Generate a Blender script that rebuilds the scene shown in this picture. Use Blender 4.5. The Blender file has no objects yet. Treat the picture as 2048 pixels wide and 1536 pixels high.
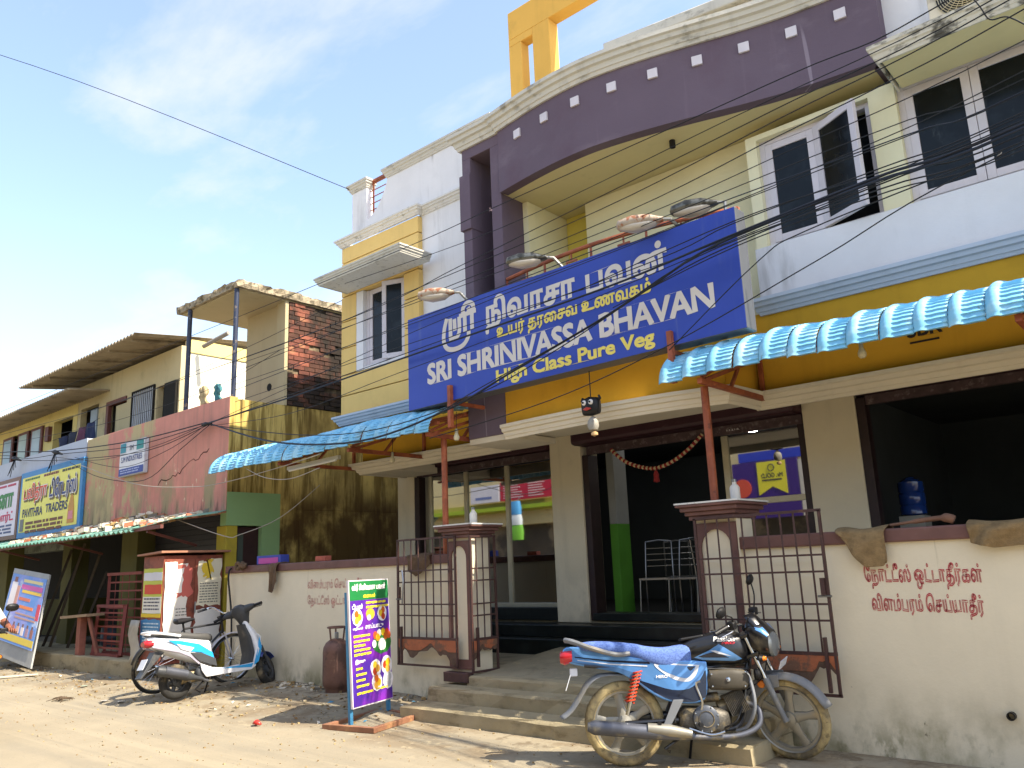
import bpy, bmesh, math, random
import numpy as np
from mathutils import Vector, Matrix
from mathutils.geometry import delaunay_2d_cdt
R = math.radians
random.seed(7)
sc = bpy.context.scene
COL = sc.collection

# ---------------------------------------------------------------- camera
CAM_H = 1.5
yaw, pit, rol, FPX = -0.713958, 0.220173, -0.04096, 1624.1
fw = Vector((math.sin(yaw)*math.cos(pit), math.cos(yaw)*math.cos(pit), math.sin(pit)))
rt = Vector((math.cos(yaw), -math.sin(yaw), 0))
up = rt.cross(fw)
cr = rt*math.cos(rol) + up*math.sin(rol)
cu = -rt*math.sin(rol) + up*math.cos(rol)
cam = bpy.data.cameras.new('camera')
cam.sensor_width = 36.0
cam.lens = FPX/2048*36.0
cam.clip_end = 3000
camo = bpy.data.objects.new('camera', cam)
COL.objects.link(camo)
M = Matrix((cr, cu, -fw)).transposed().to_4x4()
M.translation = (0, 0, CAM_H)
camo.matrix_world = M
sc.camera = camo

# ---------------------------------------------------------------- world and sun
SUN_DIR = Vector((1.24, 0.22, 1.41)).normalized()      # towards the sun
elev = math.asin(SUN_DIR.z)
azim = math.atan2(SUN_DIR.x, SUN_DIR.y)
wd = bpy.data.worlds.new('World')
sc.world = wd
wd.use_nodes = True
nt = wd.node_tree
nt.nodes.clear()
out = nt.nodes.new('ShaderNodeOutputWorld')
bg = nt.nodes.new('ShaderNodeBackground')
bg.inputs[1].default_value = 0.15
sky = nt.nodes.new('ShaderNodeTexSky')
sky.sky_type = 'NISHITA'
sky.sun_disc = False
sky.sun_elevation = elev
sky.sun_rotation = azim
sky.dust_density = 1.3
sky.ozone_density = 1.2
tc = nt.nodes.new('ShaderNodeTexCoord')
sep = nt.nodes.new('ShaderNodeSeparateXYZ')
nt.links.new(tc.outputs['Generated'], sep.inputs[0])
# project the view direction onto a cloud layer
mz = nt.nodes.new('ShaderNodeMath'); mz.operation = 'MAXIMUM'; mz.inputs[1].default_value = 0.06
nt.links.new(sep.outputs[2], mz.inputs[0])
ma = nt.nodes.new('ShaderNodeMath'); ma.operation = 'ADD'; ma.inputs[1].default_value = 0.12
nt.links.new(mz.outputs[0], ma.inputs[0])
dv = nt.nodes.new('ShaderNodeVectorMath'); dv.operation = 'DIVIDE'
cmb = nt.nodes.new('ShaderNodeCombineXYZ')
for i in range(3):
    nt.links.new(ma.outputs[0], cmb.inputs[i])
nt.links.new(tc.outputs['Generated'], dv.inputs[0])
nt.links.new(cmb.outputs[0], dv.inputs[1])
mp = nt.nodes.new('ShaderNodeMapping')
mp.inputs['Location'].default_value = (11.2, 4.1, 0)
mp.inputs['Rotation'].default_value = (0, 0, R(25))
mp.inputs['Scale'].default_value = (0.62, 1.25, 1)
nt.links.new(dv.outputs[0], mp.inputs[0])
def wnoise(scale, detail, rough, dist):
    n = nt.nodes.new('ShaderNodeTexNoise')
    n.inputs['Scale'].default_value = scale
    n.inputs['Detail'].default_value = detail
    n.inputs['Roughness'].default_value = rough
    n.inputs['Distortion'].default_value = dist
    nt.links.new(mp.outputs[0], n.inputs['Vector'])
    return n
n1 = wnoise(1.15, 7, 0.56, 0.35)
n2 = wnoise(4.2, 8, 0.62, 0.25)
mx = nt.nodes.new('ShaderNodeMath'); mx.operation = 'MULTIPLY_ADD'; mx.inputs[1].default_value = 0.34
nt.links.new(n2.outputs[0], mx.inputs[0]); nt.links.new(n1.outputs[0], mx.inputs[2])
cr1 = nt.nodes.new('ShaderNodeMapRange'); cr1.interpolation_type = 'SMOOTHSTEP'
cr1.inputs['From Min'].default_value = 0.55; cr1.inputs['From Max'].default_value = 0.92
cr1.inputs['To Max'].default_value = 0.9
nt.links.new(mx.outputs[0], cr1.inputs[0])
# thin milky veil everywhere, thicker towards the horizon
vl = nt.nodes.new('ShaderNodeMapRange')
vl.interpolation_type = 'SMOOTHERSTEP'
vl.inputs['From Min'].default_value = -0.12; vl.inputs['From Max'].default_value = 0.48
vl.inputs['To Min'].default_value = 0.85; vl.inputs['To Max'].default_value = 0.14
nt.links.new(sep.outputs[2], vl.inputs[0])
mxx = nt.nodes.new('ShaderNodeMath'); mxx.operation = 'MAXIMUM'
nt.links.new(cr1.outputs[0], mxx.inputs[0]); nt.links.new(vl.outputs[0], mxx.inputs[1])
mixc = nt.nodes.new('ShaderNodeMix'); mixc.data_type = 'RGBA'
nt.links.new(mxx.outputs[0], mixc.inputs['Factor'])
nt.links.new(sky.outputs[0], mixc.inputs['A'])
mixc.inputs['B'].default_value = (2.52, 2.56, 2.70, 1)
nt.links.new(mixc.outputs['Result'], bg.inputs[0])
nt.links.new(bg.outputs[0], out.inputs[0])

sl = bpy.data.lights.new('sun', 'SUN')
sl.energy = 3.7
sl.angle = R(0.53)
sl.color = (1.0, 0.90, 0.74)
so = bpy.data.objects.new('sun', sl)
COL.objects.link(so)
so.rotation_euler = (-SUN_DIR).to_track_quat('-Z', 'Y').to_euler()
so.location = (10, 10, 20)
so['label'] = 'sun'

vs = sc.view_settings
vs.view_transform = 'Standard'; vs.look = 'None'; vs.gamma = 1.0
vs.exposure = 1.5
try: vs.use_curve_mapping = False
except Exception: pass
sc.cycles.use_denoising = True
sc.cycles.max_bounces = 5
sc.cycles.diffuse_bounces = 3
sc.cycles.glossy_bounces = 3
sc.cycles.transparent_max_bounces = 12

# ---------------------------------------------------------------- helpers
WM = {}
def _link(o, parent, world):
    COL.objects.link(o)
    if parent is not None:
        o.parent = parent
        if world and parent in WM:
            o.matrix_parent_inverse = WM[parent].inverted()
    WM[o] = Matrix.Identity(4)

def thing(name, label, cat, loc=(0,0,0), rot=0, group=None, lean=None, kind=None):
    o = bpy.data.objects.new(name, None)
    COL.objects.link(o)
    m = Matrix.Translation(loc) @ Matrix.Rotation(rot, 4, 'Z')
    if lean: m = m @ Matrix.Rotation(lean, 4, 'X')
    o.matrix_world = m
    o.empty_display_size = 0.2
    WM[o] = m
    tag(o, label, cat, group, kind)
    return o

def tag(o, label=None, cat=None, group=None, kind=None):
    if label: o['label'] = label
    if cat: o['category'] = cat
    if group: o['group'] = group
    if kind: o['kind'] = kind
    return o

class MB:
    """collects geometry; build() links it as one mesh object"""
    def __init__(s): s.v=[]; s.f=[]; s.m=[]; s.mi=0; s.sm=[]; s.smooth=False
    def add(s, vs, fs):
        b=len(s.v); s.v += [tuple(v) for v in vs]
        for f in fs:
            s.f.append([i+b for i in f]); s.m.append(s.mi); s.sm.append(s.smooth)
        return s
    def box(s, x0,x1,y0,y1,z0,z1):
        x0,x1=min(x0,x1),max(x0,x1); y0,y1=min(y0,y1),max(y0,y1); z0,z1=min(z0,z1),max(z0,z1)
        return s.add([(x0,y0,z0),(x1,y0,z0),(x1,y1,z0),(x0,y1,z0),(x0,y0,z1),(x1,y0,z1),(x1,y1,z1),(x0,y1,z1)],
              [(0,3,2,1),(4,5,6,7),(0,1,5,4),(1,2,6,5),(2,3,7,6),(3,0,4,7)])
    def obox(s, c, ax, ay, az):
        c=Vector(c); ax=Vector(ax); ay=Vector(ay); az=Vector(az)
        P=[c+ax*i+ay*j+az*k for k in(-1,1) for j in(-1,1) for i in(-1,1)]
        P=[P[0],P[1],P[3],P[2],P[4],P[5],P[7],P[6]]
        return s.add(P,[(0,3,2,1),(4,5,6,7),(0,1,5,4),(1,2,6,5),(2,3,7,6),(3,0,4,7)])
    def bar(s, p0, p1, w, h, upv=(0,0,1)):
        p0=Vector(p0); p1=Vector(p1); d=(p1-p0); L=d.length; d.normalize()
        u=Vector(upv)
        if abs(d.dot(u))>0.98: u=Vector((0,1,0))
        r=d.cross(u).normalized(); u=r.cross(d)
        return s.obox((p0+p1)/2, d*L/2, r*w/2, u*h/2)
    def tube(s, pts, r, n=8, closed=False, caps=True):
        pts=[Vector(p) for p in pts]
        rs = r if isinstance(r,(list,tuple)) else [r]*len(pts)
        N=len(pts); rings=[]; prev=None
        for i,p in enumerate(pts):
            if closed: d=(pts[(i+1)%N]-pts[i-1])
            else: d=(pts[min(i+1,N-1)]-pts[max(i-1,0)])
            d.normalize()
            if prev is None:
                a=Vector((0,0,1)) if abs(d.z)<0.9 else Vector((1,0,0))
                u=(a-d*a.dot(d)).normalized()
            else:
                u=(prev-d*prev.dot(d))
                u=u.normalized() if u.length>1e-6 else prev
            prev=u; w=d.cross(u)
            rings.append([p+(u*math.cos(2*math.pi*k/n)+w*math.sin(2*math.pi*k/n))*rs[i] for k in range(n)])
        return s.rings(rings, closed=closed, caps=caps)
    def rings(s, rings, closed=False, caps=True, ringclosed=True):
        n=len(rings[0]); vs=[v for r in rings for v in r]; fs=[]
        N=len(rings)
        for i in range(N if closed else N-1):
            a=i*n; b=((i+1)%N)*n
            for k in range(n if ringclosed else n-1):
                k2=(k+1)%n
                fs.append((a+k,a+k2,b+k2,b+k))
        if caps and not closed and ringclosed:
            fs.append(tuple(range(n))[::-1]); fs.append(tuple((N-1)*n+k for k in range(n)))
        return s.add(vs,fs)
    def lathe(s, prof, c=(0,0,0), n=16, axis='z', caps=True):
        c=Vector(c); rings=[]
        for r,h in prof:
            ring=[]
            for k in range(n):
                a=2*math.pi*k/n; x,y=r*math.cos(a),r*math.sin(a)
                p={'z':(x,y,h),'y':(y,h,x),'x':(h,x,y)}[axis]
                ring.append(c+Vector(p))
            rings.append(ring)
        return s.rings(rings,caps=caps)
    def prism(s, poly, a, b, plane='xz'):
        def P(p,t):
            u,v=p
            return {'xz':(u,t,v),'yz':(t,u,v),'xy':(u,v,t)}[plane]
        n=len(poly); vs=[P(p,a) for p in poly]+[P(p,b) for p in poly]
        fs=[tuple(range(n)),tuple(range(2*n-1,n-1,-1))]
        for k in range(n):
            k2=(k+1)%n; fs.append((k2,k,n+k,n+k2))
        return s.add(vs,fs)
    def loft(s, secs, n=16, caps=True, axis='x', smooth_k=1):
        """secs: (pos, yc, zc, hw, hh, power) superellipse sections across the axis"""
        rings=[]
        if smooth_k>1:      # interpolate the sections for flowing shapes
            S=[np.array(q,float) for q in secs]; out_=[]
            for i in range(len(S)-1):
                p0,p1,p2,p3=S[max(i-1,0)],S[i],S[i+1],S[min(i+2,len(S)-1)]
                for j in range(smooth_k):
                    u=j/smooth_k; out_.append(0.5*((2*p1)+(p2-p0)*u+(2*p0-5*p1+4*p2-p3)*u*u+(3*p1-p0-3*p2+p3)*u**3))
            out_.append(S[-1]); secs=[tuple(q[:3])+(max(q[3],0.003),max(q[4],0.003),q[5]) for q in out_]
        for (t,yc,zc,hw,hh,pw) in secs:
            ring=[]
            for k in range(n):
                a=2*math.pi*k/n; ca,sa=math.cos(a),math.sin(a)
                y=yc+hw*math.copysign(abs(ca)**(2/pw),ca); z=zc+hh*math.copysign(abs(sa)**(2/pw),sa)
                ring.append((t,y,z) if axis=='x' else ((y,t,z) if axis=='y' else (y,z,t)))
            rings.append(ring)
        return s.rings(rings,caps=caps)
    def build(s, name, mat, parent=None, bev=0, world=True, smooth=None, sub=0, seg=2):
        me=bpy.data.meshes.new(name)
        me.from_pydata(s.v,[],s.f)
        mats = mat if isinstance(mat,(list,tuple)) else [mat]
        for m in mats: me.materials.append(m)
        if any(s.m): me.polygons.foreach_set('material_index', s.m)
        sm = s.sm if smooth is None else [smooth]*len(s.f)
        me.polygons.foreach_set('use_smooth', sm)
        bm=bmesh.new(); bm.from_mesh(me)
        bmesh.ops.recalc_face_normals(bm, faces=bm.faces)
        bm.to_mesh(me); bm.free()
        me.update()
        o=bpy.data.objects.new(name, me)
        _link(o,parent,world)
        if bev:
            b=o.modifiers.new('bevel','BEVEL'); b.width=bev; b.segments=seg; b.limit_method='ANGLE'; b.angle_limit=R(40)
        if sub:
            b=o.modifiers.new('subsurf','SUBSURF'); b.levels=sub; b.render_levels=sub
        if smooth and not sub:
            try: me.set_sharp_from_angle(angle=R(42))
            except Exception: pass
        return o

def bx(name, mat, parent, *b, bev=0.004):
    return MB().box(*b).build(name, mat, parent, bev=bev)

def copy_tree(o, parent=None, world=None):
    c=o.copy(); COL.objects.link(c)
    if parent is not None:
        c.parent=parent; c.matrix_parent_inverse=o.matrix_parent_inverse.copy()
    for ch in list(o.children): copy_tree(ch, c)
    return c

def solid(o,t):
    s=o.modifiers.new('t','SOLIDIFY'); s.thickness=t; return o

def catmull(pts, k=6):
    P=[Vector(p) for p in pts]; out=[]
    for i in range(len(P)-1):
        p0=P[max(i-1,0)];p1=P[i];p2=P[i+1];p3=P[min(i+2,len(P)-1)]
        for j in range(k):
            t=j/k
            out.append(0.5*((2*p1)+(p2-p0)*t+(2*p0-5*p1+4*p2-p3)*t*t+(3*p1-p0-3*p2+p3)*t**3))
    out.append(P[-1]); return out

# ---------------------------------------------------------------- materials
def lin(h):
    h=h.lstrip('#'); c=[int(h[i:i+2],16)/255 for i in (0,2,4)]
    return tuple((x/12.92 if x<=0.04045 else ((x+0.055)/1.055)**2.4) for x in c)
def colr(c): return lin(c) if isinstance(c,str) else c

def mat(name, c, rough=0.75, var=0.12, vs=2.5, bump=0.0, bs=30, metal=0.0, layers=(), spec=0.4, coat=0.0, emit=0, wave=None, pos=False):
    m=bpy.data.materials.new(name); m.use_nodes=True
    t=m.node_tree; N=t.nodes; L=t.links
    b=N['Principled BSDF']
    c=colr(c)
    b.inputs['Roughness'].default_value=rough; b.inputs['Metallic'].default_value=metal
    b.inputs['Specular IOR Level'].default_value=spec
    if coat: b.inputs['Coat Weight'].default_value=coat; b.inputs['Coat Roughness'].default_value=0.08
    if emit:
        b.inputs['Emission Color'].default_value=(*c,1); b.inputs['Emission Strength'].default_value=emit
    if pos:
        co=N.new('ShaderNodeNewGeometry').outputs['Position']
    else:
        co=N.new('ShaderNodeTexCoord').outputs['Object']
    def noise(s, detail=6, rg=0.6, dist=0.0, loc=(0,0,0)):
        n=N.new('ShaderNodeTexNoise'); n.inputs['Scale'].default_value=1.0
        n.inputs['Detail'].default_value=detail; n.inputs['Roughness'].default_value=rg; n.inputs['Distortion'].default_value=dist
        mpn=N.new('ShaderNodeMapping')
        mpn.inputs['Scale'].default_value=(s,s,s) if not isinstance(s,(tuple,list)) else s
        mpn.inputs['Location'].default_value=loc
        L.new(co,mpn.inputs[0]); L.new(mpn.outputs[0],n.inputs['Vector'])
        return n.outputs['Fac']
    def mixn(f,a,bb):
        x=N.new('ShaderNodeMix'); x.data_type='RGBA'
        if isinstance(f,float): x.inputs['Factor'].default_value=f
        else: L.new(f,x.inputs['Factor'])
        for k,v in (('A',a),('B',bb)):
            if isinstance(v,tuple): x.inputs[k].default_value=(*v,1)
            else: L.new(v,x.inputs[k])
        return x.outputs['Result']
    def rng(f,lo,hi,to=1.0,smooth=True):
        x=N.new('ShaderNodeMapRange')
        if smooth: x.interpolation_type='SMOOTHSTEP'
        x.inputs['From Min'].default_value=lo; x.inputs['From Max'].default_value=hi; x.inputs['To Max'].default_value=to
        L.new(f,x.inputs[0]); return x.outputs[0]
    col=c
    if var>0:
        f=rng(noise(vs,7,0.62),0.3,0.7,1.0,False)
        col=mixn(f, tuple(max(0,v*(1-var)) for v in c), tuple(min(1,v*(1+var)) for v in c))
    for k,ly in enumerate(layers):
        f=noise(ly['s'], ly.get('d',7), ly.get('rg',0.62), ly.get('dist',0.0), ly.get('loc',(3.1*k+1.7,1.3*k,0.7*k)))
        f=rng(f, ly.get('lo',0.5), ly.get('hi',0.65), ly.get('amt',1.0))
        if 'z' in ly:           # splash dirt / runoff bound to a height band
            sp=N.new('ShaderNodeSeparateXYZ'); L.new(co,sp.inputs[0])
            g=rng(sp.outputs[ly.get('ax',2)], ly['z'][0], ly['z'][1])
            mu=N.new('ShaderNodeMath'); mu.operation='MULTIPLY'; L.new(f,mu.inputs[0]); L.new(g,mu.inputs[1]); f=mu.outputs[0]
        col=mixn(f,col,colr(ly['c']))
    if isinstance(col,tuple): b.inputs['Base Color'].default_value=(*col,1)
    else: L.new(col,b.inputs['Base Color'])
    if bump:
        bn=N.new('ShaderNodeBump'); bn.inputs['Strength'].default_value=bump; bn.inputs['Distance'].default_value=0.02
        L.new(noise(bs,8,0.65),bn.inputs['Height']); L.new(bn.outputs[0],b.inputs['Normal'])
    return m

def glass(name, tint, refl, rough=0.02, facr=None):
    """window film glass: part mirror, part tinted see-through"""
    m=bpy.data.materials.new(name); m.use_nodes=True
    t=m.node_tree; N=t.nodes; L=t.links
    N.clear()
    o=N.new('ShaderNodeOutputMaterial'); mx=N.new('ShaderNodeMixShader')
    g=N.new('ShaderNodeBsdfGlossy'); g.inputs['Roughness'].default_value=rough; g.inputs['Color'].default_value=(0.95,0.96,0.98,1)
    tr=N.new('ShaderNodeBsdfTransparent'); tr.inputs['Color'].default_value=(*colr(tint),1)
    lw=N.new('ShaderNodeLayerWeight'); lw.inputs['Blend'].default_value=0.35
    mr=N.new('ShaderNodeMapRange'); mr.inputs['To Min'].default_value=refl; mr.inputs['To Max'].default_value=min(1,refl+0.4)
    L.new(lw.outputs['Fresnel'],mr.inputs[0]); L.new(mr.outputs[0],mx.inputs[0])
    L.new(tr.outputs[0],mx.inputs[1]); L.new(g.outputs[0],mx.inputs[2]); L.new(mx.outputs[0],o.inputs[0])
    return m

# ---------------------------------------------------------------- lettering
_tc={}
def text_loops(body, bold=0.0, res=3):
    key=(body,bold,res)
    if key in _tc: return _tc[key]
    t=bpy.data.curves.new('t','FONT'); t.body=body; t.size=1; t.offset=bold; t.resolution_u=res
    t.fill_mode='NONE'
    o=bpy.data.objects.new('t',t); COL.objects.link(o)
    bpy.context.view_layer.update()
    dg=bpy.context.evaluated_depsgraph_get()
    oe=o.evaluated_get(dg); me=oe.to_mesh()
    V=[(v.co.x,v.co.y) for v in me.vertices]
    nxt={}
    for e in me.edges:
        a,b=e.vertices; nxt.setdefault(a,[]).append(b); nxt.setdefault(b,[]).append(a)
    seen=set(); loops=[]
    for i in range(len(V)):
        if i in seen or i not in nxt: continue
        lp=[i]; seen.add(i); cur=i; prev=None
        # follow rising indices first so that the contour keeps its direction
        while True:
            cand=[k for k in nxt[cur] if k not in seen]
            if not cand: break
            c=cur+1 if (cur+1) in cand else cand[0]
            lp.append(c); seen.add(c); prev,cur=cur,c
        if len(lp)>2: loops.append([V[k] for k in lp])
    oe.to_mesh_clear()
    bpy.data.objects.remove(o); bpy.data.curves.remove(t)
    _tc[key]=loops
    return loops

def fill_loops(loops, bold=0.0):
    V=[];E=[]
    base=loops
    ribs=[]
    if bold:
        for lp in base:
            n=len(lp); P=[Vector(p) for p in lp]; A=[];B=[]
            for i in range(n):
                d=(P[(i+1)%n]-P[i-1]); d=d.normalized() if d.length>1e-9 else Vector((1,0)); nr=Vector((-d.y,d.x))
                A.append(tuple(P[i]+nr*bold)); B.append(tuple(P[i]-nr*bold))
            ribs.append(A); ribs.append(B)
    for lp in list(loops)+ribs:
        b=len(V); V+= [Vector(p) for p in lp]
        E+= [(b+i,b+(i+1)%len(lp)) for i in range(len(lp))]
    r=delaunay_2d_cdt(V,E,[],0,1e-6)
    v=np.array([tuple(p) for p in r[0]]); tri=[f for f in r[2]]
    if not len(tri): return [],[]
    cen=np.array([v[list(f)].mean(0) for f in tri])
    wn=np.zeros(len(cen))
    for lp in loops:
        P=np.array(lp); Q=np.roll(P,-1,0)
        if bold:   # a triangle close to a contour belongs to the emboldened letter
            S=Q-P; L2=np.maximum((S**2).sum(1),1e-12)
            t=np.clip(((cen[:,None,:]-P[None])*S[None]).sum(2)/L2[None],0,1)
            dist=np.sqrt((((P[None]+t[...,None]*S[None])-cen[:,None,:])**2).sum(2)).min(1)
            wn=np.where(dist<bold*0.98,99,wn)
        a=np.arctan2(P[None,:,1]-cen[:,None,1],P[None,:,0]-cen[:,None,0]); b=np.arctan2(Q[None,:,1]-cen[:,None,1],Q[None,:,0]-cen[:,None,0])
        d=(b-a+np.pi)%(2*np.pi)-np.pi
        wn+=d.sum(1)/(2*np.pi)
    keep=[f for f,w in zip(tri,wn) if abs(w)>0.5]
    return [tuple(p) for p in v],keep

def outline_loops(loops,w):
    V=[];F=[]
    for lp in loops:
        n=len(lp); P=[Vector(p) for p in lp]; b=len(V)
        for i in range(n):
            d=(P[(i+1)%n]-P[i-1]); d=d.normalized() if d.length>1e-9 else Vector((1,0)); nrm=Vector((-d.y,d.x))
            V.append(tuple(P[i]+nrm*w/2)); V.append(tuple(P[i]-nrm*w/2))
        for i in range(n):
            j=(i+1)%n; F.append((b+2*i,b+2*i+1,b+2*j+1,b+2*j))
    return V,F

def text(name, body, mat, parent, origin, right, upv, w, h, bold=0.0, outline=0, loops=None, world=True, fit='box', sk=0.0, wob=0.0):
    """flat lettering fitted in a w x h box whose lower left corner is origin"""
    lp = loops if loops is not None else text_loops(body,0.0)
    if wob:
        lp=[[(x+wob*math.sin(y*5.1+x*1.7)+wob*0.6*math.sin(x*9.3),y+wob*math.sin(x*4.3)+wob*0.7*math.sin(x*11.0+y*7)) for x,y in l] for l in lp]
    if outline: V,F=outline_loops(lp,outline)
    else: V,F=fill_loops(lp,bold if loops is None else 0.0)
    used=sorted({i for f in F for i in f}); idx={k:j for j,k in enumerate(used)}
    V=[V[k] for k in used]; F=[tuple(idx[i] for i in f) for f in F]
    a=np.array(V); mn=a.min(0); mxv=a.max(0); sz=np.maximum(mxv-mn,1e-6)
    sx=w/sz[0]; sy=h/sz[1]
    o=Vector(origin); r=Vector(right).normalized(); u=Vector(upv).normalized()
    vs=[o+r*((x-mn[0])*sx+sk*(y-mn[1])*sy)+u*((y-mn[1])*sy) for x,y in V]
    mb=MB(); mb.add(vs,F)
    return mb.build(name,mat,parent,world=world)

def stroke_loops(strokes, w):
    """polyline strokes -> ribbon quads as separate closed loops (counter clockwise)"""
    lps=[]
    for st in strokes:
        P=[Vector((p[0],p[1],0)) for p in st]
        P=catmull(P,5) if len(P)>2 else P
        L_=[];R_=[]
        for i,p in enumerate(P):
            d=(P[min(i+1,len(P)-1)]-P[max(i-1,0)]).normalized(); n=Vector((-d.y,d.x,0))
            L_.append((p+n*w/2).xy[:]); R_.append((p-n*w/2).xy[:])
        for i in range(len(P)-1):
            lps.append([R_[i],R_[i+1],L_[i+1],L_[i]])
    return lps
# ---------------------------------------------------------------- palette
K={}
GR='#4a4438'
def wallpaint(name,c,streak=0.35,grime=0.3,z=None,**k):
    ly=[dict(c=tuple(v*0.55 for v in colr(c)), s=(5,5,0.5), lo=0.52, hi=0.78, amt=streak),
        dict(c=GR, s=(1.6,1.6,1.3), lo=0.58, hi=0.80, amt=grime)]
    ly+=k.pop('extra',[])
    return mat(name,c,rough=0.85,var=k.pop('var',0.06),vs=1.2,bump=k.pop('bump',0.12),bs=28,layers=ly,spec=0.25,**k)
K['white']=wallpaint('white wall paint','#e4e3e4',0.16,0.14,extra=[dict(c='#4b453e',s=(9,9,1.1),lo=0.60,hi=0.72,amt=0.55,z=(7.45,7.8)),dict(c='#55503f',s=(2.2,2.2,0.35),lo=0.56,hi=0.72,amt=0.35)])
K['trim']=wallpaint('white cornice paint','#d8d6d0',0.3,0.25,extra=[dict(c='#5a554b',s=(14,14,6),lo=0.55,hi=0.7,amt=0.5)])
K['trim_old']=wallpaint('weathered cornice','#c9c6bb',0.5,0.5,extra=[dict(c='#5a564c',s=(4,4,7),lo=0.54,hi=0.70,amt=0.55)])
K['ivory']=wallpaint('ivory cornice paint','#d9d0bc',0.2,0.15)
K['bluewhite']=wallpaint('pale blue cornice','#c3ccd6',0.25,0.25)
K['cream']=wallpaint('cream wall paint','#e8e2bd',0.15,0.15)
K['cream_soffit']=wallpaint('cream soffit paint','#d9cd9c',0.1,0.2)
K['pillar']=wallpaint('ivory pillar paint','#dacfb4',0.22,0.22,extra=[dict(c='#8d8878',s=(3,3,2),lo=0.4,hi=0.65,amt=0.45,z=(1.7,0.9))])
K['yellow']=wallpaint('yellow bay paint','#e6c47a',0.25,0.2)
K['gold']=wallpaint('golden fascia paint','#d3a02e',0.25,0.15,extra=[dict(c='#8a6410',s=(0.8,0.8,1.2),lo=0.5,hi=0.75,amt=0.35)])
K['yellow_panel']=wallpaint('pale yellow door panel','#dcca62',0.1,0.1)
K['tower']=wallpaint('orange yellow roof frame','#e2b257',0.25,0.25)
K['purple']=wallpaint('purple render','#675a67',0.0,0.12,extra=[
    dict(c='#7b6c7a',s=(6.5,6.5,0.32),lo=0.56,hi=0.76,amt=0.35,d=4),
    dict(c='#5b4452',s=(1.1,1.1,1.1),lo=0.5,hi=0.75,amt=0.4),
    dict(c='#8b7f8a',s=(0.9,0.9,1.6),lo=0.56,hi=0.72,amt=0.30),
    dict(c='#a59aa6',s=(3.1,3.1,0.16),lo=0.672,hi=0.684,amt=0.45,d=3,dist=0.9)])
K['maroon']=mat('maroon shutter paint','#3a1b24',0.5,0.2,4,0.1,20,layers=[dict(c='#5b4648',s=(6,6,12),lo=0.6,hi=0.75,amt=0.6)])
K['shutter_bar']=mat('rusty shutter bar','#4b3a3c',0.6,0.3,9,0.2,30,layers=[dict(c='#7a6f6c',s=14,lo=0.52,hi=0.66,amt=0.7)])
K['frame_dark']=mat('dark brown steel frame','#2c1d1e',0.5,0.25,8)
K['alu']=mat('anodised aluminium','#b9b29a',0.4,0.1,5,metal=0.5)
K['alu_grey']=mat('grey aluminium','#8f8f8c',0.4,0.1,5,metal=0.6)
K['pvc']=mat('white window frame','#d3cdd2',0.5,0.07,4)
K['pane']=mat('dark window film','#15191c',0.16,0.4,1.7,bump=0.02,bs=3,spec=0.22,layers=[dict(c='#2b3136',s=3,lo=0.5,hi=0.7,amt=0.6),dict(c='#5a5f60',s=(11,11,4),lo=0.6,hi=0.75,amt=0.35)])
K['mirror']=glass('reflective shopfront glass',(0.10,0.10,0.11),0.42)
K['granite']=mat('black granite','#0e1413',0.42,0.5,14,layers=[dict(c='#2a2f2c',s=4,lo=0.45,hi=0.7,amt=0.6)])
K['inside']=mat('interior darkened for shade','#3c4245',0.9,0.2,1)  # light walls coloured mid-dark, the unlit room's shade is in the colour
K['inside2']=mat('near black interior shade','#101316',0.9,0.2,1)  # near-black colour stands in for shade on floor, slot and window sheets
K['green_tile']=mat('green interior tile','#4f8a2c',0.5,0.08,3)
K['grey_tile']=mat('grey interior tile','#8c8f8e',0.6,0.08,3)
K['steel']=mat('steel tube','#8a8c90',0.3,0.1,9,metal=0.9)
K['concrete']=mat('worn cement','#8f866f',0.9,0.18,2.2,0.35,24,layers=[dict(c='#5b5341',s=3.3,lo=0.5,hi=0.7,amt=0.7),dict(c='#b3a680',s=7,lo=0.58,hi=0.68,amt=0.5)])
K['steps']=mat('cement steps','#9b8f72',0.9,0.15,2.5,0.3,22,layers=[dict(c='#6a5e45',s=(3,3,7),lo=0.5,hi=0.68,amt=0.7),dict(c='#4a4130',s=(5,5,2),lo=0.62,hi=0.72,amt=0.5)])
K['brown']=mat('brown oil paint','#6a4a44',0.55,0.2,5,0.1,25,layers=[dict(c='#7a6a62',s=(7,7,12),lo=0.56,hi=0.7,amt=0.35)])
K['compound']=wallpaint('compound wall paint','#ded3b9',0.1,0.12,extra=[
    dict(c='#7d7651',s=(2.0,2.0,1.3),lo=0.40,hi=0.62,amt=0.75,z=(0.62,0.02)),
    dict(c='#6d6a48',s=(5,5,3),lo=0.5,hi=0.62,amt=0.75,z=(0.32,0.0)),
    dict(c='#55503d',s=(8,8,5),lo=0.69,hi=0.74,amt=0.8,z=(1.1,0.2)),
    dict(c='#8a8060',s=(16,16,0.7),lo=0.63,hi=0.74,amt=0.5,z=(0.9,1.56))])
K['gate']=mat('brown gate steel','#46302d',0.5,0.25,12,0.1,40,layers=[dict(c='#6e4a38',s=18,lo=0.58,hi=0.68,amt=0.6)])
K['rust']=mat('primer painted rusty sheet','#a5603f',0.7,0.18,7,0.3,25,layers=[dict(c='#6b5140',s=5,lo=0.48,hi=0.58,amt=0.9,rg=0.7)])
K['rust_dark']=mat('rusted sheet','#5f4a3c',0.8,0.25,14,0.4,40)
K['signblue']=mat('blue sign flex','#2b44a8',0.36,0.06,1.5,bump=0.05,bs=(1.6,1.6,1.1),layers=[dict(c='#6a76a0',s=(7,7,0.6),lo=0.58,hi=0.78,amt=0.35),dict(c='#3a4fae',s=(1.2,1.2,3),lo=0.5,hi=0.8,amt=0.5)])
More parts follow.
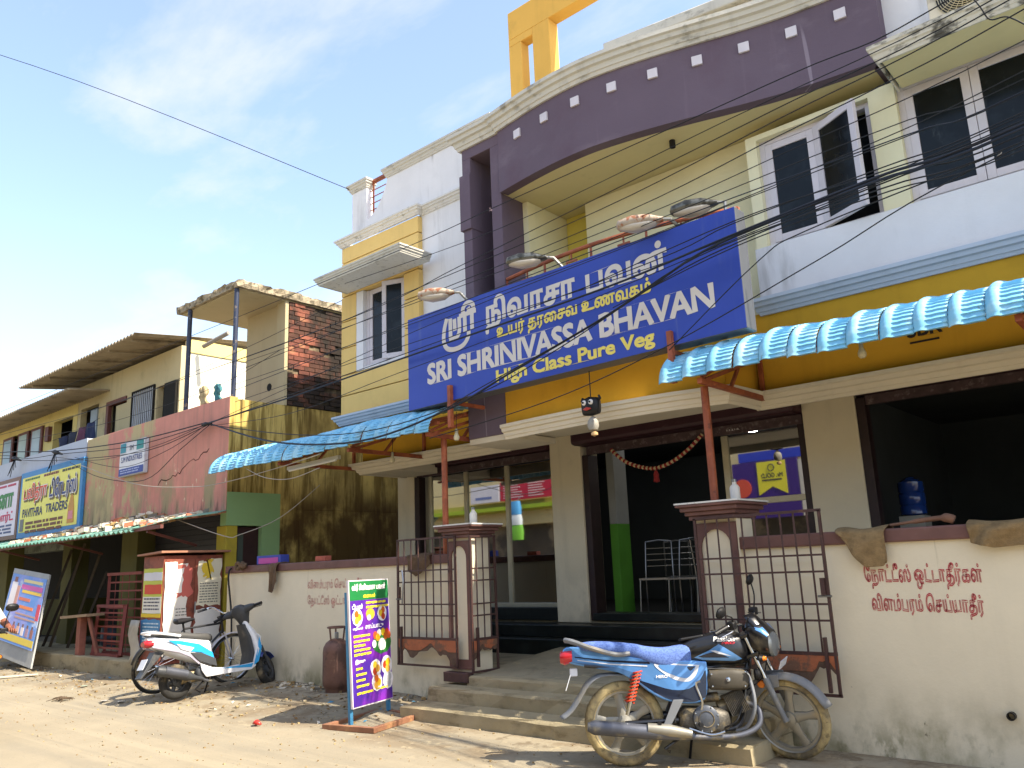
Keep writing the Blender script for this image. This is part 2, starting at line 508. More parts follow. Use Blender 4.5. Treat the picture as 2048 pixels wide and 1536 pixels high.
K['signside']=mat('grey sign casing','#5a5d63',0.5,0.08,2,metal=0.2)  # grey darkened to stand in for shade on the casing's side
K['letter_white']=mat('off white lettering','#d6d0c8',0.5,0.03)
K['letter_yellow']=mat('yellow lettering','#e8d669',0.5,0.03)
K['letter_red']=mat('faded red wall lettering','#b1434a',0.8,0.22,9,layers=[dict(c='#ded3b9',s=26,lo=0.56,hi=0.66,amt=0.6)])
K['letter_red2']=mat('very faded red wall lettering','#c58a80',0.8,0.2,9,layers=[dict(c='#ded3b9',s=22,lo=0.5,hi=0.62,amt=0.6)])
K['letter_dark']=mat('dark lettering','#2a2118',0.7,0.1)
K['awn']=mat('sky blue awning sheet','#7cbfe0',0.52,0.06,3,pos=True,layers=[dict(c='#b4dcec',s=(5,5,5),lo=0.45,hi=0.66,amt=0.6),dict(c='#8f8a70',s=(1.6,1.6,2.4),lo=0.56,hi=0.74,amt=0.5),dict(c='#6b5a44',s=(12,12,9),lo=0.66,hi=0.72,amt=0.6)])
K['awnframe']=mat('orange brown steel','#8f4c32',0.55,0.2,8,layers=[dict(c='#b4653f',s=4,lo=0.45,hi=0.6,amt=0.7),dict(c='#4d2a20',s=9,lo=0.6,hi=0.7,amt=0.6)])
K['bulb']=mat('frosted glass bulb','#cfc6a5',0.3,0.05)
K['cable']=mat('black cable','#15161b',0.6,0.2,3)
K['cable_blue']=mat('blue black cable','#1b2230',0.6,0.2,3)
K['cable_white']=mat('white cable','#a59c90',0.6,0.1,3)
K['black']=mat('matt black plastic','#121214',0.5,0.15,8)
K['whiteprint']=mat('white print','#e6e2dc',0.5,0.02)
K['burlap']=mat('brown jute sack','#8a7350',0.95,0.2,22,0.6,120,layers=[dict(c='#5f4d35',s=6,lo=0.5,hi=0.68,amt=0.7)])
K['burlap_dark']=mat('dark jute sack','#6b5540',0.95,0.2,22,0.6,120,layers=[dict(c='#493a2c',s=6,lo=0.5,hi=0.68,amt=0.6)])

# ---------------------------------------------------------------- ground
def gz(x,y):
    """ground height: road at 0, dusty verge rising a little to the walls on the left"""
    t=max(0,min(1,(y-5.0)/1.4)); s=max(0,min(1,(-6.6-x)/0.8))
    return 0.085*t*t*(3-2*t)*s
def ground():
    xs=[-400,-120,-60,-40,-32]+[ -28+0.25*i for i in range(int(34/0.25)+1)]+[12,30,120,400]
    ys=[-400,-80,-30,-12,-6]+[-4+0.25*i for i in range(int(22/0.25)+1)]+[25,60,120,400]
    V=[];F=[]
    for y in ys:
        for x in xs:
            z=gz(x,y) if -26<x<8 and y<12 else 0
            if -26<x<6 and 4.6<y<7.4:
                z+=(0.016*math.sin(x*3.1+y*2.3)*math.sin(y*4.7-x*1.3)+0.012*math.sin(x*7.7+1)*math.sin(y*9.1+x))*max(0,min(1,(-6.6-x)/0.8))
            V.append((x,y,z))
    n=len(xs)
    for j in range(len(ys)-1):
        for i in range(n-1): F.append((j*n+i,j*n+i+1,(j+1)*n+i+1,(j+1)*n+i))
    mb=MB(); mb.add(V,F)
    g=mat('dusty street',(0.285,0.242,0.168),0.95,0.12,0.9,0.28,38,layers=[
        dict(c=(0.20,0.178,0.135),s=(0.22,1.5,1),lo=0.44,hi=0.66,amt=0.5,d=9,rg=0.66),
        dict(c=(0.34,0.29,0.20),s=(0.16,5.5,1),lo=0.50,hi=0.66,amt=0.5,d=6,z=(5.4,4.4),ax=1),
        dict(c=(0.175,0.155,0.12),s=(0.12,8.5,1),lo=0.58,hi=0.70,amt=0.4,d=5,z=(5.0,4.0),ax=1),
        dict(c=(0.20,0.15,0.09),s=1.7,lo=0.44,hi=0.60,amt=0.85,d=9,rg=0.68,z=(4.6,5.3),ax=1),
        dict(c=(0.135,0.10,0.06),s=4.5,lo=0.52,hi=0.62,amt=0.8,d=9,rg=0.7,z=(4.9,5.9),ax=1),
        dict(c=(0.37,0.31,0.20),s=9,lo=0.58,hi=0.66,amt=0.7,d=8,z=(4.5,5.1),ax=1),
        dict(c=(0.13,0.115,0.09),s=(26,26,26),lo=0.62,hi=0.70,amt=0.7),
        dict(c=(0.42,0.36,0.26),s=(38,38,38),lo=0.66,hi=0.72,amt=0.6)])
    tag(mb.build('ground',g,None,smooth=True),kind='structure')
ground()

def scatter(name,label,cat,matl,n,xr,yr,smin,smax,seed,dark=None):
    rnd=random.Random(seed); mb=MB()
    for i in range(n):
        x=rnd.uniform(*xr); y=rnd.uniform(*yr); s=smin+(smax-smin)*rnd.random()**3
        z=gz(x,y)+s*0.25; k=[rnd.uniform(0.6,1.2) for _ in range(8)]
        a=rnd.random()*3; c,sn=math.cos(a)*s,math.sin(a)*s
        P=[]
        for q,(i_,j_,l_) in enumerate([(-1,-1,-1),(1,-1,-1),(1,1,-1),(-1,1,-1),(-1,-1,1),(1,-1,1),(1,1,1),(-1,1,1)]):
            u,v,w=i_*k[q]*.5,j_*k[(q+3)%8]*.4,l_*0.3*k[(q+5)%8]
            P.append((x+u*c-v*sn,y+u*sn+v*c,z+w*s))
        mb.mi=rnd.randrange(len(matl))
        mb.add(P,[(0,3,2,1),(4,5,6,7),(0,1,5,4),(1,2,6,5),(2,3,7,6),(3,0,4,7)])
    tag(mb.build(name,matl),label,cat,kind='stuff')
stonem=[mat('tan stone','#a8956c',0.95,0.2,8),mat('grey stone','#978b74',0.95,0.2,8),mat('brown clod','#8a7450',0.95,0.2,8)]
scatter('verge_gravel','loose gravel and clods along the dusty verge','gravel',stonem,1400,(-18,-6.9),(4.9,6.6),0.006,0.038,3)
scatter('road_grit','fine grit spread on the street','grit',stonem,1400,(-16,-2.5),(3.2,6.0),0.006,0.022,5)

# ---------------------------------------------------------------- shape helpers for the building
def sweep(mb, path, prof, closed=False):
    """path: plan points (x,y); prof: closed profile (outward, z); outward is to the right of travel"""
    n=len(path); rings=[]
    for i,p in enumerate(path):
        p=Vector(p)
        d1=(Vector(path[i])-Vector(path[i-1])) if i>0 else (Vector(path[1])-p)
        d2=(Vector(path[i+1])-p) if i<n-1 else d1
        d1.normalize(); d2.normalize()
        n1=Vector((d1.y,-d1.x)); n2=Vector((d2.y,-d2.x))
        b=n1+n2
        b = b/ max(b.dot(n1),0.3) if b.length>1e-6 else n1
        rings.append([(p.x+b.x*o, p.y+b.y*o, z) for o,z in prof])
    mb.rings(rings)
    return mb

CORN=[(0,0),(0.03,0),(0.045,0.03),(0.06,0.035),(0.075,0.075),(0.11,0.085),(0.12,0.12),(0.15,0.13),(0.15,0.165),(0,0.165)]
def cornice(name, matl, parent, path, z, h=0.165, o=0.15, prof=None, flip=False):
    pr=[(a/0.15*o, z+(b/0.165*h)) for a,b in (prof or CORN)]
    mb=MB(); sweep(mb,path,pr)
    return mb.build(name,matl,parent)

def holed(mb, x0,x1,z0,z1,y0,y1,holes):
    xs=sorted(set([x0,x1]+[h[0] for h in holes]+[h[1] for h in holes])); zs=sorted(set([z0,z1]+[h[2] for h in holes]+[h[3] for h in holes]))
    # merge columns: for each x strip emit runs of z that are not holes
    for i in range(len(xs)-1):
        a,b=xs[i],xs[i+1]; run=None
        for j in range(len(zs)-1):
            c,d=zs[j],zs[j+1]
            inside=any(h[0]<=a+1e-6 and b-1e-6<=h[1] and h[2]<=c+1e-6 and d-1e-6<=h[3] for h in holes)
            if inside:
                if run: mb.box(a,b,y0,y1,*run); run=None
            else: run=(run[0],d) if run else (c,d)
        if run: mb.box(a,b,y0,y1,*run)
    # weld the strips so no inner faces are left coplanar
    return mb

def dissolve(o):
    bm=bmesh.new(); bm.from_mesh(o.data)
    bmesh.ops.remove_doubles(bm,verts=bm.verts,dist=1e-4)
    # remove internal faces (shared twice)
    seen={}
    for f in list(bm.faces):
        k=tuple(sorted(v.index for v in f.verts)); seen.setdefault(k,[]).append(f)
    dead=[f for l in seen.values() if len(l)>1 for f in l]
    bmesh.ops.delete(bm,geom=dead,context='FACES')
    bmesh.ops.recalc_face_normals(bm,faces=bm.faces)
    bm.to_mesh(o.data); bm.free()

def casement(parent, hinge, ang, w, h, z0, th=0.045, fr=0.075, name='window_casement', paneM=None, left=True, framem=None):
    """leaf hinged at plan point, opening direction angle ang (0 = +X)"""
    d=Vector((math.cos(ang),math.sin(ang),0)); n=Vector((-d.y,d.x,0)); u=Vector((0,0,1))
    c=Vector((hinge[0],hinge[1],z0))
    mb=MB()
    mb.obox(c+d*fr/2+u*h/2, d*fr/2, n*th/2, u*h/2)
    mb.obox(c+d*(w-fr/2)+u*h/2, d*fr/2, n*th/2, u*h/2)
    mb.obox(c+d*w/2+u*fr/2, d*(w/2-fr), n*th/2*0.96, u*fr/2)
    mb.obox(c+d*w/2+u*(h-fr/2), d*(w/2-fr), n*th/2*0.96, u*fr/2)
    o=mb.build(name,framem or K['pvc'],parent,bev=0.004)
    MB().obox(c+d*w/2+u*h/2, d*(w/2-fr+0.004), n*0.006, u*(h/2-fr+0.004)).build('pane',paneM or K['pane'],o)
    return o

# ---------------------------------------------------------------- the restaurant building
RB=thing('restaurant_building','two storey restaurant with purple curved balcony parapet and yellow window bay','building',(-6,8.85,0))
# plinth, black granite steps, floors
MB().box(-10.25,4,8.9,14,0,0.765).build('plinth',K['concrete'],RB)
for i,(y0,z0,z1) in enumerate(((8.2,0.35,0.585),(8.5,0.35,0.735))):
    bx('granite_step',K['granite'],RB,-9.84,4,y0,8.895,z0 if i==0 else 0.587,z1,bev=0.008)
bx('granite_sill',K['granite'],RB,-9.84,-7.035,8.85,9.1,0.767,0.93,bev=0.006)
bx('granite_sill',K['granite'],RB,-6.45,-4.5,8.86,9.2,0.767,0.86,bev=0.006)
MB().box(-10.25,4,9.2,13.4,0.766,0.80).build('dining_floor',K['inside2'],RB)
# pillars
for a,b in ((-10.25,-9.85),(-7.03,-6.5),(-3.42,-2.84)):
    bx('pillar',K['pillar'],RB,a,b,8.85,9.25,0.74,3.32,bev=0.012)
# soffit, fascia and lower cornice
MB().box(-9.94,4,7.93,9.2,3.32,3.42).build('soffit',K['ivory'],RB)
MB().box(-9.94,-9.3,7.93,8.85,2.97,3.1).build('side_beam',K['ivory'],RB)
fas=MB(); fas.box(-9.96,-6.93,7.9,8.05,3.10,3.90); fas.build('golden_fascia',K['gold'],RB)
MB().box(-3.46,4,7.9,8.05,3.10,3.97).build('golden_fascia',K['gold'],RB)
cornice('lower_cornice',K['ivory'],RB,[(-9.96,8.8),(-9.96,7.9),(-6.9,7.9)],2.955,h=0.17,o=0.16)
cornice('lower_cornice',K['ivory'],RB,[(-3.50,7.9),(4,7.9)],2.955,h=0.17,o=0.15)
# curved balcony: purple end box, golden curved fascia with cornice
balc=[(-6.30,7.14),(-5.9,7.105),(-5.5,7.08),(-5.1,7.06),(-4.7,7.06),(-4.3,7.09),(-4.0,7.13),(-3.72,7.19),(-3.52,7.25)]
mb=MB(); pth=balc+[(-3.47,7.95)]
sweep(mb,pth,[(0,3.10),(0,3.92),(-0.12,3.92),(-0.12,3.10)]); mb.build('curved_fascia',K['gold'],RB)
cornice('curved_cornice',K['ivory'],RB,[(-6.30,7.14)]+balc[1:]+[(-3.47,7.9)],2.955,h=0.17,o=0.11)
mb=MB(); poly=[(x,y) for x,y in balc]+[(-3.47,8.0),(-6.3,8.0)]
mb.prism([(x,y+0.01) if y<7.9 else (x,y) for x,y in poly],3.05,3.10,'xy'); mb.build('balcony_soffit',K['ivory'],RB)
mb=MB(); mb.prism([(x,y+0.05) if y<7.9 else (x,y) for x,y in poly],3.86,3.91,'xy'); mb.build('balcony_floor',K['concrete'],RB)
bx('purple_box',K['purple'],RB,-6.93,-6.31,7.14,7.95,3.04,3.95,bev=0.01)
MB().box(-6.93,-6.2,7.16,7.95,2.97,3.037).build('box_soffit',K['ivory'],RB)
# upper wall masses
MB().box(-10.44,4,8.5,15,3.97,7.0).build('upper_block',K['cream'],RB)  # solid core added so the storey casts its shadow
MB().box(-10.45,-8.62,8.05,8.6,3.77,6.9).build('bay_core',K['white'],RB)
MB().box(-8.62,-6.9,8.0,8.5,3.6,6.88).build('left_wall',K['white'],RB)
MB().box(-8.62,-6.9,7.94,7.999,3.77,6.86).build('left_wall_render',K['white'],RB)
MB().box(-10.25,-8.62,7.95,9.2,3.77,3.83).build('bay_soffit',K['ivory'],RB)
# bay: rendered bands with grooves between them round the window
bay=[3.93,4.26,4.60,5.05,5.50,5.93,6.24,6.52,6.79]
for a,b in zip(bay[:-1],bay[1:]):
    if a>=4.6-1e-6 and b<=5.93+1e-6:
        bx('rendered_band',K['yellow'],RB,-10.45,-10.075,7.85,8.06,a+0.008,b-0.008,bev=0.006)
        bx('rendered_band',K['yellow'],RB,-8.905,-8.57,7.85,8.06,a+0.008,b-0.008,bev=0.006)
    else:
        bx('rendered_band',K['yellow'],RB,-10.45,-8.57,7.85,8.06,a+0.008,b-0.008,bev=0.006)
bx('window_reveal',K['white'],RB,-10.073,-9.90,7.858,8.04,4.61,5.93,bev=0.004)
bx('window_sill',K['white'],RB,-9.898,-8.907,7.87,8.04,4.61,4.66)
w=bx('window_frame',K['pvc'],RB,-9.90,-9.84,7.93,8.02,4.662,5.928)
bx('window_frame',K['pvc'],RB,-8.965,-8.907,7.93,8.02,4.662,5.928)
MB().box(-9.89,-8.91,8.03,8.048,4.65,5.93).build('room_shade_sheet',K['inside2'],RB)  # dark sheet standing in for the unlit room behind the window
casement(RB,(-9.84,7.96),0.0,0.42,1.25,4.67)
casement(RB,(-8.975,7.96),math.pi+R(20),0.42,1.25,4.67)
cornice('bay_cornice',K['trim'],RB,[(-10.45,8.4),(-10.45,7.85),(-8.57,7.85),(-8.57,7.94),(-6.95,7.94)],6.80,h=0.13,o=0.10)
cornice('bay_base_cornice',K['bluewhite'],RB,[(-10.45,8.4),(-10.45,7.85),(-8.57,7.85),(-8.57,7.94),(-6.95,7.94)],3.775,h=0.15,o=0.11)
# window canopy over the bay window
mb=MB(); mb.box(-10.27,-8.33,7.28,7.84,5.96,6.02); mb.build('canopy_slab',K['trim'],RB,bev=0.004)
cornice('canopy_edge',K['trim_old'],RB,[(-10.27,7.84),(-10.27,7.28),(-8.33,7.28),(-8.33,7.84)],5.955,h=0.12,o=0.07)
# roof parapet of the left wing with a swoop
sw=[(-9.33,7.72),(-9.36,7.62),(-9.42,7.50),(-9.5,7.38),(-9.6,7.27),(-9.72,7.19),(-9.80,7.155)]
poly=[(-10.24,6.93),(-7.0,6.93),(-7.0,7.70),(-9.33,7.70)]+sw[1:]+[(-9.86,7.15),(-9.86,7.73),(-10.24,7.73)]
MB().prism(poly,7.9,8.06,'xz').build('roof_parapet',K['white'],RB)
cornice('parapet_cornice',K['trim_old'],RB,[(-10.24,8.06),(-10.24,7.9),(-9.86,7.9),(-9.86,8.06)],7.73,h=0.14,o=0.08)
cornice('parapet_cornice',K['trim_old'],RB,[(-9.33,8.06),(-9.33,7.9),(-7.0,7.9)],7.70,h=0.15,o=0.08)
rl=MB()
for k in range(6): rl.tube([(-9.86,7.99,7.22+k*0.115),(-9.34,7.99,7.22+k*0.115)],0.009,6)
rl.tube([(-9.79,7.99,7.12),(-9.79,7.99,7.84)],0.016,6); rl.bar((-9.86,7.99,7.84),(-9.34,7.99,7.84),0.05,0.04)
rl.build('roof_railing',K['awnframe'],RB)
MB().box(-10.24,4,8.4,15,6.95,7.02).build('roof_slab',K['concrete'],RB)  # unseen roof deck, put in to block the sun
# purple frame with tall slot
FX0,FX1=-6.97,-6.29
fr=MB()
fr.box(FX0,-6.82,7.2,7.62,3.96,6.83); fr.box(-6.46,FX1,7.2,7.62,3.96,6.83); fr.box(FX0,FX1,7.2,8.3,6.83,7.10)
fr.build('purple_frame',K['purple'],RB,bev=0.006)
MB().box(-6.815,-6.3,8.24,8.3,3.96,6.6).build('slot_back',K['inside2'],RB)  # near-black sheet painted as the shade inside the slot
MB().box(-6.46,-6.30,7.625,8.235,3.96,6.6).build('slot_side',K['inside2'],RB)
bx('frame_collar',K['purple'],RB,FX0-0.03,FX0+0.16,7.17,7.4,5.82,6.6,bev=0.006)
# curved purple parapet, its cornice and white square tiles
par=[(-6.29,7.17),(-5.95,7.12),(-5.6,7.075),(-5.2,7.05),(-4.8,7.06),(-4.4,7.125),(-4.0,7.22),(-3.6,7.335),(-3.2,7.46),(-2.8,7.57),(-2.4,7.645),(-2.05,7.69),(-1.76,7.71)]
parS=[(p.x,p.y) for p in catmull([(x,y,0) for x,y in par],4)]
mb=MB(); sweep(mb,parS+[(-1.76,8.3)],[(0,6.13),(0,6.99),(-0.14,6.99),(-0.14,6.13)]); mb.build('curved_parapet',K['purple'],RB)
cornice('curved_top_cornice',K['trim_old'],RB,[(FX0-0.02,7.9),(FX0-0.02,7.2),(-6.30,7.2)]+parS+[(-1.70,7.72),(-1.70,8.3)],6.975,h=0.215,o=0.14)
mb=MB(); poly=[(x,y+0.03) for x,y in parS]+[(-1.80,8.6),(-6.29,8.6)]
mb.prism(poly,6.135,6.185,'xy'); mb.build('balcony_ceiling',K['cream_soffit'],RB)
for i in range(9):
    x=-5.90+i*0.475
    # local direction of the parapet
    j=min(range(len(parS)-1),key=lambda k:abs(parS[k][0]-x))
    p=Vector(parS[j]); d=(Vector(parS[j+1])-p).normalized(); t=(x-p.x)/max(d.x,0.1); q=p+d*t
    n=Vector((d.y,-d.x))
    MB().obox((q.x+n.x*0.012,q.y+n.y*0.012,6.77),(d.x*0.056,d.y*0.056,0),(n.x*0.013,n.y*0.013,0),(0,0,0.056)).build('square_tile',K['pvc'],RB,bev=0.003)
# balcony recess
MB().box(-6.30,-6.21,7.62,8.5,3.9,6.13).build('recess_side_wall',K['cream'],RB)
mb=MB(); holed(mb,-5.72,-3.1,3.9,6.13,8.22,8.5,[]); mb.build('recess_back_wall',K['cream'],RB)
MB().box(-6.205,-5.722,8.45,8.49,3.9,6.13).build('balcony_door',K['yellow_panel'],RB)
rail=MB(); rp=catmull([(-6.28,7.24,4.98),(-5.6,7.14,4.98),(-4.9,7.10,4.98),(-4.2,7.14,4.97),(-3.6,7.26,4.96),(-3.25,7.38,4.96)],5)
rail.tube(rp,0.026,8); rail.tube([(p.x,p.y,4.6) for p in rp],0.014,6)
for p in rp[::5]: rail.tube([(p.x,p.y,3.9),(p.x,p.y,4.97)],0.016,6)
rail.build('balcony_railing',K['awnframe'],RB)
for p in rp[3::5]:
    mb=MB(); 
    for s in (-0.07,0.07): mb.box(p.x+s-0.008,p.x+s+0.008,p.y-0.008,p.y+0.008,4.62,4.86)
    mb.box(p.x-0.078,p.x+0.078,p.y-0.009,p.y+0.009,4.86,4.88); mb.box(p.x-0.008,p.x+0.008,p.y-0.008,p.y+0.008,4.88,4.96)
    mb.build('railing_ornament',K['awnframe'],RB)
MB().lathe([(0.035,0),(0.035,0.12),(0.03,0.12),(0.03,0)],(-4.05,7.62,6.05),10).build('drain_pipe',K['black'],RB)
# right wing wall with two windows
mb=MB(); holed(mb,-3.32,4,3.97,5.96,7.9,8.3,[(-3.20,-2.02,4.68,5.9),(-1.77,-0.5,4.68,5.93)])
o=mb.build('right_wall',K['cream'],RB); dissolve(o)
MB().box(-3.33,4,7.872,7.899,3.99,4.67).build('right_wall_base_render',K['white'],RB,bev=0.003)
MB().box(-1.76,4,7.9,8.3,5.96,8.2).build('right_wall_upper',K['white'],RB)
cornice('right_cornice',K['bluewhite'],RB,[(-3.33,8.0),(-3.33,7.9),(4,7.9)],3.94,h=0.17,o=0.12)
for (a,b,za,zb) in ((-3.20,-2.02,4.68,5.9),(-1.77,-0.5,4.68,5.93)):
    fr=MB(); fr.box(a,a+0.06,7.98,8.06,za,zb); fr.box(b-0.06,b,7.98,8.06,za,zb); fr.box(a+0.06,b-0.06,7.98,8.06,zb-0.05,zb); fr.box(a+0.06,b-0.06,7.98,8.06,za,za+0.04)
    fr.build('window_frame',K['pvc'],RB,bev=0.003)
    MB().box(a,b,8.2,8.24,za,zb).build('room_shade_sheet',K['inside2'],RB)  # sheet coloured dark in place of the unlit room
casement(RB,(-3.14,8.0),0,0.53,1.12,4.725)
casement(RB,(-2.60,7.985),R(-29),0.57,1.12,4.725)
casement(RB,(-1.71,8.0),0,0.565,1.15,4.725)
casement(RB,(-1.14,8.0),0,0.565,1.15,4.725)
# ledge for the air conditioner
mb=MB(); mb.box(-1.70,4,7.27,7.9,5.86,5.96); mb.build('ledge_slab',K['cream_soffit'],RB)
ledgem=wallpaint('stained ledge paint','#cfc9b8',0.5,0.5,extra=[dict(c='#2f2c26',s=(2.2,2.2,3.5),lo=0.50,hi=0.60,amt=0.9),dict(c='#3a3730',s=(7,7,20),lo=0.52,hi=0.62,amt=0.6)])
cornice('ledge_edge',ledgem,RB,[(-1.72,7.9),(-1.72,7.27),(4,7.27)],5.83,h=0.17,o=0.07)
# roof frame, stair head roof
tw=MB(); tw.box(-7.15,-6.90,8.5,8.68,6.9,9.30); tw.box(-6.68,-6.36,8.5,8.72,6.9,9.42); tw.box(-7.15,-3.5,8.5,8.72,9.42,9.9)
tw.box(-7.15,-6.681,8.5,8.68,9.301,9.419)
tw.build('roof_frame',K['tower'],RB,bev=0.01)
MB().prism([(-5.42,8.46),(1.5,9.62),(1.5,14),(-5.42,14)],8.34,8.50,'xy').build('terrace_roof',K['trim_old'],RB,bev=0.02)
MB().prism([(-5.3,8.56),(1.4,9.70),(1.4,14),(-5.3,14)],8.22,8.338,'xy').build('terrace_roof_moulding',K['trim'],RB)
MB().prism([(-5.15,8.75),(1.3,9.85),(1.3,14),(-5.15,14)],7.0,8.218,'xy').build('terrace_wall',K['white'],RB)

# ground floor bays --------------------------------------------------
# left bay: shutter housing, glazed shopfront
bx('shutter_housing',K['maroon'],RB,-9.84,-7.04,8.80,9.05,3.06,3.31,bev=0.02)
bx('shutter_bar',K['shutter_bar'],RB,-9.84,-7.04,8.90,8.96,2.95,3.055)
for x in (-9.62,-8.82,-7.97,-7.06):
    bx('mullion',K['alu'],RB,x-0.035,x+0.035,8.98,9.05,0.932,2.95,bev=0.004)
bx('shopfront_rail',K['alu'],RB,-9.84,-7.04,8.96,9.03,0.932,0.985,bev=0.003)
for a,b in ((-9.585,-8.855),(-8.785,-8.005),(-7.935,-7.095)):
    MB().box(a-0.01,b+0.01,9.005,9.011,0.98,2.95).build('shop_pane',K['mirror'],RB)
bx('dark_jamb',K['frame_dark'],RB,-9.85,-9.74,8.86,9.0,0.932,2.95)
# door bay
bx('shutter_housing',K['maroon'],RB,-6.50,-3.42,8.62,9.05,3.03,3.31,bev=0.05)
bx('shutter_bar',K['shutter_bar'],RB,-6.42,-3.44,8.88,8.95,2.92,3.028)
bx('shutter_guide',K['frame_dark'],RB,-6.497,-6.40,8.88,9.1,0.767,2.92)
bx('shutter_guide',K['frame_dark'],RB,-3.50,-3.423,8.88,9.1,0.767,2.92)
bx('mullion',K['alu'],RB,-4.49,-4.41,8.98,9.06,0.80,2.92,bev=0.004)
bx('transom',K['alu'],RB,-4.405,-3.505,8.98,9.05,2.085,2.155,bev=0.004)
MB().box(-4.42,-3.50,9.005,9.011,2.15,2.92).build('shop_pane',K['mirror'],RB)
MB().box(-4.42,-3.50,9.005,9.011,0.80,2.09).build('shop_pane',K['mirror'],RB)
bx('tiled_pier',K['green_tile'],RB,-6.40,-6.28,9.3,9.6,0.8,2.0)
bx('tiled_pier',K['grey_tile'],RB,-6.40,-6.28,9.3,9.6,2.002,3.3)
# right bay: wide window opening
bx('dark_jamb',K['frame_dark'],RB,-2.838,-2.74,8.86,9.0,1.0,3.1)
bx('shutter_housing',K['maroon'],RB,-2.84,4,8.72,9.05,3.12,3.31,bev=0.03)
bx('shutter_bar',K['shutter_bar'],RB,-2.74,4,8.88,8.95,3.02,3.118)
MB().box(-2.84,4,8.9,9.15,0.767,1.35).build('window_apron',K['pillar'],RB)
# interior shell
sh=MB(); sh.box(-10.25,4,13.4,13.5,0.8,3.4); sh.box(-10.25,-10.15,9.25,13.4,0.8,3.4); sh.box(3.9,4,9.25,13.4,0.8,3.4); sh.box(-10.15,3.9,9.25,13.4,3.322,3.4)
sh.build('dining_room_shell',K['inside'],RB)
MB().box(-3.2,-3.1,9.3,13.4,0.8,3.32).build('partition',K['inside'],RB)
lampm=mat('lit ceiling lamp',(1,0.97,0.9),0.5,0,emit=14)
for x,y in ((-6.1,10.4),(-5.1,11.2),(-4.05,10.0),(-7.6,10.8)):
    o=MB().lathe([(0.09,0),(0.11,0.03),(0.0,0.03)],(x,y,3.285),14).build('ceiling_lamp',lampm,RB)
print('restaurant done')
# ---------------------------------------------------------------- forecourt: floor, cement steps, compound walls
fl=MB(); fl.add([(-6.5,6.62,0.372),(-3.2,6.62,0.352),(-3.2,8.2,0.50),(-6.5,8.2,0.505),(-6.5,6.62,0),(-3.2,6.62,0),(-3.2,8.2,0),(-6.5,8.2,0)],[(0,1,2,3),(7,6,5,4),(0,4,5,1),(1,5,6,2),(2,6,7,3),(3,7,4,0)])
fl.box(-11.6,-6.52,6.86,8.9,0,0.4); fl.box(-3.19,4,6.86,8.2,0,0.4)
tag(fl.build('forecourt_floor',K['concrete'],None),kind='structure')

def rough_block(mb, poly, z0, z1, seed=1, jit=0.012, seg=0.22):
    rnd=random.Random(seed); P=[]
    n=len(poly)
    for i in range(n):
        a=Vector(poly[i]); b=Vector(poly[(i+1)%n]); k=max(1,int((b-a).length/seg))
        for j in range(k): P.append(a+(b-a)*j/k)
    rings=[]
    for z,ins in ((z0,0.0),(z1-0.02,0.0),(z1,0.016)):
        c=sum(P,Vector((0,0)))/len(P)
        rings.append([(p.x+rnd.uniform(-jit,jit)+(ins if p.x<c.x else -ins), p.y+rnd.uniform(-jit,jit)+(ins if p.y<c.y else 0), z+rnd.uniform(-jit,jit)*0.35) for p in P])
    mb.rings(rings)
ST=thing('cement_steps','worn cement steps climbing from the street to the gate','steps',(-5,6.3,0))
for k,(x0,x1,y0,y1,z0,z1) in enumerate(((-6.84,-2.95,5.92,6.66,-0.05,0.135),(-6.80,-2.95,6.26,6.68,0.13,0.275),(-6.46,-3.1,6.52,6.70,0.27,0.372))):
    mb=MB(); rough_block(mb,[(x0,y0),(x1,y0),(x1,y1),(x0,y1)],z0,z1,seed=10+k); mb.build('step',K['steps'],ST)

def arch_panel(mb, x0,x1,z0,z1,y, w=0.05, n=12):
    """frame with an arched opening, front at y, 18 mm thick"""
    xi0,xi1=x0+w,x1-w; c=(xi0+xi1)/2; r=(xi1-xi0)/2; zs=z1-w-r*1.15
    arch=[(c+r*math.cos(math.pi*k/n), zs+r*1.15*math.sin(math.pi*k/n)) for k in range(n+1)]  # right to left
    mb.box(x0,xi0,y,y+0.018,z0,z1); mb.box(xi1,x1,y,y+0.018,z0,z1)
    top=[(xi1,z1),(xi0,z1)]
    for k in range(n):
        a,b=arch[k],arch[k+1]
        mb.add([(a[0],y,a[1]),(b[0],y,b[1]),(b[0],y,z1),(a[0],y,z1),(a[0],y+0.018,a[1]),(b[0],y+0.018,b[1])],[(0,1,2,3),(0,4,5,1)])
    mb.box(xi0,xi1,y,y+0.018,z0,z0+0.10)

def wall_side(name,label,x0,x1,pil,side):
    t=thing(name,label,'wall',((x0+x1)/2,6.7,0))
    mb=MB(); n=int((x1-x0)/0.3)
    MB().box(x0,x1,6.70,6.86,-0.1,1.56).build('wall_face',K['compound'],t)
    bx('wall_cap',K['brown'],t,x0-0.02,x1,6.665,6.895,1.56,1.665,bev=0.012)
    p0,p1=pil
    MB().box(p0,p1,6.65,6.95,0.0,1.83).build('gate_pillar',K['compound'],t,bev=0.006)
    arch=MB(); arch_panel(arch,p0+0.004,p1-0.004,0.42,1.80,6.628,w=0.055); arch.build('arched_border',K['brown'],t)
    cp=MB(); cx=(p0+p1)/2; cy=6.8
    for hw,z0,z1 in ((0.22,1.83,1.87),(0.245,1.87,1.905),(0.275,1.905,1.945),(0.305,1.945,1.97)):
        k=(p1-p0)/2+ (hw-0.205); cp.box(cx-k,cx+k,cy-k+0.0,cy+k,z0,z1)
    cp.build('pillar_cap',K['brown'],t,bev=0.008)
    MB().box(cx-(p1-p0)/2-0.105,cx+(p1-p0)/2+0.105,cy-(p1-p0)/2-0.105,cy+(p1-p0)/2+0.105,1.971,1.985).build('cap_slab',K['trim'],t)
    return t
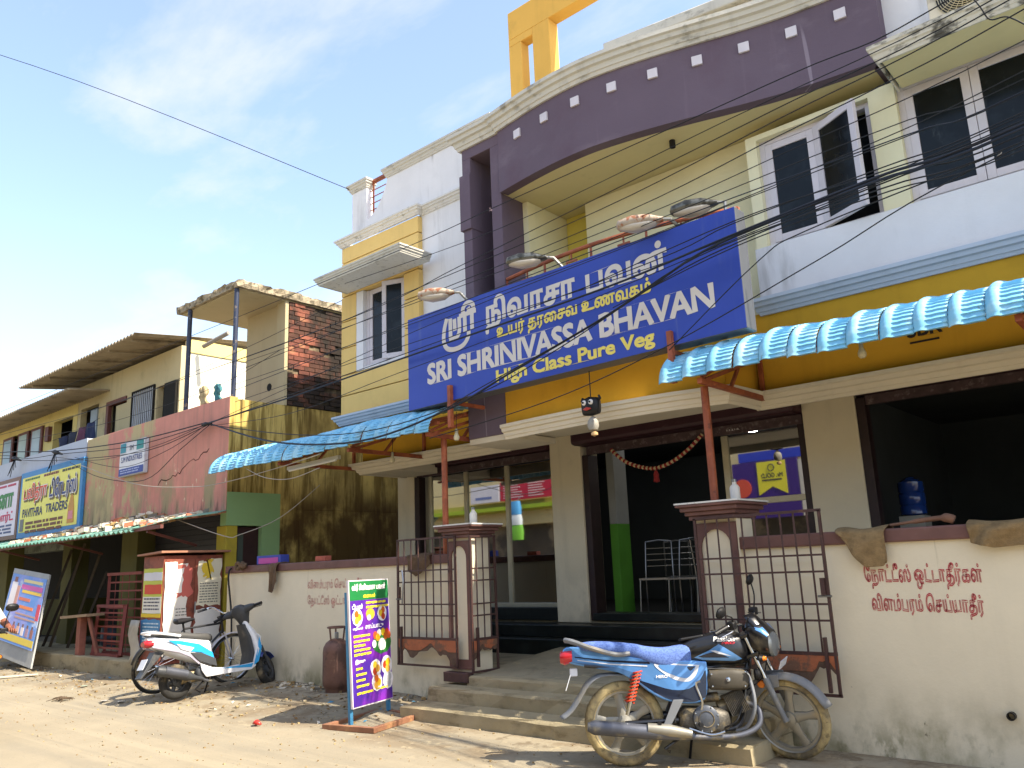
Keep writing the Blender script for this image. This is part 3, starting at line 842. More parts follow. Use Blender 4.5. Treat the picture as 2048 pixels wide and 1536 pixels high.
WL=wall_side('compound_wall','cream compound wall with brown cap left of the gate, behind the menu stand',-11.72,-6.83,(-6.83,-6.47),-1)
WR=wall_side('compound_wall','cream compound wall with red notice lettering right of the gate, beside the motorcycle',-3.28,4,(-3.66,-3.25),1)
# lettering painted on the wall
text('painted_notice','ேநாட்டீஸ் ஒட்டாதீர்கள்',K['letter_red'],WR,(-2.25,6.697,1.215),(1,0,-0.02),(0,0,1),0.82,0.195,outline=0.055,wob=0.018)
text('painted_notice','விளம்பரம் ெசய்யாதீர்',K['letter_red'],WR,(-2.22,6.697,1.005),(1,0,-0.02),(0,0,1),0.77,0.185,outline=0.055,wob=0.018)
text('painted_notice','விளம்பரம் ெசய்யாதீர்',K['letter_red2'],WL,(-9.63,6.697,1.265),(1,0,0),(0,0,1),1.18,0.17,outline=0.05,wob=0.018)
text('painted_notice','ேநாட்டீஸ் ஒட்டாதீர்கள்',K['letter_red2'],WL,(-9.63,6.697,1.055),(1,0,0),(0,0,1),1.18,0.17,outline=0.05,wob=0.018)
MB().lathe([(0.028,0),(0.028,-0.05),(0.02,-0.05),(0.02,0.02)],(-1.385,6.70,0.36),12,axis='y',caps=False).build('drain_pipe',K['black'],WR)
pp=MB(); pp.tube(catmull([(-11.55,6.66,1.64),(-11.56,6.62,1.5),(-11.5,6.66,0.9),(-11.5,6.67,0.1)],4),0.014,6); pp.build('wall_pipe',K['cable'],WL)

# ---------------------------------------------------------------- gates
def gate_leaf(label, P, d, w, z0, z1, nb, latch=1, seed=1, hinge=True):
    """leaf starting at plan point P, going along unit vector d"""
    g=thing('gate_leaf',label,'gate',(P[0],P[1],0),group=None)
    d=Vector((d[0],d[1],0)); n=Vector((d.y,-d.x,0)); P=Vector((P[0],P[1],0))
    def pt(u,z,o=0): q=P+d*u+n*o; return (q.x,q.y,z)
    fr=MB()
    for u in (0.014,w-0.014): fr.bar(pt(u,z0),pt(u,z1),0.022,0.022,upv=d)
    for z in (z0,z1): fr.bar(pt(0,z),pt(w,z),0.022,0.022)
    fr.bar(pt(0,0.735),pt(w,0.735),0.02,0.026)
    fr.build('gate_frame',K['gate'],g)
    for k in range(1,nb):
        u=w*k/nb
        MB().tube([pt(u,0.73),pt(u,z1)],0.0085,6).build('bar',K['gate'],g)
    for z in (0.985,1.11,1.36,1.49):
        MB().bar(pt(0.01,z,0.004),pt(w-0.01,z,0.004),0.008,0.016).build('cross_bar',K['gate'],g)
    rnd=random.Random(seed); m=max(6,int(w/0.03)); pts=[]
    for k in range(m+1):
        pts.append((w*k/m, 0.585+0.045*math.sin(k*0.31+seed)+0.028*math.sin(k*0.83+2*seed)+rnd.uniform(-0.018,0.014)-0.055*max(0,math.sin(k*0.19+seed))**6))
    def sheet(nm,pl,matl,off):
        mb=MB(); nn=len(pl); top=0.728
        V=[pt(u,z,off) for u,z in pl]+[pt(u,top,off) for u,z in pl]+[pt(u,z,off-0.004) for u,z in pl]+[pt(u,top,off-0.004) for u,z in pl]
        F=[]
        for k in range(nn-1):
            F+= [(k,k+1,nn+k+1,nn+k),(2*nn+k+1,2*nn+k,3*nn+k,3*nn+k+1),(k+1,k,2*nn+k,2*nn+k+1)]
        mb.add(V,F); return mb.build(nm,matl,g)
    sheet('rusted_sheet',pts,K['rust_dark'],0.004)
    sheet('kick_plate',[(u,max(z+0.035+0.02*math.sin(u*23+seed),0.60)) for u,z in pts],K['rust'],0.008)
    # latch box, hinges
    if latch:
        u=w-0.045 if latch>0 else 0.045
        MB().bar(pt(u,1.18,0.012),pt(u,1.31,0.012),0.03,0.035,upv=d).build('latch_plate',K['gate'],g)
        MB().tube([pt(u-0.05,1.17,0.012),pt(u+0.06,1.17,0.012)],0.009,6).build('latch_bolt',K['steel'],g)
    db=MB(); u=w-0.08 if latch>0 else 0.08
    db.bar(pt(u,0.45,0.014),pt(u,0.86,0.014),0.03,0.025,upv=d); db.build('drop_bolt',K['gate'],g)
    return g
gate_leaf('brown barred gate leaf folded back against the left wall behind the menu stand',(-7.62,6.56),(1,0),1.00,0.44,1.85,8,latch=-1,seed=2)
gate_leaf('narrow brown barred gate leaf folded round the left gate pillar',(-6.42,6.57),(0.06,1),0.40,0.40,1.84,4,latch=0,seed=5)
gate_leaf('brown barred gate leaf folded back against the right wall behind the motorcycle',(-3.62,6.56),(1,0),1.14,0.43,1.84,10,latch=1,seed=9)
bx_=MB(); bx_.box(-6.80,-6.43,6.50,6.60,0.30,0.40); bx_.build('gate_foot_plate',K['gate'],WL,bev=0.006)
# folding second part of the left leaf in front of the pillar
ch=MB(); ch.tube(catmull([(-7.50,6.53,1.50),(-7.47,6.52,1.38),(-7.48,6.52,1.25),(-7.5,6.53,1.12)],4),0.010,5); tag(ch.build('padlock_chain',K['steel']),'short steel chain hanging on the left gate leaf','chain')

# ---------------------------------------------------------------- big blue sign box
SX0,SX1,SY,SZ0,SZ1=-7.42,-2.94,6.60,3.44,4.61
SG=thing('shop_sign','large blue restaurant sign box with white Tamil and English lettering','sign',((SX0+SX1)/2,SY,SZ0))
def sign_slab(mb,y0,y1,i=0.0):
    # top edge rises slightly towards the right as mounted
    xs=(SX0+i,SX1-i); zl=(SZ0-0.03+i,SZ1-0.02-i); zr=(SZ0+0.03+i,SZ1+0.02-i)
    mb.add([(xs[0],y0,zl[0]),(xs[1],y0,zr[0]),(xs[1],y0,zr[1]),(xs[0],y0,zl[1]),(xs[0],y1,zl[0]),(xs[1],y1,zr[0]),(xs[1],y1,zr[1]),(xs[0],y1,zl[1])],
           [(0,1,2,3),(7,6,5,4),(0,4,5,1),(1,5,6,2),(2,6,7,3),(3,7,4,0)])
    return mb
sign_slab(MB(),SY,SY+0.2).build('sign_casing',K['signside'],SG,bev=0.01)
sign_slab(MB(),SY-0.004,SY-0.001,0.006).build('sign_face',K['signblue'],SG)
yS=SY-0.008; rs=(1,0,0.011)
def sgt(body,m,x,z,w,h,bold=0.03,loops=None):
    return text('lettering',body,m,SG,(x,yS,z),rs,(0,0,1),w,h,bold=bold,loops=loops)
sri=[[(0.14,0.78),(0.06,0.55),(0.04,0.28),(0.14,0.10),(0.36,0.04),(0.60,0.08),(0.74,0.22),(0.76,0.36)],
     [(0.24,0.76),(0.24,0.30)],[(0.20,0.30),(0.34,0.29),(0.46,0.33),(0.50,0.45),(0.50,0.74)],[(0.36,0.72),(0.37,0.45)],
     [(0.50,0.74),(0.98,0.76)],[(0.66,0.74),(0.66,0.36)],[(0.86,0.74),(0.86,0.36)],
     [(0.62,0.76),(0.62,0.90),(0.74,0.985),(0.88,0.93),(0.90,0.82),(0.80,0.80),(0.76,0.88)]]
sgt('',K['letter_white'],-6.80,4.00,0.58,0.575,loops=stroke_loops(sri,0.105))
sgt('நிவாசா',K['letter_white'],-6.08,4.095,1.30,0.435,bold=0.042)
sgt('பவன்',K['letter_white'],-4.645,4.205,0.975,0.325,bold=0.042)
sgt('உயர் தரைசவ உணவகம்',K['letter_yellow'],-5.91,3.965,2.04,0.215,bold=0.036)
sgt('SRI SHRINIVASSA BHAVAN',K['letter_white'],-7.07,3.675,3.85,0.268,bold=0.044)
sgt('High Class Pure Veg',K['letter_yellow'],-5.945,3.455,2.07,0.20,bold=0.038)
for x in (-6.66,-3.70):
    sp=MB(); sp.bar((x,6.57,3.1),(x,6.57,3.6),0.05,0.05); sp.bar((x,6.602,3.40),(x,7.2,3.40),0.04,0.04)
    sp.build('sign_bracket',K['awnframe'],SG)

# flood lamps on arms along the sign's top
def flood_lamp(label,p,arm_to,kind,rz,tilt):
    g=thing('flood_lamp',label,'lamp',p,rz,group='flood lamps over the blue sign')
    def big(mb): mb.v=[(x*1.18,y*1.1,z*1.05) for x,y,z in mb.v]; return mb
    body=MB(); body.loft([(-0.19,0,0,0.03,0.02,2.2),(-0.17,0,0.005,0.07,0.045,2.4),(-0.05,0,0.012,0.095,0.062,2.6),(0.08,0,0.01,0.085,0.05,2.6),(0.16,0,0,0.05,0.03,2.3),(0.2,0,0,0.03,0.02,2)],14)
    big(body).build('lamp_housing',kind,g,world=False,smooth=True)
    gl=MB(); gl.loft([(-0.165,0,-0.02,0.05,0.02,2.2),(-0.05,0,-0.032,0.085,0.048,2.4),(0.08,0,-0.03,0.075,0.042,2.4),(0.14,0,-0.02,0.04,0.02,2.2)],12)
    big(gl).build('lamp_glass',K['lampglass'],g,world=False,smooth=True)
    a=Vector(arm_to)-Vector(p); a=Matrix.Rotation(-rz,3,'Z')@a
    arm=MB(); arm.tube([(0.22,0,0.0),(0.30,0.01,-0.01),tuple(a)],0.018,7); arm.build('lamp_arm',K['alu_grey'],g,world=False,smooth=True)
    return g
K['lampglass']=mat('dirty lamp glass','#b9b2a6',0.15,0.15,6,spec=0.6)
K['lamp_rust']=mat('rusty lamp shell','#a99a88',0.6,0.25,9,0.2,30,layers=[dict(c='#8f5636',s=15,lo=0.50,hi=0.58,amt=0.9)])
K['lamp_grey']=mat('grey lamp shell','#6d6d68',0.3,0.2,9,metal=0.6,layers=[dict(c='#33322e',s=9,lo=0.5,hi=0.62,amt=0.8)])
flood_lamp('rusty flood lamp at the left end of the blue sign',(-6.74,6.45,4.72),(-6.42,6.72,4.58),K['lamp_rust'],R(25),0)
flood_lamp('grey metal flood lamp second from the left on the sign',(-5.31,6.45,4.745),(-4.98,6.72,4.6),K['lamp_grey'],R(25),0)
flood_lamp('rust streaked flood lamp third from the left on the sign',(-3.86,6.45,4.71),(-3.53,6.72,4.60),K['lamp_rust'],R(20),0)
flood_lamp('grey flood lamp at the right end of the blue sign',(-3.40,6.70,4.80),(-3.12,6.79,4.62),K['lamp_grey'],R(15),0)

# ---------------------------------------------------------------- tile profile awnings
prof=[(7.80,3.60),(7.50,3.555),(7.22,3.505),(6.98,3.455),(6.80,3.41),(6.67,3.365),(6.575,3.31),(6.505,3.24),(6.465,3.165),(6.45,3.09)]
prof=[(p.x,p.y) for p in catmull([(a,b,0) for a,b in prof],2)]
def strip_mesh(w):
    us=[0,0.06,0.13,0.21,0.29,0.36,0.42,0.55,0.70,0.85,1.0]
    hs=[0.0,0.012,0.026,0.031,0.026,0.012,0.002,0.0,0.003,0.001,0.0]
    V=[];F=[]
    m=len(us)
    rows=[]
    for i in range(len(prof)):
        a=Vector(prof[max(i-1,0)]); b=Vector(prof[min(i+1,len(prof)-1)]); t=(b-a).normalized(); nr=Vector((t.y,-t.x))
        if nr.y<0: nr=-nr
        rows.append((prof[i],nr,0.014)); 
        if i<len(prof)-1:
            q=Vector(prof[i])*0.06+Vector(prof[i+1])*0.94
            rows.append(((q.x,q.y),nr,0.0) if True else None)
    # each course starts proud and runs down to flush: small steps like moulded tiles
    for (p,nr,st) in rows:
        for u,h in zip(us,hs):
            flat = 1.0 if u>0.4 else 0.25
            o=h+ (0.014-st)*flat
            V.append((u*w,p[0]+nr.x*o,p[1]+nr.y*o))
    for r in range(len(rows)-1):
        for k in range(m-1): F.append((r*m+k,r*m+k+1,(r+1)*m+k+1,(r+1)*m+k))
    me=bpy.data.meshes.new('tile_strip'); me.from_pydata(V,[],F); me.materials.append(K['awn'])
    me.polygons.foreach_set('use_smooth',[True]*len(F)); me.set_sharp_from_angle(angle=R(35))
    return me
def awning(label,x0,n,w,dz=0.0,posts=(),braces=()):
    g=thing('awning',label,'awning',(x0+n*w/2,7.0,3.0))
    me=strip_mesh(w)
    for k in range(n):
        o=bpy.data.objects.new('tile_strip',me); COL.objects.link(o); o.parent=g
        o.matrix_parent_inverse=WM[g].inverted(); o.location=(x0+k*w,random.uniform(-0.012,0.012),dz*k/n+random.uniform(-0.004,0.004)+0.012*math.sin(k*0.55)); o.rotation_euler=(random.uniform(-0.0012,0.0012),0,random.uniform(-0.0008,0.0008))
        sd=o.modifiers.new('t','SOLIDIFY'); sd.thickness=0.004
    x1=x0+n*w
    fr=MB()
    for y,z in ((6.63,3.20),(7.1,3.36),(7.72,3.50)): fr.bar((x0+0.02,y,z),(x1-0.02,y,z+dz),0.04,0.04)
    for x in braces:
        fr.bar((x,6.5,3.06),(x,7.88,3.06),0.045,0.05); fr.bar((x,7.84,3.06),(x,7.84,3.5),0.04,0.04); fr.bar((x,6.55,3.10),(x,7.25,3.42),0.03,0.03); fr.bar((x,7.1,3.06),(x,7.45,3.46),0.03,0.03)
        fr.bar((x,6.6,3.08),(x,7.85,3.49),0.035,0.035)
    fr.build('awning_frame',K['awnframe'],g)
    for (x,y,zb) in posts:
        MB().tube([(x,y,zb),(x,y,3.07)],0.037,12).build('awning_post',K['awnframe'],g,smooth=True)
    return g
awning('sky blue tile sheet awning over the left shopfront',-11.95,20,0.252,posts=((-7.05,6.83,1.665),),braces=(-10.1,-8.5,-7.0))
awning('sky blue tile sheet awning over the right window',-3.78,26,0.245,posts=((-3.53,6.83,1.985),),braces=(-3.4,-0.9))

# bulbs, effigy, garland
def bulb(label,p,drop):
    g=thing('light_bulb',label,'bulb',p)
    MB().lathe([(0.0,-0.05),(0.022,-0.046),(0.036,-0.025),(0.036,0.0),(0.026,0.025),(0.018,0.04)],p,12).build('bulb_glass',K['bulb'],g,smooth=True)
    MB().lathe([(0.02,0.04),(0.02,0.085),(0.012,0.095)],p,10).build('bulb_socket',K['alu'],g)
    MB().tube([(p[0],p[1],p[2]+0.09),(p[0]+0.005,p[1],p[2]+drop)],0.004,5).build('bulb_wire',K['cable'],g)
bulb('unlit white bulb hanging under the right awning',(-2.19,7.2,3.19),0.24)
bulb('unlit white bulb hanging under the left awning',(-8.44,7.2,2.98),0.30)
bulb('unlit bulb hanging at the right end of the left awning',(-6.75,6.75,3.02),0.3)
E1=thing('hanging_mask','black painted demon face charm with gourd hanging over the entrance','charm',(-4.78,6.75,2.8))
c=(-4.78,6.75,3.07)
mk=MB(); mk.loft([(-0.11,0,0,0.02,0.05,2.5),(-0.09,0,0,0.05,0.085,2.8),(0,-0.01,0,0.065,0.10,3),(0.09,0,0,0.05,0.085,2.8),(0.11,0,0,0.02,0.05,2.5)],14)
mk.v=[(x+c[0],y+c[1],z+c[2]) for x,y,z in mk.v]; mk.build('mask_face',K['black'],E1,smooth=True)
for s in (-1,1):
    MB().lathe([(0.0,-0.02),(0.026,-0.012),(0.028,0.0),(0.0,0.006)],(c[0]+s*0.042,c[1]-0.062,c[2]+0.035),10,axis='y').build('mask_eye',K['whiteprint'],E1)
    MB().lathe([(0.0,-0.03),(0.011,-0.026),(0.012,-0.02)],(c[0]+s*0.042,c[1]-0.066,c[2]+0.035),8,axis='y').build('mask_pupil',K['black'],E1)
    MB().tube([(c[0]+s*0.085,c[1],c[2]+0.05),(c[0]+s*0.115,c[1],c[2]+0.075),(c[0]+s*0.10,c[1],c[2]+0.105)],[0.02,0.016,0.012],7).build('mask_ear',K['black'],E1)
MB().loft([(-0.05,-0.08,-0.035,0.005,0.004,2),(0,-0.085,-0.035,0.012,0.02,2),(0.05,-0.08,-0.035,0.005,0.004,2)],10).build('mask_mouth',mat('red mouth paint','#b03a30',0.5,0.05),E1)
E1m=[o for o in E1.children if o.name.startswith('mask_mouth')][0]; E1m.data.transform(Matrix.Translation(Vector(c)))
MB().lathe([(0.0,-0.10),(0.045,-0.09),(0.06,-0.05),(0.055,0.0),(0.03,0.035),(0.012,0.05)],(c[0]+0.01,c[1],c[2]-0.155),12).build('gourd',mat('grey gourd skin','#9a968c',0.6,0.15,14),E1,smooth=True)
MB().lathe([(0.0,-0.03),(0.035,-0.015),(0.035,0.01),(0.0,0.03)],(c[0]+0.02,c[1],c[2]-0.285),10).build('lime',mat('pale lime skin','#c9a878',0.6,0.15,14),E1,smooth=True)
MB().tube([(c[0],c[1],c[2]+0.08),(c[0],c[1],3.5)],0.006,5).build('charm_string',K['cable'],E1)
ga=thing('flower_garland','red and white flower garland hanging across the restaurant doorway','garland',(-5.3,8.75,2.6))
gp=catmull([(-5.95,8.78,2.93),(-5.75,8.76,2.76),(-5.5,8.74,2.65),(-5.27,8.74,2.61),(-5.02,8.74,2.67),(-4.8,8.76,2.80),(-4.62,8.78,2.95)],8)
gm=[mat('red garland petals','#8f2b2c',0.9,0.2,30),mat('cream garland petals','#c9b48f',0.9,0.2,30)]
gb=MB(); gb.smooth=True
for i in range(len(gp)-1):
    a,b=gp[i],gp[i+1]; gb.mi=(i//1)%2
    gb.tube([a,(a+b)/2,b],[0.018,0.028,0.018],8)
gb.build('garland_string',gm,ga)
MB().lathe([(0.012,0.05),(0.035,0.0),(0.03,-0.03),(0.04,-0.09),(0.0,-0.10)],(-5.27,8.73,2.53),10).build('garland_tassel',gm[0],ga,smooth=True)
text('wall_lettering','SBR',K['letter_dark'],RB,(-1.985,7.893,3.40),(1,0,0),(0,0,1),0.30,0.14,bold=0.03)
MB().box(-1.97,-1.72,7.892,7.899,3.345,3.362).build('lettering_underline',K['letter_dark'],RB)
text('shutter_lettering','1.1.2.1.0.',K['whiteprint'],RB,(-4.35,8.876,2.955),(1,0,0),(0,0,1),0.16,0.02,bold=0.01)
# ---------------------------------------------------------------- left neighbour: pink parapet, brick stub, slab on posts
K['pink']=wallpaint('peeling pink paint','#cb8c7c',0.25,0.25,var=0.14,extra=[
    dict(c='#b9ab7f',s=(1.5,1.5,0.9),lo=0.49,hi=0.55,amt=0.95,d=10,rg=0.68,loc=(4.2,0.3,1.1),z=(-13.9,-15.0),ax=0),
    dict(c='#978e6c',s=(2.2,2.2,0.9),lo=0.42,hi=0.58,amt=0.9,loc=(1.2,0.3,4.1),z=(3.75,2.9)),dict(c='#a07a6c',s=(7,7,0.5),lo=0.5,hi=0.7,amt=0.5),
    dict(c='#d9cfae',s=(6,6,2.6),lo=0.62,hi=0.67,amt=0.9,d=9,rg=0.7,z=(4.0,3.0)),
    dict(c='#4a4436',s=(5.4,5.4,1.0),lo=0.50,hi=0.64,amt=0.9,z=(3.0,2.5)),
    dict(c='#4a3030',s=(1.3,1.3,2.6),lo=0.485,hi=0.50,amt=0.0)])
K['pale']=wallpaint('pale grey parapet paint','#b9c0cc',0.4,0.3)
K['sidewall']=mat('mould streaked side wall','#cbb066',0.9,0.15,1.5,0.3,20,spec=0.2,layers=[
    dict(c='#6b5523',s=(6,6,0.55),lo=0.46,hi=0.62,amt=0.85),
    dict(c='#3a3020',s=(9,9,0.8),lo=0.55,hi=0.68,amt=0.85),
    dict(c='#4a3418',s=(1.1,1.1,0.9),lo=0.36,hi=0.56,amt=0.92,z=(3.1,2.6)),
    dict(c='#5a4622',s=(1.6,1.6,0.8),lo=0.42,hi=0.6,amt=0.6,z=(7.9,8.6),ax=1)])
K['greenwall']=wallpaint('green wall paint','#8fb07a',0.2,0.2)
K['olive']=wallpaint('olive yellow pillar','#b3a03a',0.3,0.3)
K['roomwall']=wallpaint('dusty cream upper wall','#c2b48c',0.45,0.45)
K['yellowwall']=wallpaint('yellow upper wall','#e0cd84',0.35,0.3)
K['whitewash']=wallpaint('whitewashed wall','#e6dfc8',0.15,0.1)
K['slab']=mat('crumbling concrete slab','#9d9078',0.95,0.25,6,0.9,22,layers=[dict(c='#57503f',s=9,lo=0.48,hi=0.6,amt=0.8)])
K['plaster']=wallpaint('grey cream plaster','#b3a583',0.3,0.35)
K['bluepost']=mat('dark blue steel post','#2b3348',0.5,0.2,8,layers=[dict(c='#8a7b66',s=8,lo=0.6,hi=0.66,amt=0.7)])
K['asb']=mat('cement roofing sheet','#9a8d76',0.9,0.15,2,0.25,30,layers=[dict(c='#6b5f4c',s=(2,2,2),lo=0.5,hi=0.68,amt=0.7)])
K['greensheet']=mat('faded green sheet','#6fa08c',0.6,0.12,4,layers=[dict(c='#a9c7b4',s=3,lo=0.5,hi=0.65,amt=0.7),dict(c='#4d4a36',s=5,lo=0.6,hi=0.7,amt=0.7)])
K['shopdark']=mat('dark shop interior','#17150f',0.9,0.3,2)  # near-black, the shop's inner shade put into the colour; also cracks and frames
K['dirty_shaded_olive']=wallpaint('dirty olive wall with painted shade','#5f5b34',0.6,0.7)  # grimy olive, darkened further to paint in the shade under the awning
K['doorbrown']=mat('brown painted door','#3b2323',0.6,0.2,5)
K['woodbrown']=mat('brown window wood','#6b4038',0.6,0.2,7)

LB=thing('shop_house','two storey house with peeling pink parapet, brick stub and slab roof on posts','building',(-15,7.5,0))
MB().box(-17.9,-12.198,6.9,7.045,2.52,4.45).build('pink_parapet',K['pink'],LB,bev=0.01)
mb=MB(); mb.box(-12.199,-12.195,6.9,15,2.86,4.43); mb.box(-12.199,-12.195,7.9,15,-0.1,2.86)
rk=random.Random(8); x=-14.6; z=3.18; cp=[]
while x<-12.75:
    cp.append((x,6.8995,z)); x+=rk.uniform(0.05,0.12); z+=rk.uniform(-0.05,0.06)+0.008
MB().tube(cp,[0.004+0.006*rk.random() for _ in cp],5).build('wall_crack',K['shopdark'],LB)
MB().box(-12.35,-12.203,7.052,15,2.6,4.42).build('side_parapet',K['sidewall'],LB,bev=0.008)
MB().box(-12.36,-12.202,7.9,15,-0.1,2.598).build('side_wall',K['sidewall'],LB)
MB().box(-12.352,-12.197,6.906,7.051,2.526,4.446).build('parapet_corner',K['sidewall'],LB)
mb=MB(); mb.box(-12.38,-12.19,6.91,7.9,2.32,2.86); mb.box(-12.38,-12.19,7.56,7.9,-0.1,2.318)
mb.build('green_wall',K['greenwall'],LB)
MB().box(-12.5,-12.2,6.92,7.12,-0.1,2.318).build('corner_pillar',K['olive'],LB,bev=0.01)
d=bx('door',K['doorbrown'],LB,-12.33,-12.28,7.13,7.55,0.1,2.3); bx('door_leaf_panel',mat('green grey door panel','#4a544c',0.6,0.1),d,-12.279,-12.272,7.17,7.27,1.4,2.2)
MB().box(-17.9,-12.36,7.05,12,3.35,3.5).build('balcony_floor',K['concrete'],LB)
# back mass under the terrace and ground floor shop
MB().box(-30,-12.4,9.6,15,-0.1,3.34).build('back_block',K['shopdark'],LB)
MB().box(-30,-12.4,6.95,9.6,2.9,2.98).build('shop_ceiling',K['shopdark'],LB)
for a,b in ((-16.06,-15.4),(-18.9,-18.4),(-22.9,-22.2)):
    bx('shop_pillar',K['dirty_shaded_olive'],LB,a,b,6.95,7.3,-0.1,2.9,bev=0.01)
bx('shop_shutter',mat('dark rolling shutter','#23232c',0.6,0.2,3),LB,-15.38,-12.52,7.28,7.36,1.95,2.9)
sh=MB()
for k in range(9): sh.box(-15.36,-12.53,7.268,7.279,1.97+k*0.1,2.05+k*0.1)
sh.build('shutter_slats',mat('dark shutter slats','#2a2a33',0.5,0.2,3),LB)['kind']='stuff'
bx('shutter_box',mat('grey shutter box','#6d7468',0.7,0.3,3,layers=[dict(c='#3a3a30',s=4,lo=0.5,hi=0.6,amt=0.7)]),LB,-22.1,-18.95,7.25,7.5,2.25,2.6)
bx('shop_counter',K['dirty_shaded_olive'],LB,-22.7,-20.6,8.0,8.7,0.3,1.15,bev=0.01)
for x,cc in ((-21.6,'#6b2b26'),(-21.2,'#c8c2b2')):
    MB().lathe([(0.09,0),(0.1,0.1),(0.07,0.28),(0,0.28)],(x,8.2,1.15),10).build('counter_jar',mat('jar',cc,0.5,0.1),LB)
# platform (rough kerb)
pf=MB(); rough_block(pf,[(-20.5,5.92),(-12.95,5.92),(-12.95,7.0),(-20.5,7.0)],-0.1,0.31,seed=4,jit=0.03,seg=0.3)
tag(pf.build('shop_platform',K['steps']),kind='structure')
# roof slab with ragged edge on blue posts
rnd=random.Random(3)
def ragged(mb,x0,x1,y0,y1,z0,z1,st=0.09):
    P=[]
    for i in range(int((x1-x0)/st)): P.append((x0+i*st,y0))
    for i in range(int((y1-y0)/st)): P.append((x1,y0+i*st))
    for i in range(int((x1-x0)/st)): P.append((x1-i*st,y1))
    for i in range(int((y1-y0)/st)): P.append((x0,y1-i*st))
    rings=[]
    for z,j in ((z0,0.008),((z0+z1)/2,0.035),(z1,0.03)):
        rings.append([(x+rnd.uniform(-j,j),y+rnd.uniform(-j,j),z+rnd.uniform(-j,j)*0.5) for x,y in P])
    mb.rings(rings)
mb=MB(); ragged(mb,-14.28,-12.13,6.93,9.9,6.37,6.50); mb.build('roof_slab',K['slab'],LB)
MB().box(-14.2,-12.2,7.0,9.8,6.345,6.369).build('slab_soffit',K['plaster'],LB)
for x,y in ((-13.86,6.98),(-12.24,6.98)):
    MB().tube([(x,y,4.4),(x,y,6.36)],0.042,10).build('roof_post',K['bluepost'],LB,smooth=True)
MB().box(-13.6,-12.45,8.0,8.12,3.5,6.35).build('inner_wall',K['plaster'],LB)
bx('wall_jamb',K['plaster'],LB,-12.46,-12.195,7.92,7.99,4.42,6.35)
MB().lathe([(0.07,0),(0.08,0.02),(0.05,0.05),(0,0.05)],(-12.78,7.99,4.85),9,axis='y').build('wall_hole',K['shopdark'],LB)
# brick stub: one object per brick
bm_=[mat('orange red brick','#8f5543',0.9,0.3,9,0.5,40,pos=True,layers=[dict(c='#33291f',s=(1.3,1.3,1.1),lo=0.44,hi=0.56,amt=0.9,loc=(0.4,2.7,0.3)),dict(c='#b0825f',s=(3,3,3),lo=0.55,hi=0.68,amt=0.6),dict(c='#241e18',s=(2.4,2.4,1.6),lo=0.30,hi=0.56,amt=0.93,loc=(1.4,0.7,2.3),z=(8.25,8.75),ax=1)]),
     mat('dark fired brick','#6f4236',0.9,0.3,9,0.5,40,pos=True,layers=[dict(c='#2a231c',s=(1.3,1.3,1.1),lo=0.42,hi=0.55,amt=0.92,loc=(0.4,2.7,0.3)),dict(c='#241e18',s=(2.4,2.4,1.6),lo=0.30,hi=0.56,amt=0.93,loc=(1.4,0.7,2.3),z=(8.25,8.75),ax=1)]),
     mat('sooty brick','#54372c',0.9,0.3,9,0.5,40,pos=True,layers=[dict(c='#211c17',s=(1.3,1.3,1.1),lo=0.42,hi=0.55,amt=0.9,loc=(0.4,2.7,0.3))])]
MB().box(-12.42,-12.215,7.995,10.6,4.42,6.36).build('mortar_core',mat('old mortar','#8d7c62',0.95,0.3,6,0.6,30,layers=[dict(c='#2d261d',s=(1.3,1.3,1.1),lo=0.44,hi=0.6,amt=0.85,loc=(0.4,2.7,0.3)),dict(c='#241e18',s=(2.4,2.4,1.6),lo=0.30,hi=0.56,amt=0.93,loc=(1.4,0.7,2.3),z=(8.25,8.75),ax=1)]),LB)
bms=[]
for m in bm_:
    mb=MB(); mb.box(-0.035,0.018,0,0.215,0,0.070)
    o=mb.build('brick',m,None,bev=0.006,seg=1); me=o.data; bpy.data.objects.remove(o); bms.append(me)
rb=random.Random(11)
nbr=0
for r in range(23):
    z=4.435+r*0.0835; off=0.0 if r%2 else -0.1125
    y=8.0+off
    while y<9.75:
        ln=0.215
        if y<7.99: y+=0.225; continue
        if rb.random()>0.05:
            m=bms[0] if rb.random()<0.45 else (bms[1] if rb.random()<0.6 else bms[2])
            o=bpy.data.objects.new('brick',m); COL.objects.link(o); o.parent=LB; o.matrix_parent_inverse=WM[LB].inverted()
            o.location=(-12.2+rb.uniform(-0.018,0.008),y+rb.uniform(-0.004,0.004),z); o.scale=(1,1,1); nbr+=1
        y+=0.225
# half bricks at the free edge
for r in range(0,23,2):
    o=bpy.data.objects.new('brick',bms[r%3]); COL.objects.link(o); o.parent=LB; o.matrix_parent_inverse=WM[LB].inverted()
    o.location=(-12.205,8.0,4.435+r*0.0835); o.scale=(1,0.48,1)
# upper room behind the terrace, cement sheet roof
def corrugated(mb,x0,x1,prof,period,amp,seg=6):
    n=int((x1-x0)/period*seg); V=[];F=[]
    for (y,z) in prof:
        for i in range(n+1):
            x=x0+(x1-x0)*i/n; V.append((x,y,z+amp*math.sin(2*math.pi*(x-x0)/period)))
    for r in range(len(prof)-1):
        for i in range(n): F.append((r*(n+1)+i,r*(n+1)+i+1,(r+1)*(n+1)+i+1,(r+1)*(n+1)+i))
    mb.smooth=True; mb.add(V,F); return mb
RM=thing('roof_room','dusty cream roof room with cement sheet roof behind the pink parapet','building',(-19.5,9,3.5))
mb=MB(); holed(mb,-22.3,-16.8,3.5,6.55,8.3,8.45,[(-17.86,-16.86,4.6,5.79),(-19.04,-17.98,4.6,5.83),(-20.5,-19.4,3.6,5.85),(-22.1,-21.0,4.6,5.92)])
o=mb.build('front_wall',K['roomwall'],RM); dissolve(o)
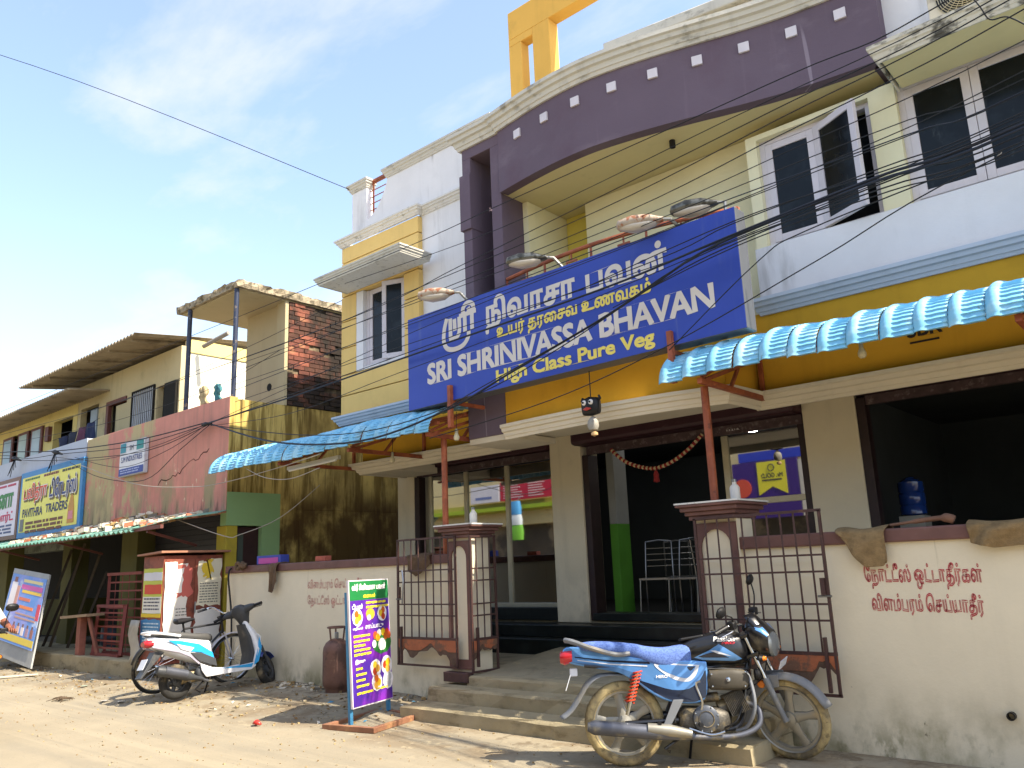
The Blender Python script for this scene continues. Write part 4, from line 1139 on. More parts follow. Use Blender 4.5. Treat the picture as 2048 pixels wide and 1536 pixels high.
MB().box(-16.95,-16.8,8.451,13,3.5,6.7).build('side_wall',K['whitewash'],RM)
MB().box(-16.797,-16.77,8.46,13,6.42,6.72).build('side_band',K['yellowwall'],RM)
MB().box(-22.3,-16.96,8.9,9.0,3.5,6.6).build('room_shade_sheet',K['shopdark'],RM)  # dark sheet painted as the shade inside the roof room
gb=MB()
for k in range(11): gb.box(-19.02+k*0.095,-19.0+k*0.095,8.28,8.3,4.6,5.83)
gb.build('window_grille',mat('pale window bars','#b9c0c8',0.5,0.1),RM)['kind']='stuff'
fr=MB(); fr.box(-19.08,-19.03,8.26,8.32,4.55,5.87); fr.box(-17.99,-17.94,8.26,8.32,4.55,5.87); fr.box(-19.03,-17.99,8.26,8.32,5.83,5.87); fr.build('window_frame',K['shopdark'],RM)
bx('window_shutter',K['shopdark'],RM,-17.40,-16.87,8.24,8.29,4.6,5.78)
bx('door',K['roomwall'],RM,-20.05,-19.42,8.33,8.38,3.6,5.7); bx('door_frame',K['woodbrown'],RM,-20.5,-20.36,8.27,8.36,3.6,5.85); bx('door_frame',K['woodbrown'],RM,-20.358,-19.4,8.27,8.36,5.74,5.85)
bx('window_leaf',mat('pale window leaf','#8f9da6',0.5,0.1),RM,-21.4,-21.02,8.27,8.31,4.6,5.8)
mb=MB(); corrugated(mb,-23.5,-16.72,[(7.22,6.60),(8.4,6.74),(10.2,6.92)],0.16,0.03)
solid(mb.build('sheet_roof',K['asb'],RM),0.012)
for k in range(6):
    x=-22.9+k*1.15; bx('rafter',K['asb'],RM,x,x+0.1,7.35,9.2,6.545,6.59) if False else MB().bar((x,7.35,6.56),(x,9.4,6.78),0.09,0.05).build('rafter',K['asb'],RM)
MB().tube([(-16.6,8.7,6.55),(-15.9,8.9,6.75)],0.05,8).build('vent_pipe',mat('grey pipe','#8a8278',0.7,0.1),RM)
YB=thing('yellow_house','yellow upper storey with shuttered window at the far left','building',(-27,9,0))
mb=MB(); holed(mb,-42,-22.32,3.4,6.15,8.3,8.5,[(-27.7,-24.6,4.7,5.88),(-23.9,-22.6,4.3,5.85)])
o=mb.build('front_wall',K['yellowwall'],YB); dissolve(o)
MB().box(-42,-22.32,8.9,9,3.4,6.2).build('room_shade_sheet',K['shopdark'],YB)  # dark sheet painted as the shade behind the openings
for k,(a,b,cc) in enumerate(((-27.6,-27.0,'#8fa8b5'),(-26.35,-25.75,'#9fb3a8'),(-25.3,-24.7,'#9fb3b8'))):
    o=bx('shutter_leaf',K['woodbrown'],YB,a-0.12,b+0.12,8.24,8.29,4.7,5.86); bx('shutter_pane',mat('pale shutter pane',cc,0.4,0.1),o,a,b,8.232,8.239,4.78,5.78)
MB().box(-24.25,-24.0,8.2,8.3,5.35,5.75).build('meter_box',K['woodbrown'],YB)
mb=MB(); corrugated(mb,-42,-20.4,[(7.35,6.08),(8.6,6.2),(9.5,6.32)],0.16,0.03); solid(mb.build('sheet_roof',K['asb'],YB),0.012)
MB().box(-42,-17.93,6.9,7.05,2.5,4.50).build('grey_parapet',K['pale'],YB)
# washing on a line
wl=thing('washing_line','dark blue washing hung on a line before the roof room','laundry',(-20,7.5,4.6))
MB().tube(catmull([(-21.6,7.5,4.98),(-20.2,7.5,5.0),(-18.9,7.5,5.14)],5),0.006,5).build('line',K['cable'],wl)
for k in range(4):
    x=-21.2+k*0.55; mb=MB(); V=[];F=[]; nx=5;nz=5; h=0.55+0.1*(k%2)
    for j in range(nz):
        for i in range(nx): V.append((x+0.5*i/(nx-1),7.5+0.03*math.sin(i*1.9+j+k),4.98+0.04*k-h*j/(nz-1)))
    for j in range(nz-1):
        for i in range(nx-1): F.append((j*nx+i,j*nx+i+1,(j+1)*nx+i+1,(j+1)*nx+i))
    mb.smooth=True; mb.add(V,F); solid(mb.build('garment',mat('washing cloth',('#20263f','#262a38','#5a2f45','#1d2747')[k],0.9,0.1),wl),0.01)
# cloths hung on the parapet corner
for k,(x,cc,w_,h) in enumerate(((-13.2,'#b5a27c',0.30,0.34),(-12.72,'#4a7f86',0.20,0.30))):
    V=[];F=[]
    for j in range(8):
        for i in range(6):
            t=j/7; V.append((x+w_*(i/5-0.5)*(1-0.35*t)+0.02*math.sin(j*1.7),6.97+0.05*math.sin(i*1.9+j*0.8)*(1-0.3*t),4.45+h*t+0.02*math.sin(i*2.3)))
    for j in range(7):
        for i in range(5): F.append((j*6+i,j*6+i+1,(j+1)*6+i+1,(j+1)*6+i))
    mb=MB(); mb.smooth=True; mb.add(V,F); o=mb.build('hanging_cloth',mat('hanging cloth',cc,0.9,0.25,12,0.5,30)); solid(o,0.012)
    tag(o,('crumpled tan cloth hanging above the pink parapet','crumpled teal cloth hanging above the pink parapet')[k],'cloth')

# ---------------------------------------------------------------- shop sign boards on the parapets
def board(name,label,x0,x1,z0,z1,border,face,bw,y=6.84):
    g=thing(name,label,'sign',((x0+x1)/2,y,z0))
    bx('board_frame',border,g,x0,x1,y-0.02,y+0.05,z0,z1,bev=0.006)
    MB().box(x0+bw,x1-bw,y-0.026,y-0.022,z0+bw,z1-bw).build('board_face',face,g)
    return g
F_=lambda n,c:mat(n,c,0.55,0.05,3)
pv=board('shop_sign','yellow furniture shop sign with blue border and Tamil lettering on the parapet',-21.4,-17.82,2.57,4.09,F_('sign blue border','#3f82b8'),F_('sign yellow face','#e6df6e'),0.13)
yb=6.84-0.031
def pt_(g,body,c,x,z,w,h,bold=0.02,y=yb,outline=0): return text('lettering',body,F_('letter '+c,c),g,(x,y,z),(1,0,0),(0,0,1),w,h,bold=bold,outline=outline)
for dx,c,yy in ((0.05,'#6b5a20',yb),(0.0,'#e8e2d8',yb-0.003)):
    pt_(pv,'பவித்ரா',c,-21.12+dx,3.30-dx,1.44,0.52,0.055,yy)
    pt_(pv,'டிேரடர்ஸ்',c,-19.56+dx,3.27-dx,1.52,0.55,0.055,yy)
pt_(pv,'பவித்ரா','#d6492c',-21.09,3.32,1.38,0.48,0.02,yb-0.006)
pt_(pv,'டிேரடர்ஸ்','#2a3c74',-19.53,3.29,1.46,0.51,0.02,yb-0.006)
pt_(pv,'PAVITHRA','#26305a',-21.1,3.03,1.22,0.2,0.03); pt_(pv,'TRADERS','#26305a',-19.7,3.05,1.22,0.2,0.03)
rr=random.Random(2)
def lines(g,x0,x1,z,h,c,y,n=1,dz=0.1,right=(1,0,0),org=None):
    mb=MB()
    for k in range(n):
        x=x0
        while x<x1-0.02:
            w=rr.uniform(0.05,0.22)*(x1-x0)
            e=min(x+w,x1); mb.box(x,e,y-0.001,y,z-k*dz,z-k*dz+h); x=e+0.03*(x1-x0)
    o=mb.build('print_lines',F_('print '+c,c),g); o['kind']='stuff'; return o
lines(pv,-20.85,-18.7,2.86,0.06,'#6b3a20',yb,3,0.095); lines(pv,-21.1,-20.2,3.88,0.045,'#3c6a40',yb); lines(pv,-19.95,-19.1,3.88,0.05,'#7a3030',yb); lines(pv,-18.9,-17.98,3.88,0.05,'#4a4a38',yb)
ch=MB(); ch.prism([(-18.45,2.75),(-18.1,2.75),(-18.13,3.1),(-18.2,3.3),(-18.27,3.36),(-18.34,3.3),(-18.42,3.1)],yb-0.004,yb,'xz'); ch.build('printed_chair',F_('printed gold','#c08a3a'),pv)
MB().prism([(-18.4,2.83),(-18.15,2.83),(-18.17,3.0),(-18.38,3.0)],yb-0.007,yb-0.0045,'xz').build('printed_seat',F_('printed pink','#cf7f8a'),pv)
MB().box(-21.2,-20.98,yb-0.004,yb,2.72,3.0).build('printed_fridge',F_('printed grey','#6d6f70'),pv)
ls=board('shop_sign','white shop sign with green and red Tamil lettering at the left picture edge',-25.0,-21.46,2.58,4.05,F_('sign brown border','#7a5a4a'),F_('sign pale face','#dcd3de'),0.1)
pt_(ls,'மனா','#2f7a3a',-23.3,3.33,1.5,0.38,0.05); pt_(ls,'ர் மார்ட்','#c22f5a',-23.3,2.98,1.6,0.28,0.04)
lines(ls,-24.6,-21.7,3.86,0.05,'#b03050',yb); lines(ls,-24.6,-21.7,2.9,0.045,'#44507a',yb,3,0.08)
sm=board('shop_sign','small white sign plate with blue band fixed to the pink parapet',-16.09,-15.03,3.47,4.13,F_('plate edge','#b9bcc4'),F_('plate white','#e4e4e6'),0.012)
pt_(sm,'S.M INDUSTRIES','#3a4a86',-16.0,3.74,0.88,0.11,0.012)
MB().box(-16.075,-15.045,yb-0.003,yb,3.485,3.62).build('blue_band',F_('band blue','#3c4f96'),sm)
MB().box(-16.05,-15.82,yb-0.003,yb,3.93,4.11).build('printed_picture',F_('picture teal','#3f94a6'),sm); MB().box(-15.36,-15.08,yb-0.003,yb,3.93,4.11).build('printed_picture',F_('picture teal b','#3f9a9a'),sm)
pt_(sm,'SM','#3a3f60',-15.66,3.95,0.16,0.10,0.0)
lines(sm,-16.0,-15.2,3.57,0.02,'#aab4d8',yb-0.004,2,0.045)

# ---------------------------------------------------------------- green sheet awning with rubble on it
SA=thing('sheet_awning','faded green corrugated sheet awning over the left shops','awning',(-16,6.4,2.3))
mb=MB(); corrugated(mb,-24,-13.6,[(6.94,2.56),(6.45,2.43),(6.02,2.31)],0.19,0.022); solid(mb.build('awning_sheet',K['greensheet'],SA),0.006)
mb=MB(); mb.add([(-13.65,6.04,2.33),(-12.55,6.2,2.44),(-11.95,6.62,2.5),(-12.2,6.92,2.57),(-13.65,6.92,2.58)],[(0,1,2,3,4)]); solid(mb.build('awning_sheet',K['greensheet'],SA),0.008)
pu=MB(); pu.bar((-24,6.1,2.26),(-12.7,6.1,2.33),0.05,0.06); pu.build('awning_purlin',K['woodbrown'],SA)
for x in (-20.2,-13.2,-16.9):
    pu=MB(); pu.bar((x,6.95,2.05),(x,6.1,2.28),0.04,0.04); pu.build('awning_bracket',K['woodbrown'],SA)
rubm=[mat('rubble white','#d6ccb8',0.95,0.2,9),mat('rubble brick','#b06a50',0.95,0.2,9),mat('rubble grey','#7a7468',0.95,0.2,9),mat('rubble tan','#a58a5c',0.95,0.2,9)]
rb2=random.Random(9); mb=MB()
for i in range(900):
    t=rb2.random(); x=-20.2+7.4*t; y=6.2+0.72*rb2.random()**0.7; s=0.02+0.05*rb2.random()**2*(1.3 if -16.6<x<-14.2 else 0.8)
    z=2.33+(y-6.02)*0.27+ (0.11*math.exp(-((x+15.2)/0.9)**2)+0.06*math.exp(-((x+17.6)/0.7)**2))*rb2.random()
    mb.mi=rb2.choice((0,0,0,1,2,3)); a=rb2.random()*3
    mb.obox((x,y,z+s*0.4),(s*math.cos(a),s*math.sin(a),s*0.2),(-s*0.7*math.sin(a),s*0.7*math.cos(a),0),(0,0,s*0.5))
tag(mb.build('awning_rubble',rubm),'rubble and scraps lying on the green sheet awning','rubble',kind='stuff')

# ---------------------------------------------------------------- poster covered cabinet
CB=thing('steel_cabinet','rusty brown steel cabinet plastered with torn posters beside the scooter','cabinet',(-12.5,6.4,0.1))
K['cab']=mat('rusty brown cabinet','#8a4a38',0.6,0.15,5,0.15,30,layers=[dict(c='#5b3328',s=5,lo=0.5,hi=0.65,amt=0.7)])
MB().box(-12.85,-12.2,5.92,6.88,0.28,1.86).build('cabinet_body',K['cab'],CB,bev=0.008)
MB().add([(-12.92,5.84,1.875),(-12.12,5.84,1.90),(-12.10,6.96,1.90),(-12.92,6.96,1.875),(-12.92,5.84,1.90),(-12.12,5.84,1.93),(-12.10,6.96,1.93),(-12.92,6.96,1.90)],[(0,3,2,1),(4,5,6,7),(0,1,5,4),(1,2,6,5),(2,3,7,6),(3,0,4,7)]).build('cabinet_roof',mat('rusty roof sheet','#a07058',0.7,0.2,5),CB)
for y0,y1 in ((5.95,6.40),(6.42,6.86)): bx('cabinet_door',K['cab'],CB,-12.199,-12.185,y0,y1,0.34,1.80,bev=0.004)
MB().tube([(-12.17,6.43,1.0),(-12.17,6.43,1.16)],0.012,6).build('cabinet_handle',K['steel'],CB)
def poster(y0,y1,z0,z1,c,face='x',seed=1,torn=0.015,off=0.0,lab=None):
    r=random.Random(seed); P=[]
    def edge(a,b,n):
        for k in range(n):
            t=k/n; P.append((a[0]+(b[0]-a[0])*t+r.uniform(-torn,torn),a[1]+(b[1]-a[1])*t+r.uniform(-torn,torn)))
    edge((y0,z0),(y1,z0),7);edge((y1,z0),(y1,z1),7);edge((y1,z1),(y0,z1),7);edge((y0,z1),(y0,z0),7)
    mb=MB(); 
    if face=='x': mb.prism(P,-12.183+off,-12.181+off,'yz')
    else: mb.prism(P,5.917-off,5.915-off,'xz')
    return mb.build('poster',F_('poster '+c,c),CB)
poster(5.96,6.30,0.62,1.74,'#e8dfd2',seed=1); poster(6.12,6.37,1.25,1.70,'#c8665a',seed=2,off=0.004,torn=0.03); poster(5.94,6.12,0.9,1.76,'#e9e2d4',seed=22,off=0.006,torn=0.008); poster(6.0,6.22,1.3,1.66,'#efe8de',seed=12,off=0.008)
poster(6.46,6.84,1.10,1.78,'#e6dcc0',seed=3,torn=0.03); poster(6.44,6.85,0.45,1.04,'#e3ddd4',seed=4,torn=0.025); poster(6.55,6.7,1.5,1.76,'#e3c23c',seed=5,off=0.004,torn=0.04)
poster(5.95,6.38,0.36,0.95,'#ddd6cc',seed=6,off=0.004)
poster(-12.82,-12.21,0.98,1.68,'#b9bf4a','y',seed=7,torn=0.006); poster(-12.76,-12.21,1.30,1.44,'#c8442c','y',seed=8,torn=0.004,off=0.004); poster(-12.80,-12.21,1.50,1.62,'#cfcfd6','y',seed=9,torn=0.004,off=0.004)
poster(-12.80,-12.21,1.02,1.26,'#d9d6cc','y',seed=13,torn=0.004,off=0.004); poster(-12.83,-12.21,0.96,1.01,'#d9b820','y',seed=14,torn=0.004,off=0.006)
poster(-12.84,-12.22,0.55,0.93,'#3f7fb0','y',seed=10,torn=0.012)
for (z,n,c,yy) in ((1.22,4,'#44485a',5.909),(0.86,6,'#c4d6e2',5.913)): lines(CB,-12.76,-12.26,z,0.02,c,yy,n,0.05)
mb=MB()
for k in range(9):
    y=6.06
    while y<6.3:
        e=min(y+rr.uniform(0.02,0.07),6.3); mb.box(-12.179,-12.178,y,e,0.70+k*0.045,0.715+k*0.045); y=e+0.012
for k in range(8):
    y=6.5
    while y<6.8:
        e=min(y+rr.uniform(0.02,0.07),6.8); mb.box(-12.179,-12.178,y,e,1.14+k*0.04,1.155+k*0.04); y=e+0.012
mb.build('print_lines',F_('print grey','#77726a'),CB)['kind']='stuff'
tarp=MB(); V=[];F=[]
for j in range(7):
    for i in range(4): V.append((-13.05+0.1*i+0.03*math.sin(j*1.3),5.86+0.02*math.sin(i*2+j),0.3+0.62*j/6))
for j in range(6):
    for i in range(3): F.append((j*4+i,j*4+i+1,(j+1)*4+i+1,(j+1)*4+i))
tarp.smooth=True; tarp.add(V,F); o=tag(tarp.build('plastic_sheet',mat('grey plastic sheet','#a59f92',0.5,0.15,5)),'crumpled grey plastic sheet hanging beside the poster cabinet','sheet'); solid(o,0.008)

# ---------------------------------------------------------------- leaning grilles, work stand, leaning banner
def grille(label,x0,x1,z0,z1,y0,lean,nh,nv,m,skew=0.0):
    g=thing('window_grille',label,'grille',((x0+x1)/2,y0,z0))
    def pt(x,z): t=(z-z0)/(z1-z0); return (x-skew*t,y0+lean*t,z)
    fr=MB()
    fr.bar(pt(x0,z0),pt(x0,z1),0.05,0.09); fr.bar(pt(x1,z0),pt(x1,z1),0.05,0.09); fr.bar(pt(x0,z0),pt(x1,z0),0.09,0.05); fr.bar(pt(x0,z1),pt(x1,z1),0.09,0.05)
    fr.build('grille_frame',m,g)
    for k in range(1,nh): z=z0+(z1-z0)*k/nh; MB().bar(pt(x0,z),pt(x1,z),0.012,0.028).build('grille_bar',m,g)
    for k in range(1,nv): x=x0+(x1-x0)*k/nv; MB().bar(pt(x,z0),pt(x,z1),0.012,0.012).build('grille_rod',m,g)
K['primer']=mat('red oxide primer','#7d3d34',0.7,0.15,6)
grille('tall red oxide window grille leaning at the shop front',-15.1,-13.75,0.32,1.64,6.35,0.2,9,5,K['primer'],0.45)
grille('shorter red oxide window grille leaning in front of the taller one',-15.0,-13.95,0.32,1.10,6.12,0.18,7,0,K['primer'],0.3)
t=thing('work_stand','rough wooden work stand with plank top on the shop platform','stand',(-15.25,6.0,0.31))
MB().obox((-15.25,6.0,0.955),(0.42,0.05,0.02),(-0.02,0.16,0),(0,0,0.022)).build('plank_top',mat('weathered plank','#8f7a62',0.85,0.2,7),t)
bx('stand_leg',mat('reddish wood','#8a5648',0.8,0.2,6),t,-15.32,-15.17,5.95,6.06,0.3,0.93); MB().bar((-14.95,6.0,0.93),(-14.75,6.1,0.31),0.05,0.05).build('stand_leg',mat('reddish wood b','#7d5044',0.8,0.2,6),t)
bn=thing('leaning_banner','blue printed flex banner on a metal frame leaning beside the shop','banner',(-17.3,5.7,0.06))
A,B,C_,D=[Vector(p) for p in ((-18.75,6.0,1.86),(-16.87,6.0,1.69),(-16.12,5.56,0.30),(-18.1,5.56,0.48))]
def quadslab(mb,pts,off,th):
    n=(pts[1]-pts[0]).cross(pts[3]-pts[0]).normalized()
    if n.y>0: n=-n
    a=[p+n*off for p in pts]; b=[p+n*(off-th) for p in pts]
    mb.add(a+b,[(0,1,2,3),(7,6,5,4),(0,4,5,1),(1,5,6,2),(2,6,7,3),(3,7,4,0)]); return mb
quadslab(MB(),[A,B,C_+Vector((0.05,-0.03,-0.20)),D+Vector((0.05,-0.03,-0.20))],0,0.03).build('banner_frame',mat('galvanised banner frame','#8d8d8a',0.5,0.2,4),bn)
def bq(u0,u1,v0,v1): 
    f=lambda u,v:(A*(1-v)+D*v)*(1-u)+(B*(1-v)+C_*v)*u
    return [f(u0,v0),f(u1,v0),f(u1,v1),f(u0,v1)]
quadslab(MB(),bq(0.03,0.97,0.07,0.95),0.006,0.004).build('banner_print',mat('blue banner print','#5a86c8',0.5,0.1,2,layers=[dict(c='#9a8fc8',s=1.6,lo=0.45,hi=0.65,amt=0.7),dict(c='#cfd6e0',s=(2.5,2.5,2.5),lo=0.58,hi=0.7,amt=0.6)]),bn)
for (u0,u1,v0,v1,c) in ((0.04,0.96,0.84,0.92,'#c9b13a'),(0.38,0.9,0.12,0.16,'#d9c98a'),(0.36,0.92,0.19,0.25,'#d05aa0'),(0.40,0.92,0.26,0.30,'#d8b43c'),(0.36,0.66,0.36,0.40,'#c86a4a'),(0.42,0.78,0.46,0.50,'#d97a3a'),(0.36,0.9,0.56,0.58,'#b08a7a'),(0.36,0.9,0.61,0.63,'#b08a7a'),(0.88,0.96,0.40,0.60,'#c23a48'),
    (0.08,0.24,0.18,0.52,'#d8d2d2'),(0.12,0.20,0.11,0.18,'#8a5a44'),(0.24,0.32,0.22,0.50,'#b98878')):
    quadslab(MB(),bq(u0,u1,v0,v1),0.010,0.003).build('print_panel',F_('banner '+c,c),bn)
for k in range(5):
    u=0.36+k*0.12; quadslab(MB(),bq(u,u+0.07,0.72,0.82),0.010,0.003).build('print_figure',F_('figure %d'%k,('#a8605a','#c9a08a','#d4c6c0','#9a7a88','#8a5a4c')[k]),bn); quadslab(MB(),bq(u+0.015,u+0.05,0.68,0.72),0.010,0.003).build('print_figure',F_('figure head %d'%k,'#6b4a3c'),bn)
# sticks and planks leaning in the dark corner
for k in range(5):
    x=(-18.5,-18.2,-17.95,-17.2,-16.9)[k]; mb=MB(); mb.bar((x-0.1+0.03*k,6.45+0.03*k,0.3),(x+0.12+0.05*k,6.93,(2.2,1.9,2.3,2.1,1.7)[k]),0.03,0.05)
    tag(mb.build('leaning_batten',mat('old batten %d'%k,('#4a3f30','#3a3128','#564836')[k%3],0.9,0.2,6)),('first','second','third','fourth','fifth')[k]+' old wooden batten from the leaning banner in the shop corner','batten','battens leaning in the shop corner')
# bags and drums crowding the dark shop
for k,(x,y,r_,h,cc,lab,cat) in enumerate(((-17.2,7.4,0.24,0.62,'#2f3a44','dark plastic drum inside the left shop, beside the battens','drum'),(-16.5,7.9,0.2,0.5,'#4a2a24','brown tin inside the left shop near the work stand','tin'),(-14.6,7.8,0.22,0.8,'#3a3a2c','olive drum behind the red oxide grilles','drum'))):
    mb=MB(); mb.lathe([(r_*0.95,0),(r_,0.03),(r_,h*0.32),(r_*1.04,h*0.34),(r_,h*0.36),(r_,h*0.66),(r_*1.04,h*0.68),(r_,h*0.70),(r_,h),(r_*0.9,h+0.01),(0,h)],(x,y,0.3 if y<7 else 0.0),18)
    tag(mb.build(cat if cat!='drum' else 'plastic_drum',mat('drum %d'%k,cc,0.5,0.15,6),smooth=True),lab,cat)
print('left side done')
# ---------------------------------------------------------------- vehicles
K['tyre']=mat('dusty tyre rubber','#6b6250',0.95,0.25,9,0.3,60,layers=[dict(c='#b9a676',s=5,lo=0.36,hi=0.60,amt=0.85),dict(c='#3a362e',s=(14,14,14),lo=0.55,hi=0.66,amt=0.6)])
K['tyre_dark']=mat('black tyre rubber','#2b2a28',0.9,0.25,9,0.3,60,layers=[dict(c='#8a7c60',s=4,lo=0.50,hi=0.68,amt=0.7)])
K['alloy']=mat('dusty grey alloy','#8d8a80',0.45,0.15,6,metal=0.5,layers=[dict(c='#a8997a',s=5,lo=0.5,hi=0.66,amt=0.6)])
K['chrome']=mat('chrome','#b9bcc0',0.16,0.08,6,metal=1.0)
K['bikeblue']=mat('metallic blue bike paint','#5b8fcb',0.28,0.06,3,metal=0.35,coat=0.6,layers=[dict(c='#8fb0c8',s=3,lo=0.55,hi=0.7,amt=0.4)])
K['bikedark']=mat('dark blue bike paint','#1c2438',0.25,0.1,3,metal=0.3,coat=0.6)
K['bikeblack']=mat('black bike paint','#15161a',0.28,0.15,4,coat=0.5,layers=[dict(c='#7d7258',s=4,lo=0.56,hi=0.72,amt=0.45)])
K['bikegrey']=mat('grey plastic guard','#6f7276',0.5,0.12,4,layers=[dict(c='#9a8f76',s=4,lo=0.5,hi=0.7,amt=0.6)])
K['engine']=mat('dusty engine metal','#5a564f',0.5,0.25,9,0.3,40,metal=0.6,layers=[dict(c='#a08e68',s=6,lo=0.48,hi=0.62,amt=0.75)])
K['airbox']=mat('dusty black plastic','#3f3a30',0.6,0.2,5,layers=[dict(c='#8f7d55',s=4,lo=0.48,hi=0.64,amt=0.7)])
K['muffler']=mat('dusty grey muffler','#5c5f68',0.45,0.15,6,metal=0.5,layers=[dict(c='#a39877',s=4,lo=0.52,hi=0.66,amt=0.7)])
K['seatblue']=mat('blue patterned seat cover','#5f79b6',0.85,0.1,40,0.12,90,layers=[dict(c='#41589a',s=95,lo=0.5,hi=0.58,amt=0.6,d=1)])
K['redlens']=mat('red lens','#b3202a',0.2,0.08,8,coat=0.5)
K['orange']=mat('orange lens','#e07a14',0.2,0.05,8,coat=0.5)
K['spring']=mat('red spring','#c8401f',0.45,0.1,8)
K['glassclear']=mat('lamp lens','#cfd2d2',0.08,0.05,8,spec=0.8,coat=0.5)
K['silverplate']=mat('silver decal','#c9ccd2',0.4,0.05,8)

def torus(mb,c,Rm,r,axis='y',n=40,m=10,ky=1.0,tread=0.0):
    rings=[]
    for i in range(n):
        a=2*math.pi*i/n; ca,sa=math.cos(a),math.sin(a); ring=[]
        rr_=r*(1+(tread if i%2 else 0))
        for k in range(m):
            b=2*math.pi*k/m; q=Rm+rr_*math.cos(b); w=r*ky*math.sin(b)
            ring.append((c[0]+q*ca,c[1]+w,c[2]+q*sa) if axis=='y' else (c[0]+w,c[1]+q*ca,c[2]+q*sa))
        rings.append(ring)
    return mb.rings(rings,closed=True)

def wheel(parent,c,Ro,tr,rimr,nsp,m_tyre,m_rim,name='wheel',rot=0.3,hubr=0.055,hubw=0.05,spw=0.03,drum=True,M4=None):
    """tyre with rim, spokes and hub as sub-parts; spins about local y"""
    def fin(o):
        if M4 is not None: o.matrix_local=M4
        return o
    t=MB(); torus(t,c,Ro-tr,tr,n=72,m=12,ky=0.92,tread=0.035); ty=fin(t.build(name,m_tyre,parent,world=False,smooth=True))
    r=MB()
    pr=[(rimr+0.012,-0.04),(rimr+0.004,-0.03),(rimr-0.016,-0.028),(rimr-0.02,0),(rimr-0.016,0.028),(rimr+0.004,0.03),(rimr+0.012,0.04),(rimr+0.018,0)]
    rings=[]
    for i in range(48):
        a=2*math.pi*i/48; rings.append([(c[0]+q*math.cos(a),c[1]+w,c[2]+q*math.sin(a)) for q,w in pr])
    r.rings(rings,closed=True); r.build('rim',m_rim,ty,world=False,smooth=True)
    for k in range(nsp):
        a=rot+2*math.pi*k/nsp; d=Vector((math.cos(a),0,math.sin(a))); n=Vector((-math.sin(a),0,math.cos(a)))
        s=MB(); C=Vector(c); rg=[]
        for q,w,th in ((hubr*0.7,spw*1.35,0.024),((rimr+hubr)/2,spw*0.85,0.017),(rimr-0.008,spw*1.25,0.02)):
            rg.append([C+d*q+n*x*w+Vector((0,y*th,0)) for x,y in ((-1,-0.6),(-0.5,-1),(0.5,-1),(1,-0.6),(1,0.6),(0.5,1),(-0.5,1),(-1,0.6))])
        s.rings(rg); s.build('spoke',m_rim,ty,world=False,smooth=True)
    h=MB(); h.lathe([(0.012,-hubw-0.03),(0.02,-hubw),(hubr,-hubw*0.8),(hubr*1.05,0),(hubr,hubw*0.8),(0.02,hubw),(0.012,hubw+0.03)],c,20,axis='y'); h.build('hub',m_rim,ty,world=False,smooth=True)
    return ty

# ---- the motorcycle: local x forward, y to its left, z up; seen from its right side (-y)
BK=thing('motorcycle','blue and black motorcycle with dusty wheels parked before the steps','motorcycle',(-3.245,5.83,0.0),R(37.0),lean=R(-7))
WBH=0.6175; WR_=0.302
wheel(BK,(-WBH,0,WR_),WR_,0.045,0.228,5,K['tyre'],K['alloy'],'rear_wheel',rot=0.5)
STEER=R(-36)
ax=Vector((-0.44,0,0.90)).normalized()     # steering axis direction (upwards)
piv=Vector((0.40,0,0.80))
SM=Matrix.Translation(piv)@Matrix.Rotation(STEER,4,ax)@Matrix.Translation(-piv)
def fpart(o): o.matrix_local=SM; return o
wheel(BK,(WBH,0,WR_),WR_,0.040,0.232,5,K['tyre'],K['alloy'],'front_wheel',rot=0.2,M4=SM)
def P_(name,mb,m,**k): 
    sm=k.pop('smooth',True)
    return mb.build(name,m,BK,world=False,smooth=sm,**k)
def ft(base,t,y): return (piv.x+ax.x*t+base, y, piv.z+ax.z*t)
top=0.16
for s in (-1,1):
    y=s*0.085
    hubp=(WBH,y,WR_)
    a=Vector(ft(0.055,0.14,y)); b=Vector(hubp)
    mid=a+(b-a)*0.52
    fpart(P_('fork_tube',MB().tube([a,mid],0.017,10),K['chrome']))
    fpart(P_('fork_leg',MB().tube([mid-(b-a)*0.02,b],[0.025,0.021],10),K['bikegrey']))
tc_=MB(); a=Vector(ft(0.02,0.13,0)); tc_.obox(a,(0.06,0,0.02),(0,0.11,0),(0.0,0,0.016)); a=Vector(ft(0.02,-0.02,0)); tc_.obox(a,(0.06,0,0.02),(0,0.11,0),(0,0,0.016)); fpart(P_('fork_yoke',tc_,K['bikeblack'],bev=0.006))
